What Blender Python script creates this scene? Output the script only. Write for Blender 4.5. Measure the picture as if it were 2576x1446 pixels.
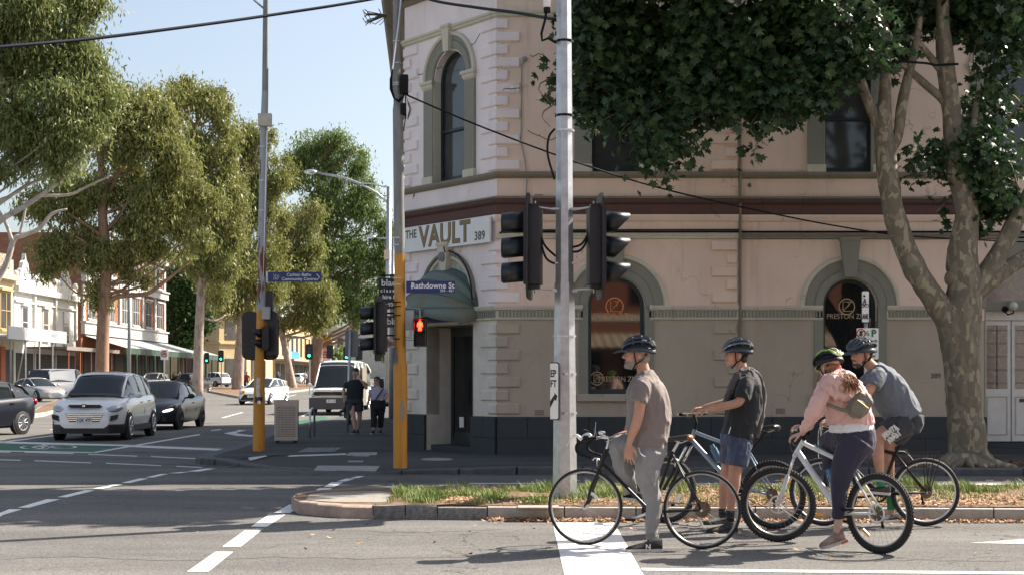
import bpy, bmesh, math, random
import numpy as np
from mathutils import Vector, Matrix, noise as mnoise
from mathutils.geometry import tessellate_polygon
for _o in list(bpy.data.objects): bpy.data.objects.remove(_o)
random.seed(7); RNG = np.random.default_rng(7)
SC = bpy.context.scene; COL = SC.collection
R = math.radians
# ---------------- camera, sky, sun, exposure ----------------
F, CX, HY, HC = 3578.0, 1288.0, 957.0, 1.445
cam_d = bpy.data.cameras.new('camera'); cam = bpy.data.objects.new('camera', cam_d); COL.objects.link(cam)
cam.location = (0, 0, HC); cam.rotation_euler = (R(90), 0, 0)
cam_d.sensor_width = 36.0; cam_d.lens = F/2576*36.0; cam_d.shift_y = (HY-723)/2576.0
cam_d.clip_start = 0.1; cam_d.clip_end = 3000
SC.camera = cam
SUN_H = Vector((0.86, 0.51, 0.0)).normalized(); SUN_EL = R(41.5)
SUN_AZ = math.atan2(SUN_H.x, SUN_H.y)
world = bpy.data.worlds.new("World"); SC.world = world; world.use_nodes = True
wn = world.node_tree; bg = wn.nodes['Background']
sky = wn.nodes.new('ShaderNodeTexSky'); sky.sky_type = 'NISHITA'; sky.sun_disc = False
sky.sun_elevation = SUN_EL; sky.sun_rotation = SUN_AZ
sky.air_density = 1.0; sky.dust_density = 2.6; sky.ozone_density = 1.0
hs = wn.nodes.new('ShaderNodeHueSaturation'); hs.inputs['Saturation'].default_value = 0.8; tn = wn.nodes.new('ShaderNodeMix'); tn.data_type = 'RGBA'; tn.blend_type = 'MULTIPLY'; tn.inputs['Factor'].default_value = 1.0; tn.inputs['B'].default_value = (1.09, 1.08, 1.05, 1); wn.links.new(sky.outputs['Color'], tn.inputs['A']); wn.links.new(tn.outputs['Result'], hs.inputs['Color']); wn.links.new(hs.outputs['Color'], bg.inputs['Color']); bg.inputs['Strength'].default_value = 0.078
sun_d = bpy.data.lights.new('sun', 'SUN'); sun = bpy.data.objects.new('sun', sun_d); COL.objects.link(sun)
sun_d.energy = 5.0; sun_d.angle = R(0.5); sun_d.color = (1.0, 0.90, 0.78)
_sd = Vector((SUN_H.x*math.cos(SUN_EL), SUN_H.y*math.cos(SUN_EL), math.sin(SUN_EL)))
sun.rotation_euler = _sd.to_track_quat('Z', 'Y').to_euler(); sun.location = (20, 20, 40)
vs = SC.view_settings; vs.view_transform = 'Standard'; vs.look = 'None'; vs.gamma = 1; vs.use_curve_mapping = False
vs.exposure = 1.3
SC.render.engine = 'CYCLES'
try: SC.cycles.max_bounces = 6; SC.cycles.use_denoising = True
except Exception: pass
# ---------------- placing helpers: the photograph was surveyed at 2576 px width ----------------
def gz(Y): return max(0.0, (Y-60)*0.0075)
def W(x, y, Y): return Vector(((x-CX)/F*Y, Y, HC+(HY-y)/F*Y))
def G(x, y, z=0.0):
    Y = (HC-z)*F/(y-HY)
    return Vector(((x-CX)/F*Y, Y, z))
def GX(x, Y, dz=0.0): return Vector(((x-CX)/F*Y, Y, gz(Y)+dz))
# ---------------- materials ----------------
MATS = {}
def mat(name, col, rough=0.65, metal=0.0, var=0.12, scale=6.0, bump=0.0, bscale=60.0, stretch=None, col2=None, thr=None, spec=None, emit=None, alpha=None, coat=0.0, trans=0.0, coords='Object', sheen=0.0):
    if name in MATS: return MATS[name]
    m = bpy.data.materials.new(name); m.use_nodes = True; nt = m.node_tree; N = nt.nodes; L = nt.links
    b = N['Principled BSDF']; b.inputs['Roughness'].default_value = rough; b.inputs['Metallic'].default_value = metal
    if spec is not None: b.inputs['Specular IOR Level'].default_value = spec
    if coat: b.inputs['Coat Weight'].default_value = coat; b.inputs['Coat Roughness'].default_value = 0.06
    if sheen: b.inputs['Sheen Weight'].default_value = sheen
    if trans: b.inputs['Transmission Weight'].default_value = trans
    tc = N.new('ShaderNodeTexCoord'); src = tc.outputs[coords]
    if stretch:
        mp = N.new('ShaderNodeMapping'); mp.inputs['Scale'].default_value = stretch; L.new(src, mp.inputs['Vector']); src = mp.outputs['Vector']
    c = tuple(col)+(1,)
    if var > 0 or col2:
        n = N.new('ShaderNodeTexNoise'); n.inputs['Scale'].default_value = scale; n.inputs['Detail'].default_value = 6; n.inputs['Roughness'].default_value = 0.62
        L.new(src, n.inputs['Vector'])
        r = N.new('ShaderNodeValToRGB'); e = r.color_ramp.elements
        if thr: e[0].position, e[1].position = thr
        else: e[0].position, e[1].position = 0.3, 0.72
        lo = tuple(max(0, v*(1-var)) for v in col)+(1,); hi = tuple(min(1, v*(1+var)) for v in col)+(1,)
        if col2: hi = tuple(col2)+(1,); lo = c
        e[0].color = lo; e[1].color = hi
        L.new(n.outputs['Fac'], r.inputs['Fac']); L.new(r.outputs['Color'], b.inputs['Base Color'])
    else: b.inputs['Base Color'].default_value = c
    if bump > 0:
        n2 = N.new('ShaderNodeTexNoise'); n2.inputs['Scale'].default_value = bscale; n2.inputs['Detail'].default_value = 5
        L.new(src, n2.inputs['Vector'])
        bp = N.new('ShaderNodeBump'); bp.inputs['Strength'].default_value = bump; bp.inputs['Distance'].default_value = 0.02
        L.new(n2.outputs['Fac'], bp.inputs['Height']); L.new(bp.outputs['Normal'], b.inputs['Normal'])
    if emit:
        b.inputs['Emission Color'].default_value = tuple(emit[0])+(1,); b.inputs['Emission Strength'].default_value = emit[1]
    if alpha is not None: b.inputs['Alpha'].default_value = alpha
    MATS[name] = m; return m
# ---------------- objects, things, parts ----------------
ROOTM = {}
def tag(o, label=None, cat=None, group=None, kind=None):
    if label: o['label'] = label
    if cat: o['category'] = cat
    if group: o['group'] = group
    if kind: o['kind'] = kind
    return o
def thing(name, label, cat, loc=(0,0,0), rz=0.0, group=None):
    o = bpy.data.objects.new(name, None); COL.objects.link(o); o.empty_display_size = 0.2
    o.location = loc; o.rotation_euler = (0,0,rz)
    ROOTM[o.name] = Matrix.Translation(Vector(loc)) @ Matrix.Rotation(rz, 4, 'Z')
    return tag(o, label, cat, group)
def rootm(o):
    while o is not None:
        if o.name in ROOTM: return ROOTM[o.name]
        o = o.parent
    return Matrix()
def copy_tree(o, parent=None):
    c = o.copy(); COL.objects.link(c); c.parent = parent
    for ch in list(o.children): copy_tree(ch, c)
    return c
def place(o, loc, rz=None, label=None, group=None, s=None):
    o.location = loc
    if rz is not None: o.rotation_euler = (0,0,rz)
    if s is not None: o.scale = (s,s,s) if not hasattr(s,'__len__') else s
    if label: o['label'] = label
    if group: o['group'] = group
    ROOTM[o.name] = Matrix.Translation(Vector(loc)) @ Matrix.Rotation(rz or 0, 4, 'Z')
    return o
def basis(d):
    d = Vector(d).normalized(); u = Vector((0,0,1)) if abs(d.z) < 0.95 else Vector((1,0,0))
    a = d.cross(u).normalized(); b = a.cross(d).normalized(); return a, b, d
class MB:
    def __init__(s, M=None): s.v = []; s.f = []; s.mi = []; s.M = M; s.cm = 0
    def add(s, vs, fs):
        k = len(s.v); s.v += [Vector(p) for p in vs]; s.f += [tuple(i+k for i in f) for f in fs]; s.mi += [s.cm]*len(fs); return s
    def box(s, lo, hi, R_=None):
        x0,y0,z0 = lo; x1,y1,z1 = hi
        p = [Vector(q) for q in ((x0,y0,z0),(x1,y0,z0),(x1,y1,z0),(x0,y1,z0),(x0,y0,z1),(x1,y0,z1),(x1,y1,z1),(x0,y1,z1))]
        if R_ is not None: p = [R_ @ q for q in p]
        return s.add(p, [(0,3,2,1),(4,5,6,7),(0,1,5,4),(1,2,6,5),(2,3,7,6),(3,0,4,7)])
    def cbox(s, c, size, R_=None):
        h = [d/2 for d in size]; c = Vector(c)
        p = [Vector((sx*h[0], sy*h[1], sz*h[2])) for sx,sy,sz in ((-1,-1,-1),(1,-1,-1),(1,1,-1),(-1,1,-1),(-1,-1,1),(1,-1,1),(1,1,1),(-1,1,1))]
        if R_ is not None: p = [R_ @ q for q in p]
        return s.add([c+q for q in p], [(0,3,2,1),(4,5,6,7),(0,1,5,4),(1,2,6,5),(2,3,7,6),(3,0,4,7)])
    def loft(s, rings, cap=True, closed=True):
        n = len(rings[0]); k = len(s.v); vs = [p for r in rings for p in r]; fs = []
        for i in range(len(rings)-1):
            for j in range(n if closed else n-1):
                a = i*n+j; b = i*n+(j+1)%n; fs.append((a, b, b+n, a+n))
        if cap and closed: fs.append(tuple(range(n-1,-1,-1))); fs.append(tuple((len(rings)-1)*n+j for j in range(n)))
        return s.add(vs, fs)
    def tube(s, pts, r, n=8, cap=True):
        pts = [Vector(p) for p in pts]; m = len(pts)
        rs = r if hasattr(r,'__len__') else [r]*m
        rings = []; ua = None
        for i,p in enumerate(pts):
            d = (pts[min(i+1,m-1)]-pts[max(i-1,0)])
            if d.length < 1e-9: d = Vector((0,0,1))
            d.normalize()
            if ua is None: a,b,_ = basis(d)
            else:
                a = ua-d*ua.dot(d)
                if a.length < 1e-6: a,_,_ = basis(d)
                a.normalize(); b = a.cross(d)
            ua = a
            rings.append([p+(a*math.cos(2*math.pi*j/n)+b*math.sin(2*math.pi*j/n))*rs[i] for j in range(n)])
        return s.loft(rings, cap)
    def ell(s, c, r, n=12, m=8, R_=None, zmin=-1.0, zmax=1.0):
        c = Vector(c); r = r if hasattr(r,'__len__') else (r,r,r); rings = []
        t0, t1 = math.asin(max(-1,zmin)), math.asin(min(1,zmax))
        for i in range(m+1):
            t = t0+(t1-t0)*i/m; rr = max(math.cos(t), 1e-3); ring = []
            for j in range(n):
                q = Vector((r[0]*rr*math.cos(2*math.pi*j/n), r[1]*rr*math.sin(2*math.pi*j/n), r[2]*math.sin(t)))
                ring.append(c+(R_ @ q if R_ is not None else q))
            rings.append(ring)
        return s.loft(rings)
    def torus(s, c, axis, Rr, r, n=40, m=8, a0=0, a1=2*math.pi, ry=None):
        c = Vector(c); a,b,d = basis(axis); full = abs(a1-a0-2*math.pi) < 1e-6
        rings = []; ry = ry or r
        for i in range(n if full else n+1):
            t = a0+(a1-a0)*i/n; e = a*math.cos(t)+b*math.sin(t)
            rings.append([c+e*(Rr+r*math.cos(2*math.pi*j/m))+d*(ry*math.sin(2*math.pi*j/m)) for j in range(m)])
        if full: rings.append(list(rings[0]))
        return s.loft(rings, cap=not full)
    def disc(s, c, axis, r, th=0.002, n=24):
        a,b,d = basis(axis); c = Vector(c)
        return s.loft([[c+(a*math.cos(2*math.pi*j/n)+b*math.sin(2*math.pi*j/n))*r+d*t for j in range(n)] for t in (-th/2, th/2)])
    def prism(s, poly, M, d0, d1):
        """poly in local (x,z); extruded along local y from d0 to d1, placed by matrix M"""
        a = [M @ Vector((p[0], d0, p[1])) for p in poly]; b = [M @ Vector((p[0], d1, p[1])) for p in poly]
        n = len(poly); k = len(s.v)
        tris = tessellate_polygon([[Vector((p[0],p[1],0)) for p in poly]])
        fs = [tuple(t) for t in tris]+[tuple(i+n for i in reversed(t)) for t in tris]+[(i,(i+1)%n,(i+1)%n+n,i+n) for i in range(n)]
        return s.add(a+b, fs)
    def flat(s, pts):
        """polygon on given 3D points (near horizontal)"""
        tris = tessellate_polygon([[Vector(p) for p in pts]]); return s.add(pts, [tuple(t) for t in tris])
    def build(s, name, m, parent=None, smooth=False, world=True, label=None, kind=None, mods=None, sharp=None):
        vs = s.v
        if s.M is not None: vs = [s.M @ p for p in vs]
        if parent is not None and world:
            inv = rootm(parent).inverted(); vs = [inv @ p for p in vs]
        me = bpy.data.meshes.new(name); me.from_pydata([tuple(p) for p in vs], [], s.f)
        ms = m if isinstance(m, (list,tuple)) else [m]
        for q in ms: me.materials.append(q)
        if len(ms) > 1: me.polygons.foreach_set('material_index', s.mi)
        bm = bmesh.new(); bm.from_mesh(me); bmesh.ops.recalc_face_normals(bm, faces=bm.faces); bm.to_mesh(me); bm.free()
        if smooth:
            me.polygons.foreach_set('use_smooth', [True]*len(me.polygons))
            if sharp: me.set_sharp_from_angle(angle=R(sharp))
        me.update()
        o = bpy.data.objects.new(name, me); COL.objects.link(o)
        if parent is not None: o.parent = parent
        if label: o['label'] = label
        if kind: o['kind'] = kind
        return o
def objm(name, me, parent=None, loc=(0,0,0), rot=(0,0,0), s=(1,1,1)):
    o = bpy.data.objects.new(name, me); COL.objects.link(o); o.parent = parent
    o.location = loc; o.rotation_euler = rot; o.scale = s; return o
def npmesh(name, V, Fq, m, parent=None, kind=None, smooth=False, off=None, k=4):
    """numpy mesh: V (n,3), Fq (m,k)"""
    V = np.asarray(V, dtype=np.float32)
    if parent is not None:
        inv = np.array(rootm(parent).inverted()); V = V @ inv[:3,:3].T.astype(np.float32)+inv[:3,3].astype(np.float32)
    me = bpy.data.meshes.new(name); nf = len(Fq)
    me.vertices.add(len(V)); me.vertices.foreach_set('co', V.ravel())
    me.loops.add(nf*k); me.loops.foreach_set('vertex_index', np.asarray(Fq, dtype=np.int32).ravel())
    me.polygons.add(nf); me.polygons.foreach_set('loop_start', np.arange(0, nf*k, k, dtype=np.int32))
    if smooth: me.polygons.foreach_set('use_smooth', np.ones(nf, dtype=bool))
    me.materials.append(m); me.update(calc_edges=True); me.validate()
    o = bpy.data.objects.new(name, me); COL.objects.link(o)
    if parent is not None: o.parent = parent
    if kind: o['kind'] = kind
    return o
def text(s, size, M, m, parent, name='lettering', align='CENTER', ex=0.002, sx=1.0, bold=0.0, space=1.0):
    """M maps local (x right, y up, z towards reader) to the world"""
    cu = bpy.data.curves.new(name, 'FONT'); cu.body = s; cu.size = size; cu.align_x = align; cu.align_y = 'CENTER'
    cu.extrude = ex; cu.offset = bold; cu.space_character = space; cu.resolution_u = 3
    t = bpy.data.objects.new(name, cu); COL.objects.link(t)
    me = bpy.data.meshes.new_from_object(t); bpy.data.objects.remove(t); bpy.data.curves.remove(cu)
    A = M @ Matrix.Diagonal((sx,1,1,1))
    if parent is not None: A = rootm(parent).inverted() @ A
    me.transform(A); me.materials.clear(); me.materials.append(m)
    o = bpy.data.objects.new(name, me); COL.objects.link(o); o.parent = parent; return o
def frame(o, ang):
    """local x along wall, local y INTO wall, z up"""
    return Matrix.Translation(Vector(o)) @ Matrix.Rotation(ang, 4, 'Z')
def face(M, x, z, d=0.0):
    """text matrix on a wall frame: at local x,z, d metres in front of wall"""
    return M @ Matrix.Translation((x, -d, z)) @ Matrix.Rotation(R(90), 4, 'X')
def arc(cx, cz, r, a0, a1, n): return [(cx+r*math.cos(R(a0+(a1-a0)*i/n)), cz+r*math.sin(R(a0+(a1-a0)*i/n))) for i in range(n+1)]
def remesh(o, voxel, smooth=4, disp=0.0, dscale=0.2, seed=0, fac=0.6):
    """voxel-joins the shapes of o into one continuous surface (baked)"""
    r = o.modifiers.new('r', 'REMESH'); r.mode = 'VOXEL'; r.voxel_size = voxel; r.use_smooth_shade = True
    if smooth: s = o.modifiers.new('s', 'SMOOTH'); s.factor = fac; s.iterations = smooth
    dg = bpy.context.evaluated_depsgraph_get(); dg.update()
    me = bpy.data.meshes.new_from_object(o.evaluated_get(dg)); o.modifiers.clear()
    old = o.data; mt = [q for q in old.materials]; o.data = me; bpy.data.meshes.remove(old)
    me.materials.clear()
    for q in mt: me.materials.append(q)
    if disp:
        n = len(me.vertices); co = np.empty(n*3, np.float32); me.vertices.foreach_get('co', co); co = co.reshape(-1,3)
        no = np.empty(n*3, np.float32); me.vertices.foreach_get('normal', no); no = no.reshape(-1,3)
        out = np.empty(n, np.float32); sd = Vector((seed*7.3, seed*3.1, seed*1.7))
        for i in range(n):
            p = Vector(co[i]); q = Vector((p.x/dscale, p.y/dscale, p.z/dscale*0.38))+sd
            v = mnoise.noise(q); w = mnoise.noise(q*2.3+Vector((5,1,2)))
            out[i] = (1-min(1,abs(v)*3.2))**1.5*0.95-.35+w*0.35
        co += no*(out*disp)[:,None]; me.vertices.foreach_set('co', co.ravel())
    me.polygons.foreach_set('use_smooth', [True]*len(me.polygons)); me.update()
    return o
# ---------------- shared materials ----------------
def asphalt(name, base, speck=0.35, warm=(1.0,0.96,0.92)):
    m = bpy.data.materials.new(name); m.use_nodes = True; nt = m.node_tree; N = nt.nodes; L = nt.links; b = N['Principled BSDF']
    b.inputs['Roughness'].default_value = 0.95; b.inputs['Specular IOR Level'].default_value = 0.08
    tc = N.new('ShaderNodeTexCoord')
    vo = N.new('ShaderNodeTexVoronoi'); vo.inputs['Scale'].default_value = 95; L.new(tc.outputs['Object'], vo.inputs['Vector'])
    n1 = N.new('ShaderNodeTexNoise'); n1.inputs['Scale'].default_value = 150; n1.inputs['Detail'].default_value = 3; L.new(tc.outputs['Object'], n1.inputs['Vector'])
    n2 = N.new('ShaderNodeTexNoise'); n2.inputs['Scale'].default_value = 0.55; n2.inputs['Detail'].default_value = 7; n2.inputs['Roughness'].default_value = 0.65
    mp = N.new('ShaderNodeMapping'); mp.inputs['Scale'].default_value = (0.35, 1.6, 1); L.new(tc.outputs['Object'], mp.inputs['Vector']); L.new(mp.outputs['Vector'], n2.inputs['Vector'])
    r1 = N.new('ShaderNodeValToRGB'); e = r1.color_ramp.elements; e[0].position = 0.0; e[1].position = 1.0
    lo = tuple(base*(1-speck)*w for w in warm)+(1,); hi = tuple(base*(1+speck)*w for w in warm)+(1,); e[0].color = lo; e[1].color = hi
    L.new(vo.outputs['Color'], r1.inputs['Fac'])
    mx = N.new('ShaderNodeMix'); mx.data_type = 'RGBA'; mx.blend_type = 'MULTIPLY'; mx.inputs['Factor'].default_value = 1.0
    r2 = N.new('ShaderNodeValToRGB'); e = r2.color_ramp.elements; e[0].position = 0.3; e[1].position = 0.7; e[0].color = (0.70,0.70,0.71,1); e[1].color = (1.2,1.2,1.18,1)
    L.new(n2.outputs['Fac'], r2.inputs['Fac']); L.new(r1.outputs['Color'], mx.inputs['A']); L.new(r2.outputs['Color'], mx.inputs['B'])
    # hairline cracks
    v2 = N.new('ShaderNodeTexVoronoi'); v2.feature = 'DISTANCE_TO_EDGE'; v2.inputs['Scale'].default_value = 0.22
    nd = N.new('ShaderNodeTexNoise'); nd.inputs['Scale'].default_value = 2.2; nd.inputs['Detail'].default_value = 6; L.new(tc.outputs['Object'], nd.inputs['Vector'])
    va = N.new('ShaderNodeVectorMath'); va.operation = 'ADD'; L.new(tc.outputs['Object'], va.inputs[0]); L.new(nd.outputs['Color'], va.inputs[1]); L.new(va.outputs['Vector'], v2.inputs['Vector'])
    r3 = N.new('ShaderNodeValToRGB'); e = r3.color_ramp.elements; e[0].position = 0.0; e[1].position = 0.0032; e[0].color = (0.45,0.45,0.45,1); e[1].color = (1,1,1,1)
    L.new(v2.outputs['Distance'], r3.inputs['Fac'])
    m2 = N.new('ShaderNodeMix'); m2.data_type = 'RGBA'; m2.blend_type = 'MULTIPLY'; m2.inputs['Factor'].default_value = 1.0
    L.new(mx.outputs['Result'], m2.inputs['A']); L.new(r3.outputs['Color'], m2.inputs['B']); L.new(m2.outputs['Result'], b.inputs['Base Color'])
    bp = N.new('ShaderNodeBump'); bp.inputs['Strength'].default_value = 0.5; bp.inputs['Distance'].default_value = 0.006
    L.new(n1.outputs['Fac'], bp.inputs['Height']); L.new(bp.outputs['Normal'], b.inputs['Normal'])
    MATS[name] = m; return m
A_ROAD = asphalt('asphalt', 0.155, 0.5, (1.01,0.98,0.94))
A_PAVE = asphalt('asphalt_path', 0.10, 0.25, (1.0,0.97,0.95))
PAINT = mat('road_paint', (0.78,0.77,0.74), 0.6, var=0.10, scale=9, bump=0.3, bscale=150)
PAINT_W = mat('road_paint_worn', (0.62,0.61,0.59), 0.65, col2=(0.36,0.35,0.34), thr=(0.52,0.72), scale=14, bump=0.3, bscale=150)
GREENP = mat('green_lane', (0.02,0.105,0.055), 0.85, var=0.25, scale=5)
CONC = mat('concrete', (0.36,0.33,0.29), 0.85, var=0.2, scale=7, bump=0.4, bscale=50)
CONC_P = mat('pink_concrete', (0.37,0.28,0.225), 0.85, var=0.3, scale=5, bump=0.5, bscale=30)
BLUEST = mat('bluestone', (0.085,0.088,0.092), 0.75, var=0.3, scale=6, bump=0.5, bscale=40)
GRANITE = mat('rough_stone', (0.20,0.19,0.18), 0.85, var=0.4, scale=22, bump=1.0, bscale=45)
DIRT = mat('dirt', (0.16,0.11,0.075), 0.95, var=0.4, scale=7, bump=0.8, bscale=30)
MULCH = mat('leaf_litter_ground', (0.17,0.10,0.055), 0.95, var=0.5, scale=12, bump=0.8, bscale=40)
LEAF_D = mat('dry_leaf', (0.30,0.13,0.055), 0.8, col2=(0.66,0.46,0.27), scale=26, thr=(0.42,0.66))
GRASS = mat('grass_blade', (0.12,0.22,0.035), 0.6, col2=(0.33,0.36,0.08), scale=7, thr=(0.35,0.7))
BLACK = mat('black_plastic', (0.010,0.010,0.011), 0.65, var=0.2, spec=.2)
STEEL = mat('galvanised_steel', (0.50,0.51,0.52), 0.42, 0.75, var=0.18, scale=9, bump=0.05)
ALU = mat('aluminium', (0.72,0.72,0.73), 0.28, 0.9, var=0.05)
CHROME = mat('chrome', (0.85,0.85,0.86), 0.12, 1.0, var=0)
GREYPOLE = mat('grey_pole', (0.27,0.28,0.29), 0.55, 0.3, var=0.15, scale=7)
WHITE = mat('white_paint', (0.78,0.78,0.77), 0.45, var=0.05)
SIGNW = mat('sign_white', (0.80,0.80,0.78), 0.4, var=0.04)
SIGNB = mat('sign_blue', (0.012,0.03,0.16), 0.35, var=0.1)
SIGNK = mat('sign_black', (0.012,0.012,0.014), 0.4, var=0.1)
RUBBER = mat('rubber', (0.018,0.018,0.019), 0.75, var=0.2, scale=30, bump=0.3, bscale=90)
# ---------------- the ground: one sheet to the horizon, rising gently far up the street ----------------
xs = [-900,-300,-120,-60,-30,-10,0,10,30,60,120,300,900]; ys = [-200,-60,-20,0,20,40,60,80,100,140,200,300,500,900,1500]
mb = MB()
mb.add([(x,y,min(gz(y),3.0)) for y in ys for x in xs], [(j*len(xs)+i, j*len(xs)+i+1, (j+1)*len(xs)+i+1, (j+1)*len(xs)+i) for j in range(len(ys)-1) for i in range(len(xs)-1)])
road = mb.build('road', A_ROAD, kind='structure', label='grey asphalt road surface of the crossing')
def c5(X, Y): return (X*0.33854, 1073.3+Y*0.33854)          # survey sheets -> survey pixels
def c6(X, Y): return (670.8+X*0.31243, 1073.3+Y*0.31243)
def mark(pts, name='painted_line', m=PAINT, z=0.004, conv=None, kind=None):
    q = [G(*(conv(*p) if conv else p), z) for p in pts]
    mb = MB(); mb.flat(q); return mb.build(name, m, road)
near = [[(1390,1073),(1548,1073),(1732,925),(1600,925)],[(1652,886),(1790,886),(1942,766),(1820,766)],[(1863,739),(1985,739),(2118,650),(1995,650)],
 [(2037,636),(2155,636),(2270,574),(2150,574)],[(2175,560),(2283,560),(2372,503),(2282,503)],[(2298,492),(2392,492),(2470,452),(2375,452)],
 [(2405,444),(2485,444),(2550,410),(2462,410)],[(2500,403),(2570,403),(2640,382),(2570,382)],[(2600,378),(2660,378),(2715,363),(2660,363)]]
far = [[(-130,690),(-50,690),(20,655),(-60,650)],[(-60,660),(10,655),(165,610),(70,608)],[(130,598),(215,598),(447,535),(345,535)],[(425,519),(497,521),(705,470),(630,468)],[(680,458),(755,458),(915,425),(845,425)],
 [(895,414),(970,414),(1103,381),(1035,381)],[(1080,373),(1140,373),(1253,347),(1195,347)],[(1245,342),(1330,342),(1410,332),(1350,332)],[(1385,329),(1480,329),(1600,307),(1530,307)]]
for q in near+far: mark(q, 'crosswalk_dash', PAINT, conv=c5)
mark([(-40,104),(0,106),(950,131),(1790,166),(1765,180),(950,147),(0,118),(-40,117)], 'stop_line', PAINT_W, conv=c5)
mark([(-120,118),(0,119),(930,142),(690,186),(0,174),(-140,171)], 'green_bicycle_box', GREENP, conv=c5)
mark([(-140,171),(0,173),(690,185),(690,192),(0,180),(-140,178)], 'painted_line', PAINT_W, z=0.008, conv=c5)
mark([(690,185),(1480,50),(1490,58),(706,192)], 'painted_line', PAINT_W, z=0.008, conv=c5)
mark([(-20,112),(640,28),(645,32),(20,116)], 'painted_line', PAINT_W, z=0.008, conv=c5)
for a,b,c,d in ((180,183,545,193),(655,198,1017,212),(1120,215,1485,232),(-150,177,75,183),(255,246,675,262),(-200,233,150,243),(785,265,1195,282),(1310,288,1500,296),(1565,22,1640,14)):
    mark([(a,b),(c,d),(c+4,d+6),(a+4,b+6)], 'painted_dash', PAINT_W, conv=c5)
mark([(1660,45),(1760,28),(1770,20),(1832,22),(1790,32),(1745,44),(1860,58),(1990,66),(1860,70),(1760,64)], 'turn_arrow', PAINT_W, conv=c5)
# bicycle symbol in the green box
bs = MB()
def flatline(mb, pts, w, z, conv):
    P_ = [G(*conv(*p), z) for p in pts]
    for a,b in zip(P_, P_[1:]):
        d = (b-a); d.normalize(); n = Vector((-d.y, d.x, 0))*w/2; mb.add([a-n-d*w*.2, b-n+d*w*.2, b+n+d*w*.2, a+n-d*w*.2], [(0,1,2,3)])
for cx_, cy_, rx_, ry_ in ((240,150,82,11),(470,146,92,12)):
    flatline(bs, [(cx_+rx_*math.cos(t*.3), cy_+ry_*math.sin(t*.3)) for t in range(22)], .07, .008, c5)
for l in ([(240,150),(300,136),(390,150),(330,160),(240,150)],[(300,136),(340,128),(370,132)],[(390,150),(460,146)],[(330,134),(380,153)],[(250,163),(345,166)]): flatline(bs, l, .07, .0085, c5)
bs.build('bicycle_symbol', PAINT_W, road)
mark([(1390,1313),(1545,1313),(1622,1450),(1421,1450)], 'crosswalk_bar', mat('road_paint_old', (0.76,0.75,0.72), 0.6, col2=(0.52,0.50,0.47), thr=(0.55,0.75), scale=3, bump=0.3, bscale=120))
mark([(1612,1427),(2000,1432),(2700,1438),(2700,1444),(2000,1438),(1616,1433)], 'edge_line', PAINT)
mark([(2440,1364),(2490,1361),(2700,1345),(2720,1366),(2600,1367)], 'painted_arrow', PAINT_W)
mark([(1180,1213.5),(2700,1215),(2700,1219),(1180,1216)], 'painted_line', PAINT_W)
mark([(1700,1223),(2700,1226),(2700,1228.5),(1700,1224.5)], 'painted_line', PAINT_W)
for x in (1390,1440,1700,1950,2480): mark([(x,1206),(x+18,1206),(x+20,1208),(x,1208)], 'painted_dash', PAINT_W)
TAR = mat('tar_seal', (0.03,0.03,0.032), 0.45, var=0.2)
for pts_ in ([(1800,1326),(1870,1345),(1905,1352),(1990,1348)],[(0,1405),(180,1398),(420,1409),(700,1400),(900,1404),(1330,1396)],[(760,1330),(1000,1338),(1300,1330)],[(120,1312),(300,1322),(560,1318)],[(2100,1413),(2300,1407),(2576,1411)]):
    random.seed(len(pts_)); q_ = []
    for (a,b),(c,d) in zip(pts_, pts_[1:]): q_ += [(a+(c-a)*k/8, b+(d-b)*k/8+random.uniform(-1.6,1.6)) for k in range(8)]
    tb = MB(); flatline(tb, q_, .012, .003, lambda x,y: (x,y)); tb.build('tar_seam', TAR, road)
# street beyond: lane dashes and bicycle lane
def wmark(pts, name='painted_dash', m=PAINT_W, z=0.004):
    mb = MB(); mb.flat([Vector((x,y,gz(y)+z)) for x,y in pts]); mb.build(name, m, road)
for x0,y0,x1,y1,w in ((600,1023,682,1006,4),(692,1014,745,1004,3),(225,1065,345,1045,4),(800,1072,830,1055,3),(560,1050,610,1038,3),(850,1085,905,1045,6),(640,1100,695,1095,4),(760,1046,830,1018,3)):
    a, b = G(x0,y0), G(x1,y1); wmark([(a.x-.07,a.y),(a.x+.07,a.y),(b.x+.07,b.y),(b.x-.07,b.y)])
mark([(123,1080),(345,1040),(345,1062),(250,1078)], 'painted_chevron', PAINT_W)
mark([(695,1068),(810,1046),(828,1050),(800,1072),(705,1080)], 'green_bicycle_lane', GREENP)
# ---------------- pavement at the corner ----------------
PZ = 0.12
kb = [(3300,1200),(2576,1197),(1800,1195),(1300,1193.5),(1010,1192),(935,1190),(860,1185),(760,1181),(671,1177),(600,1174),(540,1171),(505,1169),(492,1165),(500,1160),(528,1152),(563,1142),(600,1131),(640,1113),(670,1099),(715,1085),(764,1073),(815,1063),(868,1052)]
K = [G(x,y,0) for x,y in kb]; K[0] = Vector((16, K[1].y, 0))
last = K[-1]; K += [Vector((last.x-1.2, last.y+8, 0)), Vector((last.x-2.6, last.y+35, 0)), Vector((last.x-4.6, last.y+70, gz(last.y+70)))]
ramp = {5,6,7,8}
ramp2 = {9,4}
zk = [PZ]*len(K)
for i in ramp: zk[i] = 0.012
for i in ramp2: zk[i] = 0.06
def inset(P_, d):
    out = []
    for i,p in enumerate(P_):
        t = (P_[min(i+1,len(P_)-1)]-P_[max(i-1,0)]); t.z = 0; t.normalize(); n = Vector((t.y, -t.x, 0)); out.append(p+n*d)
    return out
K1 = inset(K, 0.30); K2 = inset(K, 1.5)
pv = MB()
o1 = [Vector((p.x,p.y,z+gz(p.y))) for p,z in zip(K1, zk)]; o2 = [Vector((p.x,p.y,PZ+gz(p.y))) for p in K2]
n = len(K)
pv.add(o1+o2, [(i,i+1,i+1+n,i+n) for i in range(n-1)])
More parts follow.
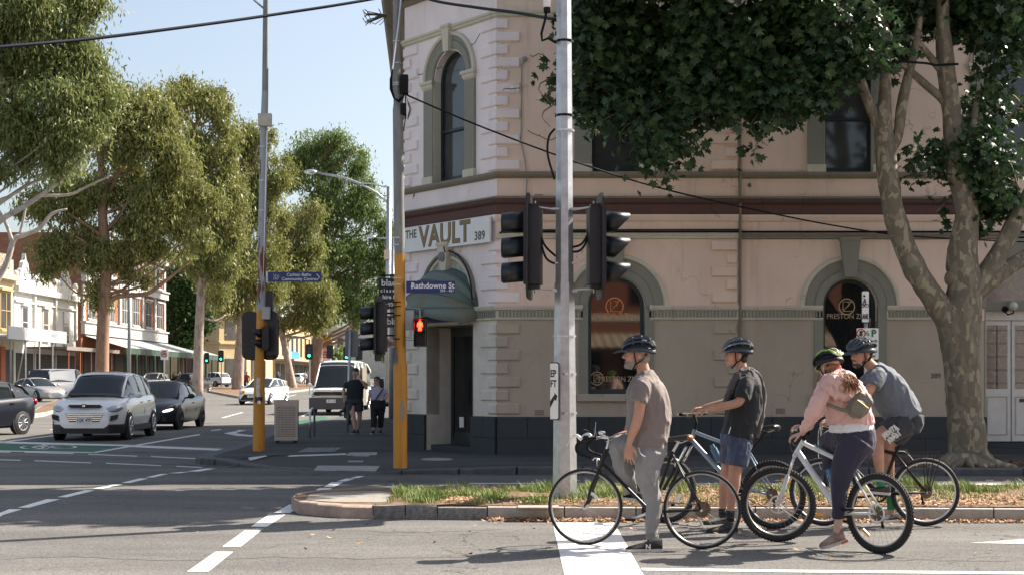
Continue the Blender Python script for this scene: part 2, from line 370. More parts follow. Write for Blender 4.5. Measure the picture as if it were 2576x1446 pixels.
pv.flat(o2+[Vector((-1.5,last.y+70,PZ+gz(last.y+70))), Vector((-1.5,32,PZ)), Vector((16,32,PZ))])
pave = pv.build('pavement', A_PAVE, kind='structure', label='dark asphalt footpath around the corner building')
def stone(a, b, c, d, za, zb, name, m, parent, gap=.012, front=True):
    t = (b-a).normalized()*gap
    mb = MB(); a, b, c, d = a+t, b-t, c-t, d+t
    lo = [Vector((p.x,p.y,-.02+gz(p.y))) for p in (a,b,c,d)]
    hi = [Vector((p.x,p.y,z+gz(p.y))) for p,z in ((a,za),(b,zb),(c,zb),(d,za))]
    ia = (d-a).normalized()*.02
    hi2 = [hi[0]+ia, hi[1]+ia, hi[2], hi[3]]
    mid = [q-Vector((0,0,.02)) if k < 2 else q for k,q in enumerate(hi)]
    mb.loft([lo, mid, hi2]); return mb.build(name, m, parent, sharp=None)
for i in range(n-1):
    L_ = (K[i+1]-K[i]).length; k = max(1, int(round(L_/1.1))) if K[i].y < 60 else 1
    for j in range(k):
        t0, t1 = j/k, (j+1)/k
        stone(K[i].lerp(K[i+1],t0), K[i].lerp(K[i+1],t1), K1[i].lerp(K1[i+1],t1), K1[i].lerp(K1[i+1],t0), (zk[i]*(1-t0)+zk[i+1]*t0), (zk[i]*(1-t1)+zk[i+1]*t1), 'kerb_stone', BLUEST, pave)
# gutter of bluestone pitchers along the corner
gt = inset(K, -0.22)
for i in range(9, 20):
    L_ = (K[i+1]-K[i]).length; k = max(1, int(round(L_/.45)))
    for j in range(k):
        t0, t1 = j/k, (j+1)/k; a,b,c,d = gt[i].lerp(gt[i+1],t0), gt[i].lerp(gt[i+1],t1), K[i].lerp(K[i+1],t1), K[i].lerp(K[i+1],t0)
        g = (b-a)*.04; q = MB(); q.loft([[p+Vector((0,0,z))+e for p,e in zip((a,b,c,d),(g,-g,-g,g))] for z in (-.02,.009+.004*random.random())]); q.build('gutter_stone', BLUEST, pave)
# tactile paving: ribbed strips, each tile a part
from mathutils.bvhtree import BVHTree
_pv = BVHTree.FromPolygons([v.co for v in pave.data.vertices], [tuple(q.vertices) for q in pave.data.polygons])
def GP(x, y, dz=0.0):
    """point of the footpath surface under a survey pixel"""
    d = Vector(((x-CX)/F, 1, (HY-y)/F)); h = _pv.ray_cast(Vector((0,0,HC)), d.normalized())
    return (h[0] if h[0] is not None else G(x, y, .012))+Vector((0,0,dz))
TACT = mat('tactile_tile', (0.42,0.42,0.41), 0.7, var=0.15, scale=8)
def tactile(quad, conv, nu, nv, z=PZ, nr=5):
    q = [GP(*conv(*p), .0) for p in quad]
    for i in range(nu):
        for j in range(nv):
            def B(u, v): return q[0].lerp(q[1],u).lerp(q[3].lerp(q[2],u), v)
            u0,u1,v0,v1 = i/nu, (i+1)/nu, j/nv, (j+1)/nv; g = .02
            mb = MB(); c = [B(u0+g/nu,v0+g/nv), B(u1-g/nu,v0+g/nv), B(u1-g/nu,v1-g/nv), B(u0+g/nu,v1-g/nv)]
            mb.loft([[p+Vector((0,0,-.01)) for p in c],[p+Vector((0,0,.006)) for p in c]])
            for r in range(nr):
                ua = u0+(u1-u0)*(r+.25)/nr; ub = u0+(u1-u0)*(r+.75)/nr
                cc = [B(ua,v0+.08/nv),B(ub,v0+.08/nv),B(ub,v1-.08/nv),B(ua,v1-.08/nv)]
                mb.loft([[p+Vector((0,0,.005)) for p in cc],[p+Vector((0,0,.012)) for p in cc]])
            mb.build('tactile_tile', TACT, pave)
tactile([(380,346),(880,354),(912,316),(412,313)], c6, 8, 2, z=.07)
tactile([(650,282),(775,282),(835,225),(705,222)], c6, 2, 3)
tactile([(640,228),(885,225),(893,204),(668,207)], c6, 4, 1)
def pflat(pts, conv, name, m, z=PZ+.004, par=None):
    mb = MB(); mb.flat([GP(*conv(*p), .004) for p in pts]); return mb.build(name, m, par or pave)
pflat([(165,240),(640,224),(640,212),(190,228)], c6, 'painted_line', PAINT_W)
pflat([(1915,204),(2165,204),(2165,192),(1920,190)], c6, 'drain_cover', TACT)
pflat([(1240+130*(1+math.cos(t*.3)),260+12*math.sin(t*.3)) for t in range(21)], c6, 'manhole_cover', CONC)
pflat([(240,203),(545,197),(605,165),(330,168)], c6, 'pit_lid', mat('pit_lid', (0.13,0.13,0.13), 0.8, col2=(0.3,0.3,0.3), thr=(.5,.56), scale=14))
pflat([(1730,262),(1870,248),(1985,218),(1975,212),(1850,225),(1770,245)], c5, 'painted_wedge', PAINT_W)
# ---------------- traffic island ----------------
isl = thing('traffic_island', 'kerbed grassy median island with leaf litter beside the waiting cyclists', 'traffic island', (5, 15.5, 0))
nearK = [(738,1284),(752,1292),(800,1297),(860,1302),(938,1304),(1020,1305),(1100,1306),(1226,1307),(1420,1308),(1600,1308.5),(1900,1309),(2200,1310),(2500,1312),(2800,1314),(3300,1317)]
farK = [(733,1278),(745,1266),(790,1257),(850,1253),(930,1250),(1010,1248),(1100,1247),(1226,1246),(1420,1245),(1600,1244),(1900,1244),(2200,1244),(2500,1244),(2800,1244),(3300,1244)]
Nn = [G(x,y) for x,y in nearK]; Fn = [G(x,y) for x,y in farK]; HI = 0.13
Fn = [Vector((p.x,p.y,0)) for p in Fn]
for i in range(len(Nn)-1):
    m_ = CONC_P if i < 4 else (GRANITE if i < 7 else CONC); nm = 'kerb_stone'; w = .30 if i < 4 else .16
    k = 1 if i >= 4 else 1
    Ls = (Nn[i+1]-Nn[i]).length; k = max(1, int(Ls/0.9)) if i > 6 else 1
    for j in range(k):
        t0,t1 = j/k,(j+1)/k; a = Nn[i].lerp(Nn[i+1],t0); b = Nn[i].lerp(Nn[i+1],t1)
        ca = Fn[i].lerp(Fn[i+1],t0); cb = Fn[i].lerp(Fn[i+1],t1)
        d = a+(ca-a)*min(.48, w/max((ca-a).length,.01)); c = b+(cb-b)*min(.48, w/max((cb-b).length,.01))
        mb = MB(); ds = .035 if i < 4 else .012; rr = random.uniform(-.008,.008) if i < 7 else 0; H1 = HI+rr
        up = lambda p,z: Vector((p.x,p.y,z))
        g = (b-a).normalized()*(.006 if i > 3 else .0)
        a,b,c,d = a+g,b-g,c-g,d+g; ia = (d-a).normalized()*ds
        mb.loft([[up(a,-.02),up(b,-.02),up(c,-.02),up(d,-.02)],[up(a,.02),up(b,.02),up(c,.02),up(d,.02)],[up(a+ia*.4,H1-.05),up(b+ia*.4,H1-.05),up(c,H1-.05),up(d,H1-.05)],[up(a+ia,H1-.012),up(b+ia,H1-.012),up(c,H1),up(d,H1)],[up(a+ia*1.8,H1),up(b+ia*1.8,H1),up(c,H1),up(d,H1)]])
        mb.build(nm, m_, isl, smooth=True, sharp=35)
        # far kerb
        e = ca+(a-ca)*min(.45,.18/max((a-ca).length,.01)); f_ = cb+(b-cb)*min(.45,.18/max((b-cb).length,.01))
        m2 = MB(); m2.loft([[up(e,-.02),up(f_,-.02),up(cb,-.02),up(ca,-.02)],[up(e,HI),up(f_,HI),up(cb,HI-.01),up(ca,HI-.01)]]); m2.build('kerb_stone', CONC_P if i < 6 else CONC, isl)
top = MB(); q0 = [a+(b-a)*.12+Vector((0,0,HI-.012)) for a,b in zip(Nn,Fn)]; q1 = [b+(a-b)*.1+Vector((0,0,HI-.012)) for a,b in zip(Nn,Fn)]
# uneven soil surface
cols_ = []; nx, ny = 150, 10
def isp(u, v):
    f = u*(len(Nn)-1); i = min(int(f), len(Nn)-2); t = f-i
    return q0[i].lerp(q0[i+1],t).lerp(q1[i].lerp(q1[i+1],t), v)
vv = []
for j in range(ny+1):
    for i in range(nx+1):
        p = isp(i/nx, j/ny); e = min(j, ny-j)/ny*2; r = max(0, min(1, (p.x+1.6)/1.2))
        p = p+Vector((0,0,(0.035+0.03*mnoise.noise(p*3))*min(1,e*2)*r)); vv.append(p)
top.add(vv, [(j*(nx+1)+i, j*(nx+1)+i+1, (j+1)*(nx+1)+i+1, (j+1)*(nx+1)+i) for j in range(ny) for i in range(nx)])
top.build('soil', MULCH, isl, smooth=True)
mb = MB(); mb.cbox(G(1345,1276,.14)+Vector((0.04,.1,0)), (.42,.26,.012)); mb.build('pit_lid', CONC, isl)
mb = MB(); mb.flat([isp(u,v)+Vector((0,0,.005)) for u,v in ((.10,.2),(.2,.12),(.3,.12),(.36,.3),(.36,.7),(.3,.86),(.2,.88),(.12,.8))]); mb.build('concrete_infill', mat('gravel_concrete', (0.30,0.275,0.24), .9, var=.35, scale=40, bump=.6, bscale=90), isl)
# grass and litter, nobody could count them
def blades(n, xr, yf, h0, h1, name, m, w=.006, zbase=HI, dens=None):
    P_ = []; Fc = []; c = 0; tries = 0
    while c < n and tries < n*6:
        tries += 1
        x = random.uniform(*xr); v = random.random()
        # locate
        lo, hi = 0.0, 1.0
        for _ in range(14):
            md = (lo+hi)/2
            if isp(md, v).x < x: lo = md
            else: hi = md
        p = isp(lo, v)
        if dens and random.random() > dens(p.x, v, p): continue
        cl = mnoise.noise(Vector((p.x*2.6, p.y*2.6, 3.3)))
        if random.random() > .55+cl*2.0: continue
        h = random.uniform(h0,h1)*(0.7+2.2*max(0,cl)); a = random.uniform(0, 6.28); b = random.uniform(.2,.9)*h; sd = Vector((math.sin(a), -math.cos(a), 0))*w/2; ln = Vector((math.cos(a), math.sin(a), 0))*b
        z0 = Vector((0,0,.02)); base = p+z0
        q = [base-sd, base+sd, base+ln*.35+Vector((0,0,h*.62))+sd*.8, base+ln*.35+Vector((0,0,h*.62))-sd*.8, base+ln+Vector((0,0,h))]
        k = len(P_); P_ += [tuple(t) for t in q[:4]]+[tuple(q[4])]; Fc += [(k,k+1,k+2),(k,k+2,k+3),(k+3,k+2,k+4)]; c += 1
    return npmesh(name, P_, Fc, m, isl, kind='stuff', k=3)
def gd(x, v, p):
    if x < -1.35: return 0
    if x < .35: return 1.0 if v < .62 else .25
    if x < 1.6: return .9 if v > .12 else .3
    return (1.0 if v > .55 else .16)
blades(34000, (-1.4, 6.4), None, .025, .095, 'grass', GRASS, w=.005, dens=gd)
def litter(n, box_, m, name, par, zf, sz=(.02,.055), dens=None):
    P_ = []; Fc = []; c = 0; t = 0
    while c < n and t < n*5:
        t += 1
        p = box_()
        if dens and random.random() > dens(p): continue
        a = random.uniform(0,6.28); s_ = random.uniform(*sz); ax = Vector((math.cos(a), math.sin(a), random.uniform(-.5,.5))); bx = Vector((-math.sin(a), math.cos(a), random.uniform(-.5,.5)))
        z = zf(p)+random.uniform(.004,.03); p = Vector((p.x,p.y,z)); k = len(P_)
        for ex,ey,ez in ((-1,0,.1),(-.2,-.55,0),(1,0,.15),(-.1,.55,-.02)): P_.append(tuple(p+ax*ex*s_*.6+bx*ey*s_*.6+Vector((0,0,ez*s_))))
        Fc.append((k,k+1,k+2,k+3)); c += 1
    return npmesh(name, P_, Fc, m, par, kind='stuff')
litter(9000, lambda: isp(random.uniform(.44,.99), random.random()), LEAF_D, 'leaf_litter', isl, lambda p: p.z+.012, dens=lambda p: .25 if p.x < 1.2 else 1)
def gut():
    i = random.choice(range(7, len(Nn)-2)); p = Nn[i].lerp(Nn[i+1], random.random()); return p+Vector((0,-abs(random.gauss(0,.10)),0))
litter(2600, gut, LEAF_D, 'gutter_leaves', isl, lambda p: .0, sz=(.015,.05))
o = litter(40, lambda: Vector((random.uniform(-3.5,4.5), random.uniform(11.4,14.6), 0)), LEAF_D, 'fallen_leaves', None, lambda p: -.004, sz=(.03,.06)); tag(o, 'scattered dry leaves lying on the sunny asphalt in front of the cyclists', 'leaves')
# one large curled leaf against the island kerb
lf = MB(); c = G(952,1301); 
pts_ = [c+Vector((math.cos(t)*r*.1, -.03+math.sin(t*2)*.02, .07+math.sin(t)*r*.09)) for t,r in [(k*2*math.pi/10, 1 if k%2 else .62) for k in range(10)]]
lf.add([c+Vector((0,-.045,.07))]+pts_, [(0,i+1,(i+1)%10+1) for i in range(10)])
lo_ = lf.build('dry_plane_leaf', LEAF_D); lo_.modifiers.new('s','SOLIDIFY').thickness = .003
tag(lo_, 'large curled dry brown leaf leaning on the island kerb near its nose', 'leaf')
# ---------------- corner building ----------------
def stucco(name, col, grime=(0.10,0.085,0.07), amt=0.5, cool=None):
    m = bpy.data.materials.new(name); m.use_nodes = True; nt = m.node_tree; N = nt.nodes; L = nt.links; b = N['Principled BSDF']
    b.inputs['Roughness'].default_value = 0.85; b.inputs['Specular IOR Level'].default_value = 0.25
    tc = N.new('ShaderNodeTexCoord')
    def nz(sc, st, det=6, ro=.6):
        mp = N.new('ShaderNodeMapping'); mp.inputs['Scale'].default_value = st; L.new(tc.outputs['Object'], mp.inputs['Vector'])
        n = N.new('ShaderNodeTexNoise'); n.inputs['Scale'].default_value = sc; n.inputs['Detail'].default_value = det; n.inputs['Roughness'].default_value = ro; L.new(mp.outputs['Vector'], n.inputs['Vector']); return n
    def ramp(fac, p0, p1, c0, c1):
        r = N.new('ShaderNodeValToRGB'); e = r.color_ramp.elements; e[0].position, e[1].position = p0, p1; e[0].color = tuple(c0)+(1,); e[1].color = tuple(c1)+(1,); L.new(fac, r.inputs['Fac']); return r
    a = ramp(nz(1.1,(1,1,.6)).outputs['Fac'], .3, .7, [c*.90 for c in col], [min(1,c*1.06) for c in col])
    s = ramp(nz(2.6,(1.6,1.6,.16),8,.7).outputs['Fac'], .55, .85, (0,0,0), (amt,amt,amt))
    s2 = ramp(nz(3.0,(1,1,2.2),8,.75).outputs['Fac'], .60, .80, (0,0,0), (amt*.9,)*3)
    ad = N.new('ShaderNodeMath'); ad.operation = 'MAXIMUM'; L.new(s.outputs['Color'], ad.inputs[0]); L.new(s2.outputs['Color'], ad.inputs[1])
    mx = N.new('ShaderNodeMix'); mx.data_type = 'RGBA'; L.new(ad.outputs['Value'], mx.inputs['Factor']); L.new(a.outputs['Color'], mx.inputs['A']); mx.inputs['B'].default_value = tuple(grime)+(1,)
    # fine cracks
    v2 = N.new('ShaderNodeTexVoronoi'); v2.feature = 'DISTANCE_TO_EDGE'; v2.inputs['Scale'].default_value = 0.55
    nd = N.new('ShaderNodeTexNoise'); nd.inputs['Scale'].default_value = 3.0; nd.inputs['Detail'].default_value = 7; L.new(tc.outputs['Object'], nd.inputs['Vector'])
    va = N.new('ShaderNodeVectorMath'); va.operation = 'ADD'; L.new(tc.outputs['Object'], va.inputs[0]); L.new(nd.outputs['Color'], va.inputs[1]); L.new(va.outputs['Vector'], v2.inputs['Vector'])
    cr = ramp(v2.outputs['Distance'], 0, .006, (.5,)*3, (1,1,1)); gate = ramp(nz(.7,(1,1,1)).outputs['Fac'], .50, .56, (0,0,0), (1,1,1))
    m2 = N.new('ShaderNodeMix'); m2.data_type = 'RGBA'; m2.blend_type = 'MULTIPLY'; L.new(gate.outputs['Color'], m2.inputs['Factor']); L.new(mx.outputs['Result'], m2.inputs['A']); L.new(cr.outputs['Color'], m2.inputs['B'])
    L.new(m2.outputs['Result'], b.inputs['Base Color'])
    bp = N.new('ShaderNodeBump'); bp.inputs['Strength'].default_value = 0.35; bp.inputs['Distance'].default_value = 0.01
    L.new(nz(38,(1,1,1)).outputs['Fac'], bp.inputs['Height']); L.new(bp.outputs['Normal'], b.inputs['Normal'])
    MATS[name] = m; return m
PINK = stucco('pink_stucco', (0.88,0.79,0.78), amt=.26)
TAN = stucco('tan_stucco', (0.83,0.65,0.53), amt=.40)
OCHRE = stucco('low_wall_paint', (0.46,0.395,0.31), amt=.22)
CREAM = stucco('cream_trim', (0.62,0.58,0.47), amt=.6)
SAGE = stucco('sage_trim', (0.27,0.27,0.22), amt=.4)
MAROON = stucco('maroon_band', (0.13,0.075,0.068), grime=(.03,.026,.026), amt=.7)
PLINTH = stucco('dark_plinth', (0.055,0.062,0.066), grime=(.10,.10,.10), amt=.15)
STONEB = stucco('weathered_ledge', (0.25,0.22,0.17), grime=(.05,.045,.04), amt=.8)
DKGREEN = mat('dark_green_paint', (0.012,0.03,0.03), 0.4, var=.2)
GLASS = mat('window_glass', (0.012,0.014,0.016), 0.03, var=0, spec=0.9)
GLASS2 = mat('upper_window_glass', (0.055,0.058,0.058), 0.08, var=0.3, scale=1.5, spec=0.8)
bld = thing('corner_building', 'pink and tan two-storey corner building with arched windows behind the cyclists', 'building', (4,27,0))
FX, FY = -0.27, 25.6
M1 = frame((FX, FY, 0), 0.0)                      # main front, x along the wall from the corner
CA = math.atan2(-.785,.619); CL = 2.98
M2 = frame((-2.11, 27.94, 0), CA)                 # splayed corner front, x 0..2.98
M3 = frame((-2.11+(.058*40), 27.94-(-40), 0), 0)  # unused origin of side wall
def u1(x): return (x-CX)/F*FY-FX                   # survey pixel -> metres along the front
def z1(y): return HC+(HY-y)/F*FY
ZT, ZW = 9.9, 0.8
def wallface(M, outer, holes, d0, depth, name, m, parent=bld):
    """wall skin with real openings: front face at local y=d0, opening sides run 'depth' inward"""
    polys = [[Vector((p[0],p[1],0)) for p in outer]]+[[Vector((p[0],p[1],0)) for p in h] for h in holes]
    tris = tessellate_polygon(polys); allp = [p for q in polys for p in q]
    mb = MB(M); mb.add([(p.x, d0, p.y) for p in allp], [tuple(t) for t in tris])
    for h in holes:
        n = len(h); mb.add([(p[0],d0,p[1]) for p in h]+[(p[0],d0+depth,p[1]) for p in h], [(i,(i+1)%n,(i+1)%n+n,i+n) for i in range(n)])
    n = len(outer); mb.add([(p[0],d0,p[1]) for p in outer]+[(p[0],d0+.3,p[1]) for p in outer], [(i,(i+1)%n,(i+1)%n+n,i+n) for i in range(n)])
    return mb.build(name, m, parent)
def arched(cx, hw, zb, zs, n=20): return [(cx-hw,zb),(cx+hw,zb)]+arc(cx, zs, hw, 0, 180, n)
# openings
GW = [(u1(1550.6), .51), (u1(2141), .49)]; GZB, GZS = z1(990), z1(769)
UW = [(u1(1549), .445), (u1(2137), .445), (u1(2548), .445)]; UZB, UZS = 5.19, 7.13
XS = u1(1857)                                      # where the front steps back
DX0, DX1 = u1(2481), u1(2481)+2.25                 # panelled door opening
ZL = z1(805); ZC0, ZC1 = z1(805), z1(768)
Z2, Z3 = 4.43, 5.19
XE = 15.0
dooro = [(DX0,PZ),(DX1,PZ),(DX1,z1(775))]+arc((DX0+DX1)/2, z1(775), (DX1-DX0)/2, 0, 180, 22)[1:]
# lower wall (to string course), upper ground-floor wall, first-floor wall: section A proud, section B 6 cm back
def sect(x0, x1, d, gw, uw, door=False):
    lowh = [[(c-h,GZB),(c+h,GZB),(c+h,ZL),(c-h,ZL)] for c,h in gw]
    o = [(x0,ZW)]
    if door:
        o = [(x0,PZ),(DX0,PZ),(DX0,ZL),(x0,ZL)]; wallface(M1, [(x0,ZW),(DX0,ZW),(DX0,ZL),(x0,ZL)], [h for h in lowh], d, .22, 'wall', OCHRE)
        wallface(M1, [(DX1,ZW),(x1,ZW),(x1,ZL),(DX1,ZL)], [], d, .22, 'wall', OCHRE)
    else: 
        # notch the openings out of the top edge
        pts = [(x0,ZW),(x1,ZW),(x1,ZL)]
        for c,h in reversed(gw): pts += [(c+h,ZL),(c+h,GZB),(c-h,GZB),(c-h,ZL)]
        pts += [(x0,ZL)]; wallface(M1, pts, [], d, .22, 'wall', OCHRE)
    return
def lowpts(x0, x1, gw):
    pts = [(x0,ZW),(x1,ZW),(x1,ZL)]
    for c,h in reversed(gw): pts += [(c+h,ZL),(c+h,GZB),(c-h,GZB),(c-h,ZL)]
    return pts+[(x0,ZL)]
def highpts(x0, x1, arcs):
    """wall between string course and first-floor band, arches cut from its lower edge"""
    pts = [(x1,ZL),(x1,Z2+.02),(x0,Z2+.02),(x0,ZL)]
    for c,h,zs in arcs: pts += [(c-h,ZL),(c-h,zs)]+arc(c, zs, h, 180, 0, 20)[1:]+[(c+h,ZL)]
    return pts
wallface(M1, lowpts(0, XS, GW[:1]), [], 0, .22, 'wall', OCHRE)
wallface(M1, lowpts(XS, DX0, GW[1:2]), [], .06, .22, 'wall', OCHRE)
wallface(M1, lowpts(DX1, XE, []), [], .06, .22, 'wall', OCHRE)
wallface(M1, highpts(0, XS, [(GW[0][0],GW[0][1],GZS)]), [], 0, .22, 'wall', TAN)
wallface(M1, highpts(XS, XE, [(GW[1][0],GW[1][1],GZS), ((DX0+DX1)/2,(DX1-DX0)/2,z1(775))]), [], .06, .22, 'wall', TAN)
wallface(M1, [(0,Z2),(XS,Z2),(XS,ZT),(0,ZT)], [arched(UW[0][0],UW[0][1],UZB,UZS)], 0, .22, 'wall', TAN)
wallface(M1, [(XS,Z2),(XE,Z2),(XE,ZT),(XS,ZT)], [arched(c,h,UZB,UZS) for c,h in UW[1:]], .06, .22, 'wall', TAN)
# splayed front
C_W = (1.53, .51); D_U = (0.76, 2.24); DZT = z1(811)-.02
wallface(M2, [(0,ZW),(D_U[0],ZW),(D_U[0],DZT),(D_U[1],DZT),(D_U[1],ZW),(CL,ZW),(CL,ZL+.1),(0,ZL+.1)], [], 0, .9, 'wall', mat('pale_lower_paint', (0.68,0.63,0.55), .8, var=.12, scale=3, bump=.2))
wallface(M2, [(0,ZL+.1),(CL,ZL+.1),(CL,ZT),(0,ZT)], [arched(C_W[0],C_W[1],UZB,UZS)], 0, .26, 'wall', PINK)
# door recess sides
for ux, w_ in ((D_U[0],.02),(D_U[1],.02)):
    mb = MB(M2); mb.box((ux-.0 if ux>1 else ux-.02, .0, PZ),(ux+.02 if ux>1 else ux, .62, DZT)); mb.build('door_reveal', MATS['pale_lower_paint'] if ux < 1 else OCHRE, bld)
mb = MB(M2); mb.box((D_U[0]-.02, .0, DZT),(D_U[1]+.02, .7, DZT+.03)); mb.build('door_soffit', OCHRE, bld)
# side wall, roof and parapet behind
sd = Vector((-.058,1,0)).normalized(); MS = frame((-2.11+sd.x*22, 27.94+sd.y*22, 0), math.atan2(-sd.y,-sd.x))
mb = MB(MS); mb.box((0,.01,0),(22,.3,ZT)); mb.build('side_wall', PINK, bld)
mb = MB(); mb.add([(FX+XE,FY+.1,ZT-.4),(FX,FY+.1,ZT-.4),(-2.05,27.94,ZT-.4),(-2.05-1.2,49,ZT-.4),(FX+XE,49,ZT-.4)], [(0,1,2,3,4)]); mb.build('roof', GREYPOLE, bld)
mb = MB(); mb.box((FX+XE-.3,FY+.3,0),(FX+XE,49,ZT)); mb.build('end_wall', TAN, bld)
mb = MB(); mb.box((-2.9,48.7,0),(FX+XE-.3,49,ZT)); mb.build('back_wall', TAN, bld)
# plinth
def slab(M, x0, x1, z0, z1_, out, name, m, din=0.0, ch=.0):
    mb = MB(M)
    if ch: mb.loft([[(x,y,z) for x,y,z in ((x0,-out,z0),(x0,-out,z1_-ch),(x0,-out+ch,z1_),(x0,din,z1_),(x0,din,z0))],[(x1,-out,z0),(x1,-out,z1_-ch),(x1,-out+ch,z1_),(x1,din,z1_),(x1,din,z0)]])
    else: mb.box((x0,-out,z0),(x1,din,z1_))
    return mb.build(name, m, bld)
def blocks(M, x0, x1, zs, w, out, name, m):
    for r,(za,zb) in enumerate(zip(zs, zs[1:])):
        x = x0
        while x < x1-.05:
            xe = min(x1, x+w*(.5 if (r%2 and x == x0) else 1)); slab(M, x+.004, xe-.004, za+.003, zb-.003, out+random.uniform(-.003,.003), name, m, din=.1, ch=.02 if zb == zs[-1] else 0); x = xe
blocks(M1, 0, DX0, [PZ-.05,.42,.8], 1.1, .06, 'plinth_stone', PLINTH); blocks(M1, DX1, XE, [PZ-.05,.42,.8], 1.1, .06, 'plinth_stone', PLINTH)
blocks(M2, 0, D_U[0], [PZ-.05,.42,.8], .76, .06, 'plinth_stone', PLINTH); blocks(M2, D_U[1], CL, [PZ-.05,.42,.8], .74, .06, 'plinth_stone', PLINTH)
# mouldings: profile [(out, z)...] swept along a front, mitred at the corner
MIT = math.tan(abs(CA)/2)
def moulding(M, x0, x1, prof, name, m, mitre0=0, mitre1=0, off=0.0):
    mb = MB(M); a = [(x0-mitre0*o*MIT, off-o, z) for o,z in prof]; b = [(x1+mitre1*o*MIT, off-o, z) for o,z in prof]
    mb.loft([a,b]); return mb.build(name, m, bld)
def both(prof, name, m, gaps1=(), gaps2=(), mB=None):
    def runs(x0, x1, gaps):
        out = []; x = x0
        for a,b in gaps: out.append((x,a)); x = b
        out.append((x,x1)); return out
    for a,b in runs(0, XS, gaps1): moulding(M1, a, b, prof, name, m, mitre0=1 if a == 0 else 0)
    for a,b in runs(XS+.002, XE, [g for g in gaps2]): moulding(M1, a, b, prof, name, mB or m, off=.06)
    return
ex = [(-.05,0),(0,0)]
def P(*q): zmin = min(z for _,z in q); zmax = max(z for _,z in q); return [(-.12,zmin)]+list(q)+[(-.12,zmax)]
pS = P((.02,ZC0),(.05,ZC0+.02),(.05,ZC0+.04),(.03,ZC0+.05),(.03,ZC1-.10),(.07,ZC1-.075),(.09,ZC1-.03),(.09,ZC1))
ga = u1(1466)-.0; gA = [(u1(1466),u1(1633))]; gB = [(u1(2073)-.02,u1(2232)),(DX0-.25,DX1+.25)]
both(pS, 'string_course', CREAM, gA, gB)
moulding(M2, D_U[1]-.02, CL, pS, 'string_course', CREAM, mitre1=1); moulding(M2, 0, D_U[0]+.02, pS, 'string_course', CREAM, mitre0=-.5)
# flutes below the cap: every flute is a raised bar
fl = []
def flutes(M, x0, x1, off):
    n = int((x1-x0)/.062); me = None
    for i in range(n):
        x = x0+(i+.5)*(x1-x0)/n; fl.append((M, x, off))
flutes(M1, .02, u1(1466)-.02, 0); flutes(M1, u1(1633)+.02, XS-.02, 0); flutes(M1, XS+.04, gB[0][0]-.02, .06); flutes(M1, gB[0][1]+.02, gB[1][0]-.02, .06); flutes(M2, D_U[1]+.04, CL, 0); 
mbf = MB(); mbf.cbox((0,0,0), (.036,.024,.12)); fm = None
for M,x,off in fl:
    p = M @ Vector((x, off-.036, ZC0+.115))
    if fm is None: o = mbf.build('flute', SAGE, bld, world=False); fm = o.data
    else: o = objm('flute', fm, bld)
    o.location = rootm(bld).inverted() @ p; o.rotation_euler = (0,0, CA if M is M2 else 0)
    if len(fl) > 300: pass
pM = P((.02,3.985),(.06,4.0),(.06,4.03),(.035,4.05),(.035,4.09)); both(pM, 'thin_moulding', CREAM, mB=STONEB)
pMa = P((.03,4.43),(.05,4.45),(.05,4.60),(.11,4.63),(.13,4.66),(.13,4.70)); both(pMa, 'maroon_band', MAROON)
pMt = P((.12,4.70),(.15,4.705),(.15,4.735),(.02,4.76)); both(pMt, 'band_cap', STONEB)
pMb = P((.02,4.30),(.04,4.32),(.06,4.38),(.06,4.425)); both(pMb, 'band_moulding', TAN)
pSi = P((.03,5.08),(.07,5.10),(.10,5.14),(.10,5.17),(.09,5.19)); both(pSi, 'sill_ledge', STONEB)
pT = P((.02,7.98),(.05,8.0),(.05,8.03),(.08,8.05),(.08,8.09)); both(pT, 'top_moulding', CREAM)
pCo = P((.05,8.75),(.12,8.8),(.12,8.95),(.42,9.0),(.46,9.06),(.46,9.2),(.50,9.24),(.50,9.3),(.1,9.42)); both(pCo, 'cornice', STONEB)
for p_, nm, m_ in ((pMa,'maroon_band',MAROON),(pMt,'band_cap',STONEB),(pMb,'band_moulding',PINK),(pSi,'sill_ledge',STONEB),(pT,'top_moulding',CREAM),(pCo,'cornice',STONEB)):
    moulding(M2, 0, CL, p_, nm, m_, mitre0=1, mitre1=1)
moulding(MS, 0, 22, pCo, 'cornice', STONEB, mitre1=.55)
for p_, nm, m_ in ((pMa,'maroon_band',MAROON),(pMt,'band_cap',STONEB),(pSi,'sill_ledge',STONEB),(pS,'string_course',CREAM)): moulding(MS, 0, 22, p_, nm, m_)
slab(MS, 0, 22, 0, .8, .05, 'plinth', PLINTH)
for x in (3,8,13,18):
    for z0,z1__ in ((5.2,7.8),(1.2,3.7)): slab(MS, x-.7, x+.7, z0, z1__, .04, 'window_surround', SAGE); slab(MS, x-.5, x+.5, z0+.15, z1__-.2, .05, 'window', GLASS2)
# dentils under the cornice
dm = None
def dent(M, x, off=0.0, ang=0.0):
    global dm
    if dm is None: mb = MB(); mb.cbox((0,0,0),(.10,.16,.16)); o = mb.build('dentil', STONEB, bld, world=False); dm = o.data
    else: o = objm('dentil', dm, bld)
    o.location = rootm(bld).inverted() @ (M @ Vector((x, off-.20, 8.90))); o.rotation_euler = (0,0,ang)
for i in range(15): dent(M2, .1+i*.2, 0, CA)
for i in range(24): dent(M1, .15+i*.2)
for i in range(14): dent(MS, 21.9-i*.2, 0, math.atan2(-sd.y,-sd.x))
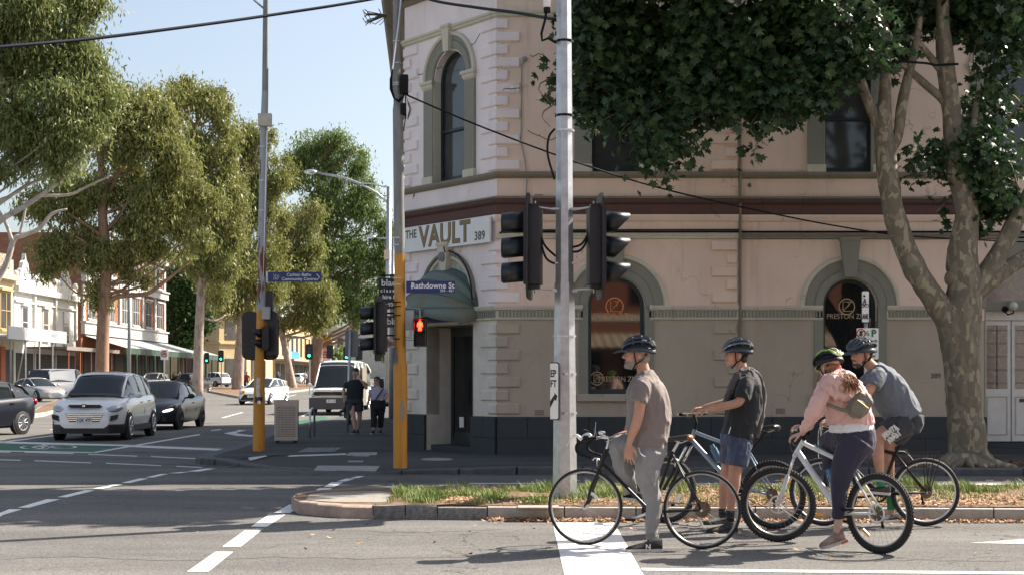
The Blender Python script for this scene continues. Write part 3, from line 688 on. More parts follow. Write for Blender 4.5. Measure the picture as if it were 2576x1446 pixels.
# quoins
def quoin(M, x0, x1, za, zb, m, out=.045, ob=0.0):
    g = .028; c = .018; mb = MB(M); za += g; zb -= g
    mb.loft([[(x0,ob+.02,za),(x1,ob+.02,za),(x1,ob+.02,zb),(x0,ob+.02,zb)],[(x0,ob-out+c,za),(x1,ob-out+c,za),(x1,ob-out+c,zb),(x0,ob-out+c,zb)],[(x0+(c if x0>.01 else 0),ob-out,za+c),(x1-c,ob-out,za+c),(x1-c,ob-out,zb-c),(x0+(c if x0>.01 else 0),ob-out,zb-c)]])
    mb.build('quoin', m, bld)
def stack(z0, z1_, n): return [(z0+(z1_-z0)*i/n, z0+(z1_-z0)*(i+1)/n) for i in range(n)]
UQ = stack(5.20,7.97,12); LQ = stack(2.82,3.98,5); BQ = stack(.82,2.50,7)
for k,(lst,mm) in enumerate(((UQ,PINK),(LQ,PINK),(BQ,MATS['low_wall_paint']))):
    for i,(a,b) in enumerate(lst):
        lg = (i%2 == 0)
        quoin(M1, -.02, .41 if lg else .20, a, b, mm); quoin(M2, CL-(.23 if lg else .46), CL+.02, a, b, mm if k < 2 else MATS['pale_lower_paint'])
        quoin(M2, .01, .24 if lg else .48, a, b, mm if k < 2 else MATS['pale_lower_paint'])
        if k < 2: quoin(M1, u1(1790) if lg else u1(1826), XS-.03, a, b, TAN, out=.075)
        else: quoin(M1, u1(1790)+.04 if lg else u1(1826)+.04, XS-.03, a, b, OCHRE, out=.035)
# downpipe in the step
mb = MB(M1); mb.tube([(XS+.03,-.02,PZ),(XS+.03,-.02,8.7)], .028, 8); mb.build('downpipe', STONEB, bld, smooth=True)
# ---------------- arched windows ----------------
def ring(M, cx, zs, r0, r1, d0, d1, a0=0, a1=180, n=24, bevel=0.0):
    mb = MB(M); R_ = []
    for i in range(n+1):
        t = R(a0+(a1-a0)*i/n); c, s = math.cos(t), math.sin(t)
        R_.append([(cx+r0*c,d0,zs+r0*s),(cx+r0*c,d1+bevel,zs+r0*s),(cx+(r0+bevel)*c,d1,zs+(r0+bevel)*s),(cx+(r1-bevel)*c,d1,zs+(r1-bevel)*s),(cx+r1*c,d1+bevel,zs+r1*s),(cx+r1*c,d0,zs+r1*s)])
    mb.loft(R_); return mb
def bx(M, x0, x1, d0, d1, z0, z1_, name, m, par): mb = MB(M); mb.box((x0,d0,z0),(x1,d1,z1_)); return mb.build(name, m, par)
def keystone(M, cx, z0, z1_, w0, w1, out, m, par, off=0.0):
    mb = MB(M); mb.loft([[(cx-w0/2,off+.05,z0),(cx+w0/2,off+.05,z0),(cx+w0/2,off-out+.02,z0),(cx-w0/2,off-out+.02,z0)],[(cx-w1/2,off+.05,z1_),(cx+w1/2,off+.05,z1_),(cx+w1/2,off-out,z1_),(cx-w1/2,off-out,z1_)]])
    o = mb.build('keystone', m, par); mb = MB(M); mb.box((cx-w1/2-.015,off-out-.02,z1_),(cx+w1/2+.015,off+.05,z1_+.05)); mb.build('keystone_cap', m, par)
def sash(M, cx, hw, zb, zs, off, dep, fm, gm, par_name='window', mid=None):
    """timber arched sash set back in the opening: part 'window', sub-parts"""
    y = off+dep; fr = ring(M, cx, zs, hw-.065, hw, y, y-.05)
    for s_ in (-1,1): fr.box((cx+s_*hw-(.065 if s_ > 0 else 0), y-.05, zb),(cx+s_*hw+(.065 if s_ < 0 else 0), y, zs))
    fr.box((cx-hw+.065,y-.05,zb),(cx+hw-.065,y,zb+.09))
    if mid: fr.box((cx-hw+.065,y-.07,mid),(cx+hw-.065,y,mid+.05))
    w = fr.build(par_name, fm, bld)
    g = MB(M); g.add([(p[0],y-.012,p[1]) for p in arched(cx, hw-.05, zb+.05, zs, 20)], [tuple(range(23))]); g.build('pane', gm, w)
    return w
def upper_window(M, cx, hw, off, trim=SAGE):
    w = sash(M, cx, hw, UZB+.02, UZS, off, .2, DKGREEN, GLASS2, mid=6.15)
    for s_ in (-1,1):
        a, b = (cx+s_*hw, cx+s_*(hw+.30)); x0, x1 = min(a,b), max(a,b)
        bx(M, x0+.0, x1, off-.05, off+.03, UZB+.14, UZS-.14, 'pilaster', trim, w)
        bx(M, x0-.02, x1+.02, off-.075, off+.03, UZB, UZB+.14, 'pilaster_base', CREAM, w)
        mb = MB(M); mb.loft([[(x0-.0,off+.03,z),(x1+.0,off+.03,z),(x1+e,off-.05-e,z),(x0-e,off-.05-e,z)] for z,e in ((UZS-.14,.0),(UZS-.10,.03),(UZS-.06,.03),(UZS-.03,.06),(UZS+.02,.06))]); mb.build('capital', CREAM, w)
        xe = cx+s_*hw; bx(M, min(xe,xe-s_*.012), max(xe,xe-s_*.012), off-.03, off+.14, UZB, UZS, 'reveal_edge', CREAM, w)
    ring(M, cx, UZS+.02, hw+.01, hw+.16, off+.03, off-.045, bevel=.02).build('archivolt', trim, w, smooth=True, sharp=30)
    ring(M, cx, UZS+.02, hw+.165, hw+.24, off+.03, off-.03, bevel=.01).build('archivolt', trim, w, smooth=True, sharp=30)
    ring(M, cx, UZS+.02, hw+.245, hw+.32, off+.03, off-.075, bevel=.02).build('archivolt', CREAM, w, smooth=True, sharp=30)
    keystone(M, cx, UZS+hw-.03, UZS+hw+.42, .16, .24, .13, CREAM, w, off)
for i,(c,h) in enumerate(UW): upper_window(M1, c, h, 0 if i == 0 else .06)
upper_window(M2, C_W[0], C_W[1], 0)
ORG = mat('orange_lettering', (0.75,0.27,0.10), .5, var=0); GOLDL = mat('gold_lettering', (0.50,0.36,0.20), .5, var=0)
def logo(M, x, z, d, r, m, par):
    mb = ring(M, x, z, r*.88, r, -d, -d-.003, 0, 360, 30)
    for a,b in (((-.45,-.55),(-.45,.6)),((-.45,.6),(-.05,.6)),((-.45,.6),(.55,.6)),((.55,.6),(-.45,-.55)),((-.45,-.55),(.62,-.55))):
        A_ = Vector((x+a[0]*r,-d-.002,z+a[1]*r)); B_ = Vector((x+b[0]*r,-d-.002,z+b[1]*r)); mb.tube([A_,B_], r*.05, 4)
    for k in range(8):
        t0 = R(-90+k*22.5); t1 = R(-90+(k+1)*22.5); mb.tube([(x-.1*r+.38*r*math.cos(t0),-d-.002,z+.28*r+.32*r*math.sin(t0)),(x-.1*r+.38*r*math.cos(t1),-d-.002,z+.28*r+.32*r*math.sin(t1))], r*.05, 4)
    mb.build('logo', m, par)
for i,((c,h),off) in enumerate(zip(GW,(0,.06))):
    w = sash(M1, c, h, GZB, GZS, off, .2, DKGREEN, GLASS)
    ring(M1, c, GZS, h, h+.17, off+.05, off-.03, bevel=.03).build('arch_frame', SAGE, w, smooth=True, sharp=30)
    ring(M1, c, GZS, h+.165, h+.345, off+.05, off-.015, bevel=.01).build('archivolt', SAGE, w, smooth=True, sharp=30)
    ring(M1, c, GZS, h+.34, h+.42, off+.05, off-.055, bevel=.02).build('archivolt', CREAM, w, smooth=True, sharp=30)
    for s_ in (-1,1):
        a, b = c+s_*h, c+s_*(h+.16); bx(M1, min(a,b), max(a,b), off-.03, off+.05, z1(1000), GZS, 'jamb', SAGE, w)
    mb = MB(M1); mb.loft([[(c-h-.2,off+.05,z),(c+h+.2,off+.05,z),(c+h+.2,off-o_,z),(c-h-.2,off-o_,z)] for z,o_ in ((z1(1010),.03),(z1(1008),.10),(z1(992),.10),(z1(990),.08))]); mb.build('sill', OCHRE, w)
    keystone(M1, c-.02, z1(697), z1(606), .21, .35, .14, SAGE, w, off)
    if i == 0:
        logo(M1, c-.02, z1(769), -(off+.185), .165, ORG, w); text('PRESTON ZLY', .135, face(M1, c-.02, z1(793), -(off+.184)), ORG, w, sx=.92)
        logo(M1, u1(1503), z1(951), -(off+.185), .125, GOLDL, w); text('PRESTON ZLY', .135, face(M1, u1(1558), z1(953), -(off+.184)), GOLDL, w, sx=.86)
    else:
        logo(M1, c-.02, z1(769), -(off+.185), .15, GOLDL, w); text('PRESTON ZLY', .13, face(M1, c-.02, z1(794), -(off+.184)), GOLDL, w, sx=.9)
# capitals where the string course ends at the windows
for x0,x1,off in ((u1(1452)-.1,u1(1466),0),(u1(1633),u1(1633)+.06,0)):
    bx(M1, x0, x1, off-.11, off+.02, ZC1-.06, ZC1+.005, 'course_end', CREAM, bld)
# ---------------- panelled double door with fanlight ----------------
dr = MB(M1); dr.box((DX0-.0,.42,PZ+.2),(DX0+.08,.50,2.72)); dr.box((DX1-.08,.42,PZ+.2),(DX1,.50,2.72)); dr.box((DX0,.40,2.55),(DX1,.5,2.72)); door = dr.build('white_door', mat('door_white', (0.66,0.65,0.60), .5, var=.08), bld)
stg = mat('leaded_glass', (0.02,0.028,0.03), .1, col2=(.09,.08,.06), scale=9, thr=(.5,.6), spec=.8)
for k in range(4):
    x = DX0+.09+k*.52; mb = MB(M1); mb.box((x,.43,PZ+.22),(x+.50,.48,2.54)); lf_ = mb.build('door_leaf', MATS['door_white'], door)
    mb = MB(M1); mb.box((x+.06,.425,1.30),(x+.44,.43,2.46)); mb.build('leaded_pane', stg, door)
    mb = MB(M1)
    for zz in (1.0,1.25): pass
    mb.box((x+.06,.422,.45),(x+.44,.43,.47)); mb.box((x+.06,.422,1.14),(x+.44,.43,1.16)); mb.box((x+.06,.422,.47),(x+.08,.43,1.14)); mb.box((x+.42,.422,.47),(x+.44,.43,1.14)); mb.build('panel_moulding', mat('door_shadow', (.4,.39,.35), .6, var=.05), door)
    mb = MB(M1)
    for q in range(5): mb.box((x+.06,.421,1.40+q*.24),(x+.44,.424,1.41+q*.24))
    mb.box((x+.24,.421,1.3),(x+.255,.424,2.46)); mb.build('lead_came', BLACK, door)
mb = MB(M1); mb.box((DX0+.75,.415,1.06),(DX0+1.0,.43,1.12)); mb.build('letter_slot', BLUEST, door)
cxd = (DX0+DX1)/2; mb = MB(M1); mb.add([(p[0],.38,p[1]) for p in arc(cxd, 2.88, (DX1-DX0)/2-.08, 0, 180, 20)], [tuple(range(21))]); mb.build('fanlight', stg, door)
mb = MB(M1); mb.box((DX0,.25,2.72),(DX1,.5,2.90)); mb.build('transom', SAGE, door)
ring(M1, cxd, 2.88, (DX1-DX0)/2-.09, (DX1-DX0)/2, .42, .3).build('fanlight_frame', SAGE, door)
ring(M1, cxd, z1(775), (DX1-DX0)/2, (DX1-DX0)/2+.3, .1, .0, bevel=.03).build('archivolt', SAGE, door, smooth=True, sharp=30)
mb = MB(M1); mb.ell((u1(2552)+.02,.12,z1(768)), .085, 14, 10); mb.build('globe_lamp', mat('opal_glass', (.55,.53,.48), .25, var=.1), door, smooth=True)
mb = MB(M1); mb.tube([(u1(2552)+.02,.12,z1(768)-.08),(u1(2552)+.02,.12,z1(786)),(u1(2545),.2,z1(790)),(u1(2540),.26,z1(780))], .014, 6); mb.ell((u1(2540),.25,z1(776)),.06,8,6); mb.build('lamp_bracket', BLACK, door)
for k in range(2): bx(M1, DX0-.05, DX1+.05, -.1+.28*k, .5, PZ-.02 if k == 0 else PZ+.1, PZ+.1+.1*k, 'step', PLINTH, bld)
bx(M1, DX0, DX1, .5, .55, PZ, ZC1+1.3, 'recess_back', BLACK, bld)
for xx in (DX0-.001, DX1): 
    bx(M1, xx-.01, xx+.011, .06, .5, PZ, 2.85, 'door_reveal', OCHRE, bld)
# ---------------- corner shop door ----------------
cd = MB(M2); y = .62
for a,b,c,d in ((D_U[0],D_U[0]+.08,PZ+.1,DZT),(D_U[1]-.08,D_U[1],PZ+.1,DZT),(D_U[0]+.08,D_U[1]-.08,DZT-.1,DZT),(D_U[0]+.70,D_U[0]+.78,PZ+.1,DZT-.1),(D_U[0]+.08,D_U[1]-.08,PZ+.1,PZ+.22),(D_U[0]+.08,D_U[1]-.08,2.30,2.36)): cd.box((a,y-.05,c),(b,y,d))
cdo = cd.build('shop_door', mat('dark_door_frame', (.035,.045,.045), .4, var=.2), bld)
bx(M2, D_U[0]+.08, D_U[1]-.08, y-.03, y-.02, PZ+.2, DZT-.1, 'door_glass', GLASS, cdo)
bx(M2, D_U[0]+.12, D_U[0]+.66, y-.06, y-.03, PZ+.22, .45, 'kick_panel', MATS['dark_door_frame'], cdo)
bx(M2, D_U[0]+.3, D_U[0]+.44, y-.065, y-.05, .55, .75, 'notice', SIGNW, cdo)
bx(M2, D_U[0]+.82, D_U[1]-.12, y-.06, y-.03, .80, .92, 'rail', MATS['dark_door_frame'], cdo)
mb = MB(M2); mb.tube([(D_U[0]+.66,y-.09,1.0),(D_U[0]+.66,y-.09,1.5)], .015, 6); mb.build('door_handle', BLACK, cdo)
bx(M2, D_U[0], D_U[1], .1, .7, PZ-.05, PZ+.10, 'door_step', PLINTH, bld)
# blind arch over the door, keystone with a carved rosette, and the scalloped dome awning
cz = 3.0; cu_ = 1.48
ring(M2, cu_, cz, .0+.02, .72, .02, -.01).build('tympanum', mat('pale_tympanum', (.40,.41,.37), .8, var=.25, scale=8), bld)
ring(M2, cu_, cz, .72, .80, .05, -.05, bevel=.02, a0=-10, a1=190).build('door_archivolt', CREAM, bld, smooth=True, sharp=30)
ring(M2, cu_, cz, .80, .86, .05, -.09, bevel=.02, a0=-10, a1=190).build('door_archivolt', SAGE, bld, smooth=True, sharp=30)
keystone(M2, cu_, cz+.48, cz+.98, .17, .34, .16, CREAM, bld)
mb = MB(M2); mb.disc((cu_,-.17,cz+.76), (0,1,0), .09, .03, 20); mb.ell((cu_,-.18,cz+.76),(.05,.03,.06),10,6); mb.build('rosette', mat('rosette_grey', (.22,.2,.22), .7, var=.3, scale=40), bld)
mb = MB(M2); mb.tube([(cu_-.14,-.2,4.0),(cu_-.15,-.2,3.7),(cu_-.2,-.13,3.62)]+[(cu_-(.9)*math.cos(R(a)),-.12,cz+.9*math.sin(R(a))) for a in (70,90,110,130,150,170,185)][::1], .014, 5); 
mb = MB(M2); mb.tube([(cu_+.12,-.2,3.95),(cu_+.12,-.18,cz+.84)]+[(cu_+.88*math.sin(R(a)),-.11,cz+.88*math.cos(R(a))) for a in range(10,100,10)]+[(cu_+.9,-.11,2.85)], .014, 5); mb.build('arch_cable', BLACK, bld)
aw = thing('dome_awning', 'faded teal domed fabric awning with scalloped valance over the corner shop door', 'awning', tuple(M2 @ Vector((1.48,0,2.6))))
AWN = mat('awning_fabric', (0.115,0.165,0.15), .8, var=.18, scale=3, bump=.1); AWN2 = mat('awning_fabric_faded', (0.17,0.21,0.185), .8, col2=(.20,.17,.11), thr=(.5,.7), scale=3)
ribs = [0,22,44,66,90]; aR, aD, aH = .93, .78, .78
def awp(phi, th):  # phi: rib angle from wall(0)->front... th along half circle
    r = 1; x = cu_+aR*math.cos(R(th)); s = math.sin(R(th)); return Vector((x, -aD*s*math.cos(R(phi)), 2.78+aH*s*math.sin(R(phi))))
for k,(p0,p1) in enumerate(zip(ribs, ribs[1:])):
    mb = MB(M2); rings = []
    for j in range(5):
        f = j/4; phi = p0+(p1-p0)*f; sag = 1-.05*math.sin(math.pi*f)
        rings.append([Vector((cu_,0,2.78))+(awp(phi, 2+th*176/20)-Vector((cu_,0,2.78)))*sag for th in range(21)])
    mb.loft(rings, cap=False, closed=False); o = mb.build('awning_panel', AWN if k%2 else AWN2, aw, smooth=True); o.modifiers.new('s','SOLIDIFY').thickness = .008
mb = MB(M2); ringa, ringb = [], []
for th in range(41):
    t = th/40*180; p = awp(0, t); sc = .16+.09*abs(math.sin(R(t*2.5)))+(.06 if t < 30 or t > 150 else 0)
    ringa.append(p); ringb.append(p-Vector((0,0,sc)))
mb.loft([ringa, ringb], cap=False, closed=False); o = mb.build('valance', AWN2, aw, smooth=True); o.modifiers.new('s','SOLIDIFY').thickness = .008
for k,ch in enumerate('LINE'):
    t = 104-k*9.5; p = awp(0, t); q = awp(0, t-1); d = (q-p).normalized(); ang = math.atan2(d.y, d.x)
    text(ch, .15, M2 @ Matrix.Translation(p+Vector((0,0,-.09))) @ Matrix.Rotation(ang, 4, 'Z') @ Matrix.Translation((0,-.012,0)) @ Matrix.Rotation(R(90),4,'X'), SIGNK, aw, bold=.003)
mb = MB(M2)
for phi in ribs: mb.tube([awp(phi, 2+th*176/16) for th in range(17)], .012, 5)
mb.build('awning_rib', AWN, aw)
bx(M2, cu_-.8, cu_+.8, -.25, -.0, 2.55, 2.62, 'awning_bar', SIGNB, aw)
# ---------------- shop sign ----------------
sg = thing('shop_sign', 'white board reading THE VAULT 389 in gold letters above the corner door', 'sign', tuple(M2 @ Vector((1.5,-.1,4.15))))
mb = MB(M2); mb.box((.13,-.14,3.93),(2.93,-.10,4.39)); mb.build('board', SIGNW, sg)
GOLD = mat('gold_paint', (0.24,0.15,0.05), .45, var=.1); GREYL = mat('grey_lettering', (.10,.09,.075), .5, var=0)
for s_,sz,x,z,mm,sx,b_ in (('THE',.225,.43,4.26,GREYL,.9,.005),('VAULT',.54,1.53,4.165,SIGNK,.96,.020),('VAULT',.54,1.53,4.165,GOLD,.96,.010),('389',.22,2.64,4.06,GREYL,.95,.005)):
    text(s_, sz, face(M2, x, z, .142 if mm is not GOLD else .1445), mm, sg, sx=sx, bold=b_, space=1.04)
# ---------------- details on the walls ----------------
vm = mat('vent_holes', (.09,.08,.07), .9, var=.4, scale=60)
for k,(x,y) in enumerate(((1355,496),(1740,498),(1955,500),(2340,498),(1357,1037),(1965,1033))):
    off = 0 if x < 1857 else .06; u = u1(x); z = z1(y)
    mb = MB(M1); mb.box((u-.09,off-.006,z-.055),(u+.09,off+.02,z+.055)); v_ = mb.build('wall_vent', TAN if y < 600 else OCHRE, bld)
    mb = MB(M1)
    for i in range(7):
        for j in range(3): mb.box((u-.08+i*.0235,off-.009,z-.045+j*.034),(u-.066+i*.0235,off-.004,z-.022+j*.034))
    mb.build('vent_slots', vm, v_)
mb = MB(M1); mb.tube([(u1(1320),-.02,z1(152)),(u1(1312),-.03,z1(165)),(u1(1311),-.03,z1(330)),(u1(1309),-.03,z1(352)),(u1(1320),-.03,z1(400)),(u1(1325),-.05,z1(450)),(u1(1323),-.04,z1(508))], .012, 6); mb.ell((u1(1320),-.03,z1(150)),(.05,.03,.045),8,6); mb.build('wall_conduit', GREYPOLE, bld)
mb = MB(M1); mb.tube([(.05,-.065,4.085),(.1,-.065,4.11),(XS,-.065,4.115)], .02, 6); mb.tube([(XS,-.01,4.115),(XE,-.01,4.115)], .02, 6); mb.tube([(.1,-.065,4.14),(XS,-.065,4.15)], .012, 6); mb.build('wall_conduit', BLACK, bld)
text('389', .125, face(M1, u1(2356), z1(945), -.055), GREYL, bld, bold=.003)
crk = MB(M2); random.seed(3)
for x0,z0,dx,n in ((.2,7.35,.11,16),(1.75,7.62,.09,10),(.3,4.98,.02,6)):
    p = [(x0,-.004,z0)]
    for k in range(n): p.append((p[-1][0]+dx*random.uniform(.3,1.2),-.004,p[-1][2]+random.uniform(-.07,.085)))
    crk.tube([q for q in p if q[0] < 2.9], .007, 4)
crk.build('plaster_crack', mat('crack_dark', (.07,.045,.04), .95, var=.2), bld)
crk = MB(M1)
for x0,z0 in ((.6,7.3),(.75,5.85),(.55,5.95),(.1,6.65),(3.05,6.4)):
    p = [(x0,-.004 if x0 > .45 else -.05,z0)]
    for k in range(5): p.append((p[-1][0]+random.uniform(.02,.09),p[-1][1],p[-1][2]+random.uniform(-.04,.04)))
    crk.tube(p, .006, 4)
crk.build('plaster_crack', MATS['crack_dark'], bld)
# weeds rooted in the cornice
wd = MB()
for k in range(26):
    c = Vector((-2.55,27.9,8.6)); p = c+Vector((-random.random()*.35,random.random()*.2,random.uniform(-.15,.1))); wd.tube([c+Vector((.1,0,0)),p,p+Vector((-.06,0,random.uniform(-.12,.12)))], .009, 4)
tag(wd.build('weed', mat('dry_weed', (.09,.075,.055), .9)), 'dry weeds growing out of the cornice at the building corner', 'weed')
# hanging shop signs along the side street
def hang_sign(x0, x1, y0, y1, Y, lines, bgm, fgm, name, label):
    a = W(x0,y1,Y); b = W(x1,y0,Y); t = thing(name, label, 'sign', tuple((a+b)/2)); mb = MB(); mb.box((a.x,Y-.04,a.z),(b.x,Y+.04,b.z)); mb.build('board', bgm, t)
    for s_,sz,x,y,al in lines:
        p = W(x,y,Y-.045); text(s_, sz, Matrix.Translation(p) @ Matrix.Rotation(R(90),4,'X'), fgm, t, align=al, bold=.004)
    mb = MB(); mb.tube([(a.x,Y,b.z+.06),(b.x+.5,Y,b.z+.06)], .02, 5); mb.build('bracket', BLACK, t)
hang_sign(953,1012,700,777,30.5,(('black',.20,959,712,'LEFT'),('c l a s s i c',.10,957,731,'LEFT'),('hire & sales',.12,962,747,'LEFT'),('ph: 9347',.11,957,766,'LEFT')), SIGNK, SIGNW, 'hanging_sign', 'tall black hanging sign reading black, topmost beside the orange pole')
hang_sign(967,1012,794,823,30.9,(('black',.20,973,808,'LEFT'),), mat('sign_slate', (.02,.03,.035), .3), SIGNW, 'hanging_sign', 'dark framed lightbox sign between two other shop signs beside the orange pole')
hang_sign(962,1012,850,874,31.3,(('black',.18,963,862,'LEFT'),), mat('sign_peach', (.62,.42,.33), .6), GREYL, 'hanging_sign', 'small peach coloured hanging sign, lowest beside the orange pole')
# ---------------- the far side of the street behind the camera, seen in the windows ----------------
BRK = mat('red_brick', (0.22,0.07,0.04), .85, col2=(.30,.12,.07), scale=16, stretch=(1,1,5), bump=.3, bscale=40)
ob = thing('brick_terrace', 'red brick shops with corrugated awning on the opposite side of the street', 'building', (3,-14,0))
mb = MB(); mb.box((-16,-22,0),(22,-14,8.4)); mb.build('wall', BRK, ob)
for x0,x1,h,m_,lb_ in ((-70,-16.2,9,CREAM,'cream'),(22.2,70,9.5,PINK,'pale pink')): tag(MB().box((x0,-22,0),(x1,-14,h)).build('added_terrace', m_), lb_+' rendered terrace added out of view across the street to block low sky', 'building')  # unseen terraces added to block low sky and bounce sun at the front
tag(MB().box((15.2,25.9,0),(60,45,9.5)).build('added_side_block', TAN), 'tan block added out of view beside the corner building to cut sky light', 'building')  # unseen block, put in to lessen sky light on the shaded road
mb = MB(); mb.box((-16,-14.15,7.2),(22,-13.9,7.6)); mb.box((-16,-14.08,4.2),(22,-13.95,4.5)); mb.build('cornice', CREAM, ob)
mb = MB()
for i in range(95):
    x = -16+i*.4; mb.add([(x,-14,3.6),(x+.2,-14,3.66),(x+.4,-14,3.6),(x+.4,-10.8,2.9),(x+.2,-10.8,2.96),(x,-10.8,2.9)], [(0,1,4,5),(1,2,3,4)])
mb.build('corrugated_awning', mat('corrugated_cream', (.55,.45,.32), .5, var=.2), ob)
for i in range(9):
    x = -14.5+i*4; bx(Matrix(), x, x+1.1, -13.98, -13.9, 5, 6.6, 'window', GLASS, ob); bx(Matrix(), x-.4, x+2.6, -13.98, -13.9, .6, 2.8, 'shop_window', GLASS, ob)
mb = MB(); mb.add([(-60,-13.9,.1),(60,-13.9,.1),(60,-10.2,.1),(-60,-10.2,.1)], [(0,1,2,3)]); o = mb.build('far_pavement', CONC, kind='structure')
# ---------------- poles, signals, signs, wires ----------------
ORANGE = mat('orange_pole_paint', (0.62,0.27,0.03), 0.5, col2=(0.52,0.24,0.04), thr=(.45,.7), scale=3, bump=.08, bscale=30)
RUSTG = mat('rusty_grey_pole', (0.36,0.38,0.40), 0.6, .2, col2=(0.17,0.06,0.03), thr=(.52,.57), scale=1.6, stretch=(5,5,1))
CONCP = mat('weathered_steel_pole', (0.20,0.21,0.21), .65, .2, col2=(0.34,0.33,0.31), thr=(.4,.75), scale=3, stretch=(3,3,.6))
SIGK = mat('signal_black', (0.010,0.013,0.018), .38, var=.2)
def lamp_mat(nm, c, s): return mat(nm, (0.02,0.02,0.02), .3, var=0, emit=(c, s))
RED_ON = lamp_mat('red_lamp', (1.0,0.03,0.01), 6); GRN_ON = lamp_mat('green_lamp', (0.02,0.95,0.55), 3)
LENS = mat('dark_lens', (.03,.03,.03), .12, var=.2)
def pole(name, label, pts, radii, mats, loc, group=None, n=16, cat='pole'):
    t = thing(name, label, cat, loc, group=group)
    for i,m in enumerate(mats):
        mb = MB(); mb.tube([pts[i], pts[i+1]], [radii[2*i], radii[2*i+1]], n); mb.build('pole_shaft', m, t, smooth=True, sharp=30)
    return t
# --- big galvanised pole on the island
YP = 15.9; b0 = Vector((W(1421,1250,YP).x, YP, HI-.02)); tp = Vector((W(1418,-260,YP).x, YP, W(0,-260,YP).z))
sp = thing('light_pole', 'thick galvanised octagonal steel pole standing in the grass of the median island', 'pole', tuple(b0))
def octa(mb, p0, p1, r0, r1, n=8, tw=R(22.5)):
    mb.loft([[p+Vector((math.cos(tw+2*math.pi*j/n)*r, math.sin(tw+2*math.pi*j/n)*r, 0)) for j in range(n)] for p,r in ((p0,r0),(p1,r1))])
pm = b0.lerp(tp, .36)
mb = MB(); octa(mb, b0, pm, .146, .118); mb.build('pole_shaft', STEEL, sp)
mb = MB(); octa(mb, pm-Vector((0,0,.01)), tp, .108, .078); mb.build('pole_shaft', STEEL, sp)
for y,k in ((1038,.136),(940,.13),(845,.127),(330,.108),(292,.102),(105,.098)):
    p = W(1420,y,YP); mb = MB(); mb.tube([p-Vector((0,0,.012)),p+Vector((0,0,.012))], k+.004, 8); mb.build('pole_band', STEEL if y > 300 else BLACK, sp)
# signal heads
def signal(name, label, c, face_dir, n=3, scale=1.0, lit=None, back=None, group=None, visor=True, board=True, full=False):
    """c: centre of the housing; face_dir: angle the lenses face"""
    t = thing(name, label, 'traffic light', tuple(c), face_dir, group)   # local -y... lenses face local +x
    h = .27*n*scale; w = .30*scale; s = scale
    mb = MB(); mb.box((-.09*s,-w/2,-h/2),(.09*s,w/2,h/2)); mb.box((-.07*s,-w*.3,h/2),(.05*s,w*.3,h/2+.05*s)); mb.box((-.07*s,-w*.3,-h/2-.05*s),(.05*s,w*.3,-h/2)); mb.build('signal_housing', SIGK, t, world=False)
    if board:
        bw, bh = .27*s, h/2+.16*s; r = .12*s
        pts = [(bw-r+r*math.cos(R(a)),bh-r+r*math.sin(R(a))) for a in (0,30,60,90)]+[(-bw+r+r*math.cos(R(a)),bh-r+r*math.sin(R(a))) for a in (90,120,150,180)]+[(-bw+r+r*math.cos(R(a)),-bh+r+r*math.sin(R(a))) for a in (180,210,240,270)]+[(bw-r+r*math.cos(R(a)),-bh+r+r*math.sin(R(a))) for a in (270,300,330,360)]
        mb = MB(); mb.prism(pts, Matrix.Rotation(R(90),4,'Z'), -.05*s, -.03*s); mb.build('backing_board', SIGK, t, world=False)
    for i in range(n):
        z = h/2-(i+.5)*h/n; m = LENS
        if lit is not None and lit[0] == i: m = lit[1]
        mb = MB(); mb.disc((.092*s,0,z), (1,0,0), .10*s, .012, 20); mb.build('lens', m, t, world=False)
        if visor:
            mb = MB(); ra, rb = [], []
            for k in range(15):
                a = R(-55+290*k/14); e = Vector((0, math.cos(a), math.sin(a)))
                L_ = .27*s*(.35+.65*max(0,min(1,(math.sin(a)+.9)/1.5))) if not full else .245*s
                ra.append(Vector((.09*s,0,z))+e*.118*s); rb.append(Vector((.09*s+L_,0,z-.02*s))+e*.118*s)
            mb.loft([ra,rb], cap=False, closed=False); o = mb.build('visor', SIGK, t, smooth=True, world=False); o.modifiers.new('s','SOLIDIFY').thickness = .008*s
    return t
c1 = W(1341,621,15.8); s1 = signal('traffic_light', 'black traffic light facing left, on the left side of the galvanised pole', c1, R(173), scale=1.03, full=True)
c2 = W(1500,621,15.8); s2 = signal('traffic_light', 'black traffic light facing right with sunlit visors, on the right side of the galvanised pole', c2, R(4), scale=1.03)
mb = MB()
for yy in (524,730):
    for sx,xc in ((-1,1352),(1,1488)):
        p = W(1420+sx*14, yy+(4 if yy < 600 else -2), YP-.05); q = W(xc+sx*6, yy-4, 15.8); mb.tube([p,q], .009, 5); mb.tube([p+Vector((0,.12,0)),q], .009, 5)
        mb.cbox(W(1420+sx*22, yy+2, YP-.04), (.09,.06,.022)); mb.tube([q+Vector((0,0,-.05)),q+Vector((0,0,.06))], .012, 6)
for x in (1398,1446): mb.cbox(W(x,662,YP-.04),(.07,.05,.02))
mb.build('signal_bracket', STEEL, sp, kind='stuff')
mb = MB(); mb.box(tuple(W(1401,738,YP)+Vector((0,-.02,0))), tuple(W(1440,532,YP)+Vector((0,.12,0)))); mb.build('mounting_channel', mat('dark_channel', (.05,.06,.075), .5), sp)
mb = MB()
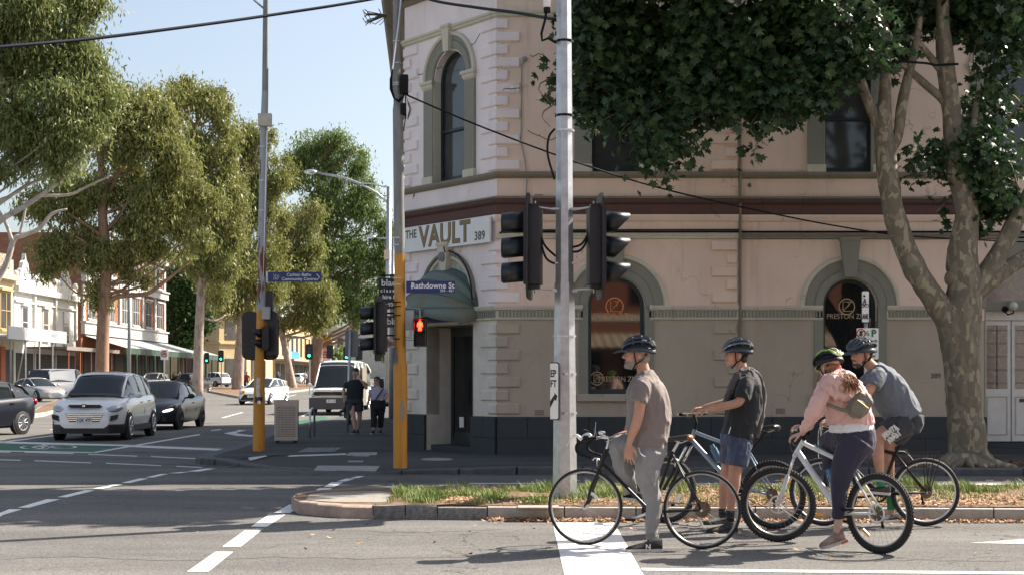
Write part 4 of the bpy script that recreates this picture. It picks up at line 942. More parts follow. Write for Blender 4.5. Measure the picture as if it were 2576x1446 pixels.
for pts in (((1353,548),(1360,590),(1372,620),(1398,645)),((1355,560),(1361,610),(1374,650),(1396,664)),((1483,552),(1478,590),(1462,615),(1440,622)),((1482,560),(1476,605),(1460,630),(1440,634)),((1396,325),(1381,345),(1378,390),(1395,452))):
    P_ = [W(x,y,15.82) for x,y in pts]; 
    sm = []
    for k in range(len(P_)-1):
        p0,p1,p2,p3 = P_[max(k-1,0)],P_[k],P_[k+1],P_[min(k+2,len(P_)-1)]
        for q in range(5):
            u = q/5; sm.append(.5*((2*p1)+(p2-p0)*u+(2*p0-5*p1+4*p2-p3)*u*u+(3*p1-p0-3*p2+p3)*u**3))
    mb.tube(sm+[P_[-1]], .014, 6)
mb.tube([W(1376,14,15.8),W(1372,48,15.8),W(1362,85,15.8),W(1364,103,15.8),W(1380,97,15.8),W(1399,108,15.85)], .016, 6)
mb.build('cable_loop', BLACK, sp, smooth=True, kind='stuff')
mb = MB(); mb.tube([W(1376,-8,15.8),W(1376,20,15.8)], .045, 10); mb.build('insulator', SIGNW, sp, smooth=True)
mb = MB(); mb.tube([W(1376,20,15.8),W(1376,32,15.8)], .04, 10); mb.build('insulator_cap', BLACK, sp)
# KEEP LEFT sign, folded in half round the pole so only its right half faces the camera
kl = thing('road_sign', 'folded white keep left sign with a black arrow strapped to the galvanised pole', 'sign', tuple(W(1396,985,15.7)))
a0_, a1_ = W(1384.5,1056,15.70), W(1408,910,15.60)
mk = Matrix.Translation(Vector((a0_.x, 15.72, a0_.z))) @ Matrix.Rotation(R(-14),4,'Z')
wd_, ht_ = (a1_.x-a0_.x)/math.cos(R(14)), a1_.z-a0_.z
def rr_(x0,x1,z0,z1_,r): return [(x0,z0),(x1-r,z0)]+[(x1-r+r*math.sin(R(a)),z0+r-r*math.cos(R(a))) for a in (30,60,90)]+[(x1-r+r*math.cos(R(a)),z1_-r+r*math.sin(R(a))) for a in (0,30,60,90)]+[(x0,z1_)]
mb = MB(mk); mb.prism(rr_(0,wd_,0,ht_,.025), Matrix(), -.004, 0); mb.build('sign_panel', SIGNK, kl)
mb = MB(mk); mb.prism(rr_(0,wd_-.012,.012,ht_-.012,.02), Matrix(), -.0065, -.0045); mb.build('sign_face', SIGNW, kl)
mb = MB(mk); mb.cbox((.003,.15,ht_/2), (.004,.3,ht_)); mb.build('folded_half', STEEL, kl)
for s_,z in (('EP',.80),('FT',.625)): text(s_, .105, face(mk, .002, z*ht_, .0075), SIGNK, kl, align='LEFT', sx=.62, bold=.003)
mb = MB(mk); mb.prism([(.0,.27*ht_),(.055,.42*ht_),(.045,.47*ht_),(.078,.44*ht_),(.082,.36*ht_),(.068,.385*ht_),(.0,.19*ht_)] if 0 else [(0,.21*ht_),(.05,.36*ht_),(.065,.33*ht_),(.082,.42*ht_),(.045,.48*ht_),(.05,.445*ht_),(0,.33*ht_)], Matrix(), -.009, -.0066); mb.build('arrow', SIGNK, kl)
# --- orange pole at the corner
YO = 21.75; r_ = .105
t = pole('signal_pole', 'tall orange and grey pole in front of the shop door carrying a street name', [W(1007,1176,YO),W(1007,915,YO),W(1005,640,YO),W(1001,275,YO),W(999,262,YO),W(996,-200,YO)], [.107,.107,.085,.085,.083,.08,.08,.058,.056,.052], [ORANGE,ORANGE,CONCP,CONCP,CONCP], tuple(W(1007,1176,YO)))
op_ = t
mb = MB(); mb.tube([W(1008,1176,YO)+Vector((.02,-.1,0)),W(1008,918,YO)+Vector((.02,-.1,0))], .014, 5); mb.build('cable_duct', ORANGE, t)
mb = MB(); mb.box(tuple(W(1014.5,640,YO)+Vector((0,-.05,0))), tuple(W(1018,760,YO)+Vector((0,-.09,0)))[:2]+(W(0,560,YO).z-.1,)) if 0 else None
PATCH = mat('grey_patch', (.22,.25,.28), .7, var=.2)
def onpole(x0,x1,y0,y1,rad,Y,xc):
    a,b = W(x0,y0,Y).x-W(xc,0,Y).x, W(x1,y0,Y).x-W(xc,0,Y).x; z0,z1_ = W(0,y1,Y).z, W(0,y0,Y).z; q = MB(); c = W(xc,0,Y); R1 = []
    for i in range(9):
        zz = z0+(z1_-z0)*i/8; sh = math.sqrt(max(.02,1-(2*i/8-1)**4)); row = []
        for j in range(6):
            xx = (a+b)/2+(b-a)/2*sh*(2*j/5-1); xx = max(-rad*.98,min(rad*.98,xx)); row.append(Vector((c.x+xx, Y-math.sqrt(rad*rad-xx*xx)-.002, zz)))
        R1.append(row)
    q.loft(R1, cap=False, closed=False); return q
onpole(991,1000,868,985,.1,YO,1006.5).build('paint_patch', PATCH, t, smooth=True)
onpole(1008,1018,1003,1060,.108,YO,1007).build('paint_patch', PATCH, t, smooth=True)
for y in (599,617,700,716,760,771,793,852,105,215,210,160): 
    p = W(1003 if y > 500 else 999,y,YO); mb = MB(); mb.tube([p-Vector((0,0,.008)),p+Vector((0,0,.008))], (.09 if y > 690 else .085) if y > 500 else .068, 14); mb.build('pole_band', STEEL if y < 720 else BLACK, t)
mb = MB(); mb.tube([W(1011,-20,YO-.07),W(1003,60,YO-.08),W(996,110,YO-.09),W(988,175,YO-.08)], .013, 6); mb.build('conduit', ALU, t)
mb = MB()
for k in range(4):
    mb.tube([W(988,175,YO-.08),W(981+k*1.5,200,YO-.1),W(981+k*2,225,YO-.1),W(990+k,248,YO-.12),W(1003,258-k*2,YO-.1),W(1014,250-k*3,YO-.05),W(1018,235,YO-.02)], .006, 4)
for k in range(3): mb.tube([W(1019,238,YO-.03),W(1024,250,YO),W(1030+k*2,275,YO),W(1026,298+k*2,YO),W(1018,295,YO),W(1015,280,YO)], .005, 4)
mb.tube([W(1020,238,YO),W(1021,290,YO),W(1017,320,YO),W(1008,335,YO)], .009, 5)
mb.build('loose_cable', BLACK, t, kind='stuff')
mb = MB(); mb.box(tuple(W(1009,238,YO)+Vector((0,-.12,0))), tuple(W(1027,192,YO)+Vector((0,.05,0)))); mb.build('junction_box', BLACK, t); mb = MB(); mb.box(tuple(W(1009,291,YO)+Vector((0,-.08,0))), tuple(W(1019,262,YO)+Vector((0,.05,0)))); mb.build('junction_box', BLACK, t)
mb = MB(); mb.box(tuple(W(1020,829,YO)+Vector((0,-.04,0))), tuple(W(1040,780,YO)+Vector((0,.1,0)))); mb.build('control_box', mat('grey_box', (.4,.4,.4), .5), t)
# street name sign
st = thing('street_name_sign', 'blue street name sign reading Rathdowne St on the orange pole', 'sign', tuple(W(1080,722,YO)))
a,b = W(1022,737,YO-.1), W(1145,707,YO-.1); mb = MB(); mb.box((a.x,YO-.13,a.z),(b.x,YO-.1,b.z)); mb.build('sign_panel', SIGNB, st)
text('Rathdowne St', .125, Matrix.Translation(W(1143,719,YO-.134)) @ Matrix.Rotation(R(90),4,'X'), SIGNW, st, align='RIGHT', bold=.0025, sx=.93)
text('393 - 421', .055, Matrix.Translation(W(1142,731,YO-.134)) @ Matrix.Rotation(R(90),4,'X'), SIGNW, st, align='RIGHT', bold=.001)
mb = MB()
for k in range(4): mb.tube([W(1033+k*2,722,YO-.133),W(1038+k,716-k,YO-.133)], .004, 4)
mb.tube([W(1036,727,YO-.133),W(1042,714,YO-.133)], .006, 4); mb.build('council_mark', SIGNW, st)
# vehicle signal left of the orange pole, pedestrian signal right of it
signal('traffic_light', 'black three-lamp traffic light facing left, mounted left of the orange pole', W(957,825,YO-.1), R(174), scale=.88, full=True)
ps = thing('pedestrian_signal', 'pedestrian signal showing a glowing red standing figure beside the orange pole', 'traffic light', tuple(W(1056,836,YO-.1)))
for k,(y0,y1) in enumerate(((800,835),(835,871))):
    a,b = W(1040,y1,YO-.1), W(1073,y0,YO-.1); mb = MB(); mb.box((a.x,YO-.05,a.z+.004),(b.x,YO+.12,b.z)); mb.build('signal_housing', SIGK, ps)
    mb = MB(); q = [(a.x+.012,a.z+.012),(b.x-.012,a.z+.012),(b.x-.012,b.z-.012),(a.x+.012,b.z-.012)]; mb.loft([[Vector((x,YO-.05,z)) for x,z in q],[Vector((x,YO-.24,z)) for x,z in q[0:4]]], cap=False); o = mb.build('visor', SIGK, ps); o.modifiers.new('s','SOLIDIFY').thickness = .01
c = W(1056,818,YO-.1); mb = MB()
mb.ell(c+Vector((0,.04,.062)), (.017,.008,.019), 10, 6); mb.cbox(c+Vector((0,.04,.015)), (.046,.012,.07)); 
for s_ in (-1,1): mb.tube([c+Vector((s_*.030,.04,.045)),c+Vector((s_*.036,.04,-.02))], .009, 5); mb.tube([c+Vector((s_*.012,.04,-.015)),c+Vector((s_*.016,.04,-.082))], .012, 5)
mb.build('red_figure', RED_ON, ps)
mb = MB(); mb.tube([W(1020,772,YO),W(1056,776,YO),W(1056,800,YO)], .007, 5); mb.tube([W(1018,855,YO),W(1056,855,YO),W(1056,875,YO)], .007, 5); mb.tube([W(940,764,YO),W(1020,766,YO)], .008, 5); mb.tube([W(955,880,YO),W(1020,855,YO)], .008, 5); mb.build('signal_bracket', STEEL, ps, kind='stuff')
# --- left orange pole
YL = 26.9
lp = pole('signal_pole', 'rusty grey pole with an orange foot left of the litter bin', [W(651,1134,YL),W(653,905,YL),W(657,780,YL),W(664,320,YL),W(667,230,YL),W(671,-250,YL)], [.115,.105,.088,.085,.085,.072,.07,.062,.06,.045], [ORANGE,ORANGE,RUSTG,RUSTG,CONCP], tuple(W(651,1134,YL)))
mb = MB(); mb.tube([W(656,1134,YL)+Vector((0,-.11,0)),W(658,910,YL)+Vector((0,-.1,0))], .013, 5); mb.build('cable_duct', ORANGE, lp)
mb = MB(); mb.tube([W(659,708,YL)+Vector((.03,-.06,0)),W(669,330,YL)+Vector((.03,-.04,0))], .013, 5); mb.build('conduit', ALU, lp)
mb = MB(); mb.box(tuple(W(652,320,YL)+Vector((0,-.14,0))), tuple(W(685,289,YL)+Vector((0,-.02,0)))); mb.build('junction_box', mat('cream_box', (.50,.47,.38), .5), lp)
mb = MB(); mb.box(tuple(W(662,803,YL)+Vector((0,-.18,0))), tuple(W(682,772,YL)+Vector((0,-.05,0)))); mb.tube([W(670,803,YL),W(671,830,YL)], .02, 6); mb.build('control_box', MATS['grey_box'], lp)
mb = MB(); mb.tube([W(640,2,YL),W(668,26,YL)], .02, 6); mb.tube([W(600,-60,YL),W(640,2,YL)], .02, 6); mb.build('lamp_arm', GREYPOLE, lp)
for y in (370,455,530,705,712): p = W(657+(712-y)*.02,y,YL); mb = MB(); mb.tube([p-Vector((0,0,.01)),p+Vector((0,0,.01))], .082, 12); mb.build('pole_band', STEEL, lp)
# push button and sticker
mb = MB(); c = W(651,1004,YL-.1); mb.tube([c+Vector((0,-.03,-.055)),c+Vector((0,-.03,.055))], .075, 12); mb.build('push_button_box', SIGK, lp, smooth=True, sharp=40)
mb = MB(); mb.disc(W(652,1007,YL-.21)+Vector((0,0,-.03)), (0,1,0), .035, .01, 16); mb.build('push_button', ALU, lp)
mb = MB(); c = W(651,996,YL-.2); mb.tube([c+Vector((.04,0,0)),c+Vector((-.04,0,0))], .008, 4); mb.tube([c+Vector((-.01,0,.03)),c+Vector((-.04,0,0)),c+Vector((-.01,0,-.03))], .008, 4); mb.build('arrow', SIGNW, lp)
onpole(647,658,946,1000,.112,YL-.0,652).build('instruction_sticker', mat('sticker', (.65,.63,.6), .5, col2=(.35,.15,.14), thr=(.55,.62), scale=22), lp, smooth=True)
bs_ = thing('direction_sign', 'blue sign reading Carlton Baths Community Centre on the left pole', 'sign', tuple(W(740,697,YL)))
a,b = W(676,710,YL), W(810,685,YL); mb = MB(); mb.box((a.x,YL-.1,a.z),(b.x,YL-.07,b.z)); mb.build('sign_panel', SIGNB, bs_)
for s_,y in (('Carlton Baths',691.5),('Community Centre',702)): text(s_, .082, Matrix.Translation(W(752,y,YL-.105)) @ Matrix.Rotation(R(90),4,'X'), SIGNW, bs_, bold=.001)
mb = MB(); mb.tube([W(797,690,YL-.105),W(804,697.5,YL-.105),W(797,705,YL-.105)], .012, 4)
for k in range(4): mb.tube([W(688+k*4,690,YL-.104),W(690+k*4,697,YL-.104),W(688+k*3.4,704,YL-.104)], .004, 4)
mb.build('chevron', SIGNW, bs_)
mb = MB(); mb.box((W(671,0,YL).x,YL-.09,a.z-.01),(a.x+.01,YL-.06,b.z+.01)); mb.build('sign_clamp', STEEL, bs_)
# signal seen from behind with a wide rounded backing board
sb = thing('traffic_light', 'traffic light with wide rounded backing board seen from behind on the left pole', 'traffic light', tuple(W(659,844,YL)))
def rrect(x0,x1,z0,z1_,r,k=5): 
    out = []
    for cx_,cz_,s0 in ((x1-r,z1_-r,0),(x0+r,z1_-r,90),(x0+r,z0+r,180),(x1-r,z0+r,270)): out += [(cx_+r*math.cos(R(s0+90*i/k)), cz_+r*math.sin(R(s0+90*i/k))) for i in range(k+1)]
    return out
a,b = W(612,905,YL+.3), W(655,783,YL+.3); mb = MB(); mb.prism(rrect(a.x,b.x,a.z,b.z,.13), Matrix(), YL+.15, YL+.18); mb.build('backing_board', SIGK, sb)
a,b = W(660,905,YL+.3), W(705,783,YL+.3); mb = MB(); mb.prism(rrect(a.x,b.x,a.z,b.z,.13), Matrix(), YL+.12, YL+.15); mb.build('backing_board', SIGK, sb)
a,b = W(632,900,YL+.1), W(650,790,YL+.1); mb = MB(); mb.box((a.x,YL,a.z),(b.x,YL+.15,b.z)); mb.build('signal_housing', SIGK, sb)
a,b = W(671,893,YL), W(697,786,YL); mb = MB(); mb.box((a.x,YL-.04,a.z),(b.x,YL+.12,b.z)); mb.build('signal_housing', SIGK, sb)
s3 = signal('traffic_light', 'small two-lamp traffic light facing left on the left pole', W(668,850,YL-.16), R(188), n=2, scale=.72, board=False)
a,b = W(666,786,YL), W(685,731,YL); mb = MB(); mb.box((a.x,YL-.0,a.z),(b.x,YL+.14,b.z)); mb.build('upper_board', SIGK, sb)
# --- litter bin
YB = 30.2; a,b = W(690,1112,YB), W(748,1005,YB)
bn = thing('litter_bin', 'square perforated steel litter bin on the pavement right of the orange-footed pole', 'bin', ((a.x+b.x)/2, YB, PZ))
MBn = frame((a.x, YB, PZ), R(6)); wB = (b.x-a.x); hB = b.z-PZ; 
hm = mat('bin_steel', (.52,.50,.46), .4, .7, var=.12, scale=5); dm_ = mat('bin_dark', (.02,.02,.022), .8)
mb = MB(MBn); mb.box((.02,.02,.08),(wB-.02,.43,hB-.06)); mb.build('bin_liner', dm_, bn)
def perf(M, w, h, z0, nx, nz):
    q = MB(M); px, pz = (w-.08)/nx, (h-.14)/nz; hs = .52
    for i in range(nx+1): x0 = .04+px*(i-.5+hs/2); q.box((max(0,x0) if i else 0,-.003,z0),(x0+px*(1-hs) if i < nx else w,.003,z0+h))
    for j in range(nz+1): z = z0+.07+pz*(j-.5+hs/2); q.box((0,-.0045,z if j else z0),(w,.0015,z+pz*(1-hs) if j < nz else z0+h))
    return q
perf(MBn, wB, hB-.12, .06, 14, 18).build('perforated_panel', hm, bn)
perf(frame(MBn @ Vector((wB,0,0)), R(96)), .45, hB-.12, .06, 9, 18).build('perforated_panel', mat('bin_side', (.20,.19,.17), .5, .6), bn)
mb = MB(MBn); mb.box((-.01,-.012,hB-.06),(wB+.012,.46,hB)); mb.build('lid', mat('bin_lid', (.55,.56,.57), .25, .85), bn)
mb = MB(MBn)
for x,y in ((.06,.05),(wB-.06,.05),(.06,.4),(wB-.06,.4)): mb.box((x-.03,y-.03,0),(x+.03,y+.03,.07))
mb.build('foot', dm_, bn)
# bicycle hoop
hp = MB(); a,b = W(779.5,1101,31.3), W(791,1098,31.9); tz = W(0,1027,31.5).z
hp.tube([a,Vector((a.x,a.y,tz-.12))]+[Vector((a.x+(b.x-a.x)*(1-math.cos(R(k*22.5)))/2, a.y+(b.y-a.y)*k/8, tz-.12+.12*math.sin(R(k*22.5)))) for k in range(1,8)]+[Vector((b.x,b.y,tz-.12)),b], .024, 8)
tag(hp.build('bicycle_hoop', ALU, smooth=True), 'stainless steel bicycle parking hoop right of the litter bin', 'bike rack')
# sign seen from behind
Yq = 36.0
sbk = thing('road_sign', 'grey back of a road sign on a steel post beside the walking man', 'sign', tuple(W(875,1085,Yq)))
mb = MB(); mb.tube([W(874,1086,Yq),W(881,832,Yq)], .035, 8); mb.build('post', STEEL, sbk, smooth=True)
a,b = W(866,893,Yq), W(893,830,Yq); mb = MB(); mb.prism(rrect(W(868,0,Yq).x,W(900,0,Yq).x,W(0,897,Yq).z,b.z,.05), Matrix.Rotation(0,4,'Z'), Yq+.03, Yq+.04); mb.build('sign_back', mat('sign_back', (.20,.20,.20), .55, .4), sbk)
# parking signs by the second arched window
Yr = 22.4
ks = thing('parking_sign', 'white bike lane and half hour parking signs on a steel post behind the riders', 'sign', tuple(W(2178,1160,Yr)))
mb = MB(); mb.tube([W(2178,1165,Yr),W(2178,740,Yr)], .03, 8); mb.build('post', STEEL, ks, smooth=True)
def plate(x0,x1,y0,y1,d=0,r=.02,m=SIGNW,nm='sign_panel'): mb = MB(); mb.prism(rrect(W(x0,0,Yr).x,W(x1,0,Yr).x,W(0,y1,Yr).z,W(0,y0,Yr).z,r), Matrix(), Yr-.05-d, Yr-.045-d+.002); return mb.build(nm, m, ks)
plate(2165,2185,731,812,0,m=SIGNK); plate(2166.5,2183.5,733,810,.004)
plate(2153,2208,825,903); 
def T(s_, sz, x, y, m=SIGNK, b_=.002, al='CENTER', sx=1): text(s_, sz, Matrix.Translation(W(x,y,Yr-.062)) @ Matrix.Rotation(R(90),4,'X'), m, ks, bold=b_, align=al, sx=sx)
T('LANE', .105, 2175, 796, sx=.44, b_=.004); GRNL = mat('green_lettering', (.02,.16,.07), .5, var=0)
T('½', .11, 2181, 838, GRNL); T('P', .15, 2198, 838, GRNL, .006); T('8-11pm', .075, 2192, 856, GRNL, sx=.8); T('▸', .07, 2196, 876, GRNL); T('Mon-Fri', .05, 2193, 884, GRNL); T('8.4d', .05, 2195, 895, GRNL)
mb = MB(); c = W(2166,838,Yr-.056); mb.torus(c, (0,1,0), .065, .009, 24, 5); mb.tube([c+Vector((.045,0,.045)),c+Vector((-.045,0,-.045))], .007, 4); mb.build('no_stopping_ring', mat('sign_red', (.5,.03,.03), .4, var=0), ks); T('S', .10, 2166, 838.5, SIGNK, .006)
mb = MB(); 
for z_ in (748,770):
    pass
for (x,y) in ((2170,768),(2180,768)): mb.torus(W(x,y,Yr-.058), (0,1,0), .028, .005, 14, 4)
for a,b in (((2170,768),(2173,757)),((2173,757),(2180,768)),((2173,757),(2179,757)),((2170,768),(2176,768)),((2173,750),(2176,758)),((2173,750),(2178,755)),((2176,768),(2178,757))): mb.tube([W(*a,Yr-.058),W(*b,Yr-.058)], .006, 4)
mb.ell(W(2174,744,Yr-.058), (.017,.004,.02), 8, 6); mb.build('bicycle_pictogram', SIGNK, ks)
# --- street lamps on mast arms far up the street
def lamp(name, label, x, ytop, ybase, Y, armpts, head, r=.07, box_=None, group=None):
    t = thing(name, label, 'street lamp', tuple(W(x,ybase,Y)), group=group)
    mb = MB(); mb.tube([W(x-3,ybase,Y),W(x+2,ytop,Y)], [r*1.3, r], 8); mb.build('post', STEEL, t, smooth=True)
    mb = MB(); mb.tube([W(px,py,Y) for px,py in armpts], r*.5, 6); mb.build('arm', STEEL, t, smooth=True)
    a,b = W(head[0],head[1],Y), W(head[2],head[3],Y); mb = MB(); mb.ell((a+b)/2, ((b-a).length/2, .14, abs(b.z-a.z)/2+.05), 12, 6); mb.build('lamp_head', ALU, t, smooth=True)
    return t
l1 = lamp('street_lamp', 'curved mast arm street lamp above the white van', 977, 470, 1010, 52, [(977,512),(950,487),(905,462),(860,446),(800,435)], (765,430,798,436), .09)
mb = MB(); mb.tube([W(977,472,52),W(930,462,52),(W(905,462,52))], .025, 5); mb.build('stay', STEEL, l1); mb = MB(); mb.box(tuple(W(966,652,51.8)), tuple(W(982,630,52)+Vector((0,.1,0)))); mb.build('junction_box', MATS['cream_box'], l1)
lamp('street_lamp', 'distant mast arm street lamp just left of the orange pole', 988, 598, 1000, 95, [(988,600),(960,600),(945,598)], (922,594,945,599), .09)
# --- overhead wires
def wire(name, label, pts, r, m=BLACK):
    P_ = [W(*p) for p in pts]; sm = []
    for k in range(len(P_)-1):
        p0,p1,p2,p3 = P_[max(k-1,0)],P_[k],P_[k+1],P_[min(k+2,len(P_)-1)]
        for q in range(8):
            u = q/8; sm.append(.5*((2*p1)+(p2-p0)*u+(2*p0-5*p1+4*p2-p3)*u*u+(3*p1-p0-3*p2+p3)*u**3))
    mb = MB(); mb.tube(sm+[P_[-1]], r, 6); tag(mb.build(name, m, smooth=True), label, 'cable'); return sm
WB = mat('cable_blue_black', (.010,.014,.026), .7, spec=.15)
s_ = wire('overhead_cable', 'thick bundled overhead cable crossing the sky at upper left', [(-300,147,15),(0,119,16),(240,97,17),(480,67,18),(700,36,19),(940,-2,20),(1300,-70,22)], .022, WB)
wire('overhead_cable', 'thick cable running from the building cornice to the galvanised pole', [(1000,-30,24),(1090,2,21),(1200,20,19),(1300,33,17.5),(1398,50,16)], .022)
wire('overhead_wire', 'thin wire sagging across the building front from the orange pole', [(1008,233,21.7),(1200,315,21.8),(1440,405,22),(1640,468,22.4),(1860,520,23),(2100,568,23.6),(2300,595,24),(2640,612,25)], .014)
# ---------------- trees ----------------
def leafmat(name, c1, c2, trl=0.35, rough=.5, c3=None, sc=1.2):
    m = bpy.data.materials.new(name); m.use_nodes = True; nt = m.node_tree; N = nt.nodes; L = nt.links; N.remove(N['Principled BSDF'])
    out = N['Material Output']; d = N.new('ShaderNodeBsdfPrincipled'); d.inputs['Roughness'].default_value = rough; d.inputs['Specular IOR Level'].default_value = .35
    t = N.new('ShaderNodeBsdfTranslucent'); mx = N.new('ShaderNodeMixShader'); mx.inputs[0].default_value = trl
    tc = N.new('ShaderNodeTexCoord'); n = N.new('ShaderNodeTexNoise'); n.inputs['Scale'].default_value = sc; n.inputs['Detail'].default_value = 8; n.inputs['Roughness'].default_value = .75
    L.new(tc.outputs['Object'], n.inputs['Vector']); r = N.new('ShaderNodeValToRGB'); e = r.color_ramp.elements; e[0].position = .38; e[1].position = .62; e[0].color = tuple(c1)+(1,); e[1].color = tuple(c2)+(1,)
    if c3: q = r.color_ramp.elements.new(.72); q.color = tuple(c3)+(1,)
    L.new(n.outputs['Fac'], r.inputs['Fac']); L.new(r.outputs['Color'], d.inputs['Base Color']); L.new(r.outputs['Color'], t.inputs['Color'])
    L.new(d.outputs[0], mx.inputs[1]); L.new(t.outputs[0], mx.inputs[2]); L.new(mx.outputs[0], out.inputs['Surface']); MATS[name] = m; return m
GUM1 = leafmat('gum_leaf_olive', (.12,.17,.055), (.27,.28,.09), c3=(.38,.31,.14), sc=3)
GUM2 = leafmat('gum_leaf_gold', (.13,.17,.05), (.30,.285,.085), c3=(.40,.27,.11), sc=3)
GUM3 = leafmat('gum_leaf_green', (.08,.15,.045), (.22,.27,.075), c3=(.28,.24,.09), sc=3)
DKG = leafmat('dense_green_leaf', (.025,.07,.018), (.07,.12,.03), .2)
BARK = mat('gum_bark_pale', (.42,.33,.27), .8, col2=(.24,.18,.14), thr=(.45,.65), scale=2.2, stretch=(2,2,.7), bump=.3, bscale=12)
BARKR = mat('gum_bark_reddish', (.33,.20,.13), .85, col2=(.20,.12,.085), thr=(.4,.65), scale=2.2, stretch=(2,2,.7), bump=.4, bscale=14)
BARKW = mat('gum_branch_white', (.52,.46,.41), .75, col2=(.30,.25,.21), thr=(.45,.7), scale=3)
def smoothpath(pts, ws, n=5):
    out, wo = [], []
    for k in range(len(pts)-1):
        p0,p1,p2,p3 = pts[max(k-1,0)],pts[k],pts[k+1],pts[min(k+2,len(pts)-1)]
        for q in range(n):
            u = q/n; out.append(.5*((2*p1)+(p2-p0)*u+(2*p0-5*p1+4*p2-p3)*u*u+(3*p1-p0-3*p2+p3)*u**3)); wo.append(ws[k]*(1-u)+ws[k+1]*u)
    return out+[pts[-1]], wo+[ws[-1]]
def leaves(rng, blobs, Y, n, L0, asp, droop=.8, clump=1.0):
    """drooping diamond leaves gathered in leafy clumps inside ellipsoids, sky showing between the clumps"""
    C = np.array([b[0] for b in blobs]); S = np.array([b[1] for b in blobs]); wt = (S[:,0]*S[:,2]); wt = wt/wt.sum(); area = (S[:,0]*S[:,2]).sum()
    rc = clump*(.55+.0045*Y); nc = int(max(30, area/(rc*rc)*3.0)); bi = rng.choice(len(blobs), nc, p=wt)
    d = rng.normal(size=(nc,3)); d /= np.linalg.norm(d, axis=1)[:,None]; r = rng.random(nc)**.45*1.02
    cc = C[bi]+d*S[bi]*r[:,None]; rr = rc*(.45+.8*rng.random(nc)); wc = rr**2; wc /= wc.sum()
    ci = rng.choice(nc, n, p=wc); e = rng.normal(size=(n,3)); e /= np.linalg.norm(e, axis=1)[:,None]; e[:,2] = np.where(e[:,2] < -.2, e[:,2]*.5, e[:,2])
    cen = cc[ci]+e*(rr[ci]*np.abs(rng.normal(size=n))*.62)[:,None]*np.array([1.1,1.1,1.0]); cen[:,2] -= rr[ci]*rng.random(n)**2*.9; m = n
    fi = rng.random(n) < .22; k = int(fi.sum()); b2 = rng.choice(len(blobs), k, p=wt); e2 = rng.normal(size=(k,3)); e2 /= np.linalg.norm(e2, axis=1)[:,None]; cen[fi] = C[b2]+e2*S[b2]*1.12*(rng.random(k)**.4)[:,None]
    a = rng.random(m)*2*np.pi; up = rng.normal(size=m)*.42-droop; h = np.sqrt(np.maximum(.05,1-np.clip(up,-.98,.98)**2))
    dr = np.stack([np.cos(a)*h, np.sin(a)*h, np.clip(up,-.98,.98)],1)
    b = rng.random(m)*2*np.pi; sd = np.cross(dr, np.stack([np.cos(b),np.sin(b),rng.normal(size=m)*.4],1)); sd /= np.maximum(1e-6, np.linalg.norm(sd,axis=1))[:,None]
    L = L0*(.5+.8*rng.random(m))[:,None]; w = L*asp
    p0 = cen; p1 = cen+dr*L*.45+sd*w; p2 = cen+dr*L+np.array([0,0,-.1])*L; p3 = cen+dr*L*.5-sd*w
    V = np.stack([p0,p1,p2,p3],1).reshape(-1,3); Fq = np.arange(m*4).reshape(-1,4); return V, Fq
def gum(name, label, Y, trunk, limbs, blobs, n, lm, bark, L0=.34, asp=.16, dep=.8, limbmat=None, seed=1, cat='tree', twigs=True, zb=None, droop=.8, group=None):
    rng = np.random.default_rng(seed); random.seed(seed)
    b = W(trunk[0][0], trunk[0][1], Y); b.z = gz(Y) if zb is None else zb
    t = thing(name, label, cat, tuple(b), group=group); k = Y/F
    P_ = [W(x,y,Y) for x,y,w in trunk]; P_[0].z = b.z-.1; ws = [w*k/2 for _,_,w in trunk]; ws[0] *= 1.12
    sp_, sw = smoothpath(P_, ws); mb = MB(); mb.tube(sp_, sw, 12); mb.build('trunk', bark, t, smooth=True)
    for l in limbs:
        dd = random.uniform(-1,1)*.02*Y; q = [W(x,y,Y)+Vector((0,dd*i/len(l),0)) for i,(x,y,w) in enumerate(l)]; lw = [w*k/2 for _,_,w in l]
        s_, w_ = smoothpath(q, lw); mb = MB(); mb.tube(s_, w_, 8); mb.build('limb', limbmat or bark, t, smooth=True)
    B = []; tw = MB()
    for x,y,rx,ry in blobs:
        c = W(x,y,Y)+Vector((0,rng.uniform(-1,1)*rx*k*.5,0)); B.append((np.array(c), np.array([rx*k, rx*k*dep, ry*k])))
        if twigs:
            o = min(sp_, key=lambda p: abs((p.z)-(c.z-abs(c.x-p.x)*.6))+abs(p.x-c.x)*.15); 
            for q in range(2):
                e = c+Vector((rng.normal()*rx*k*.45, rng.normal()*rx*k*.4, rng.normal()*ry*k*.4+.2)); md = o.lerp(e,.55)+Vector((0,0,-.12*(e-o).length+rng.normal()*.3)); tw.tube(smoothpath([o,md,e],[.07*Y/60,.04*Y/60,.02],4)[0], smoothpath([o,md,e],[.07*Y/60,.04*Y/60,.02],4)[1], 5)
    if twigs and tw.v: tw.build('branches', limbmat or bark, t, smooth=True, kind='stuff')
    V, Fq = leaves(rng, B, Y, int(n*1.45), L0*.72, asp, droop=droop)
    npmesh('crown', V, Fq, lm, t, kind='stuff'); return t
GG = 'gum trees along the median of the side street'
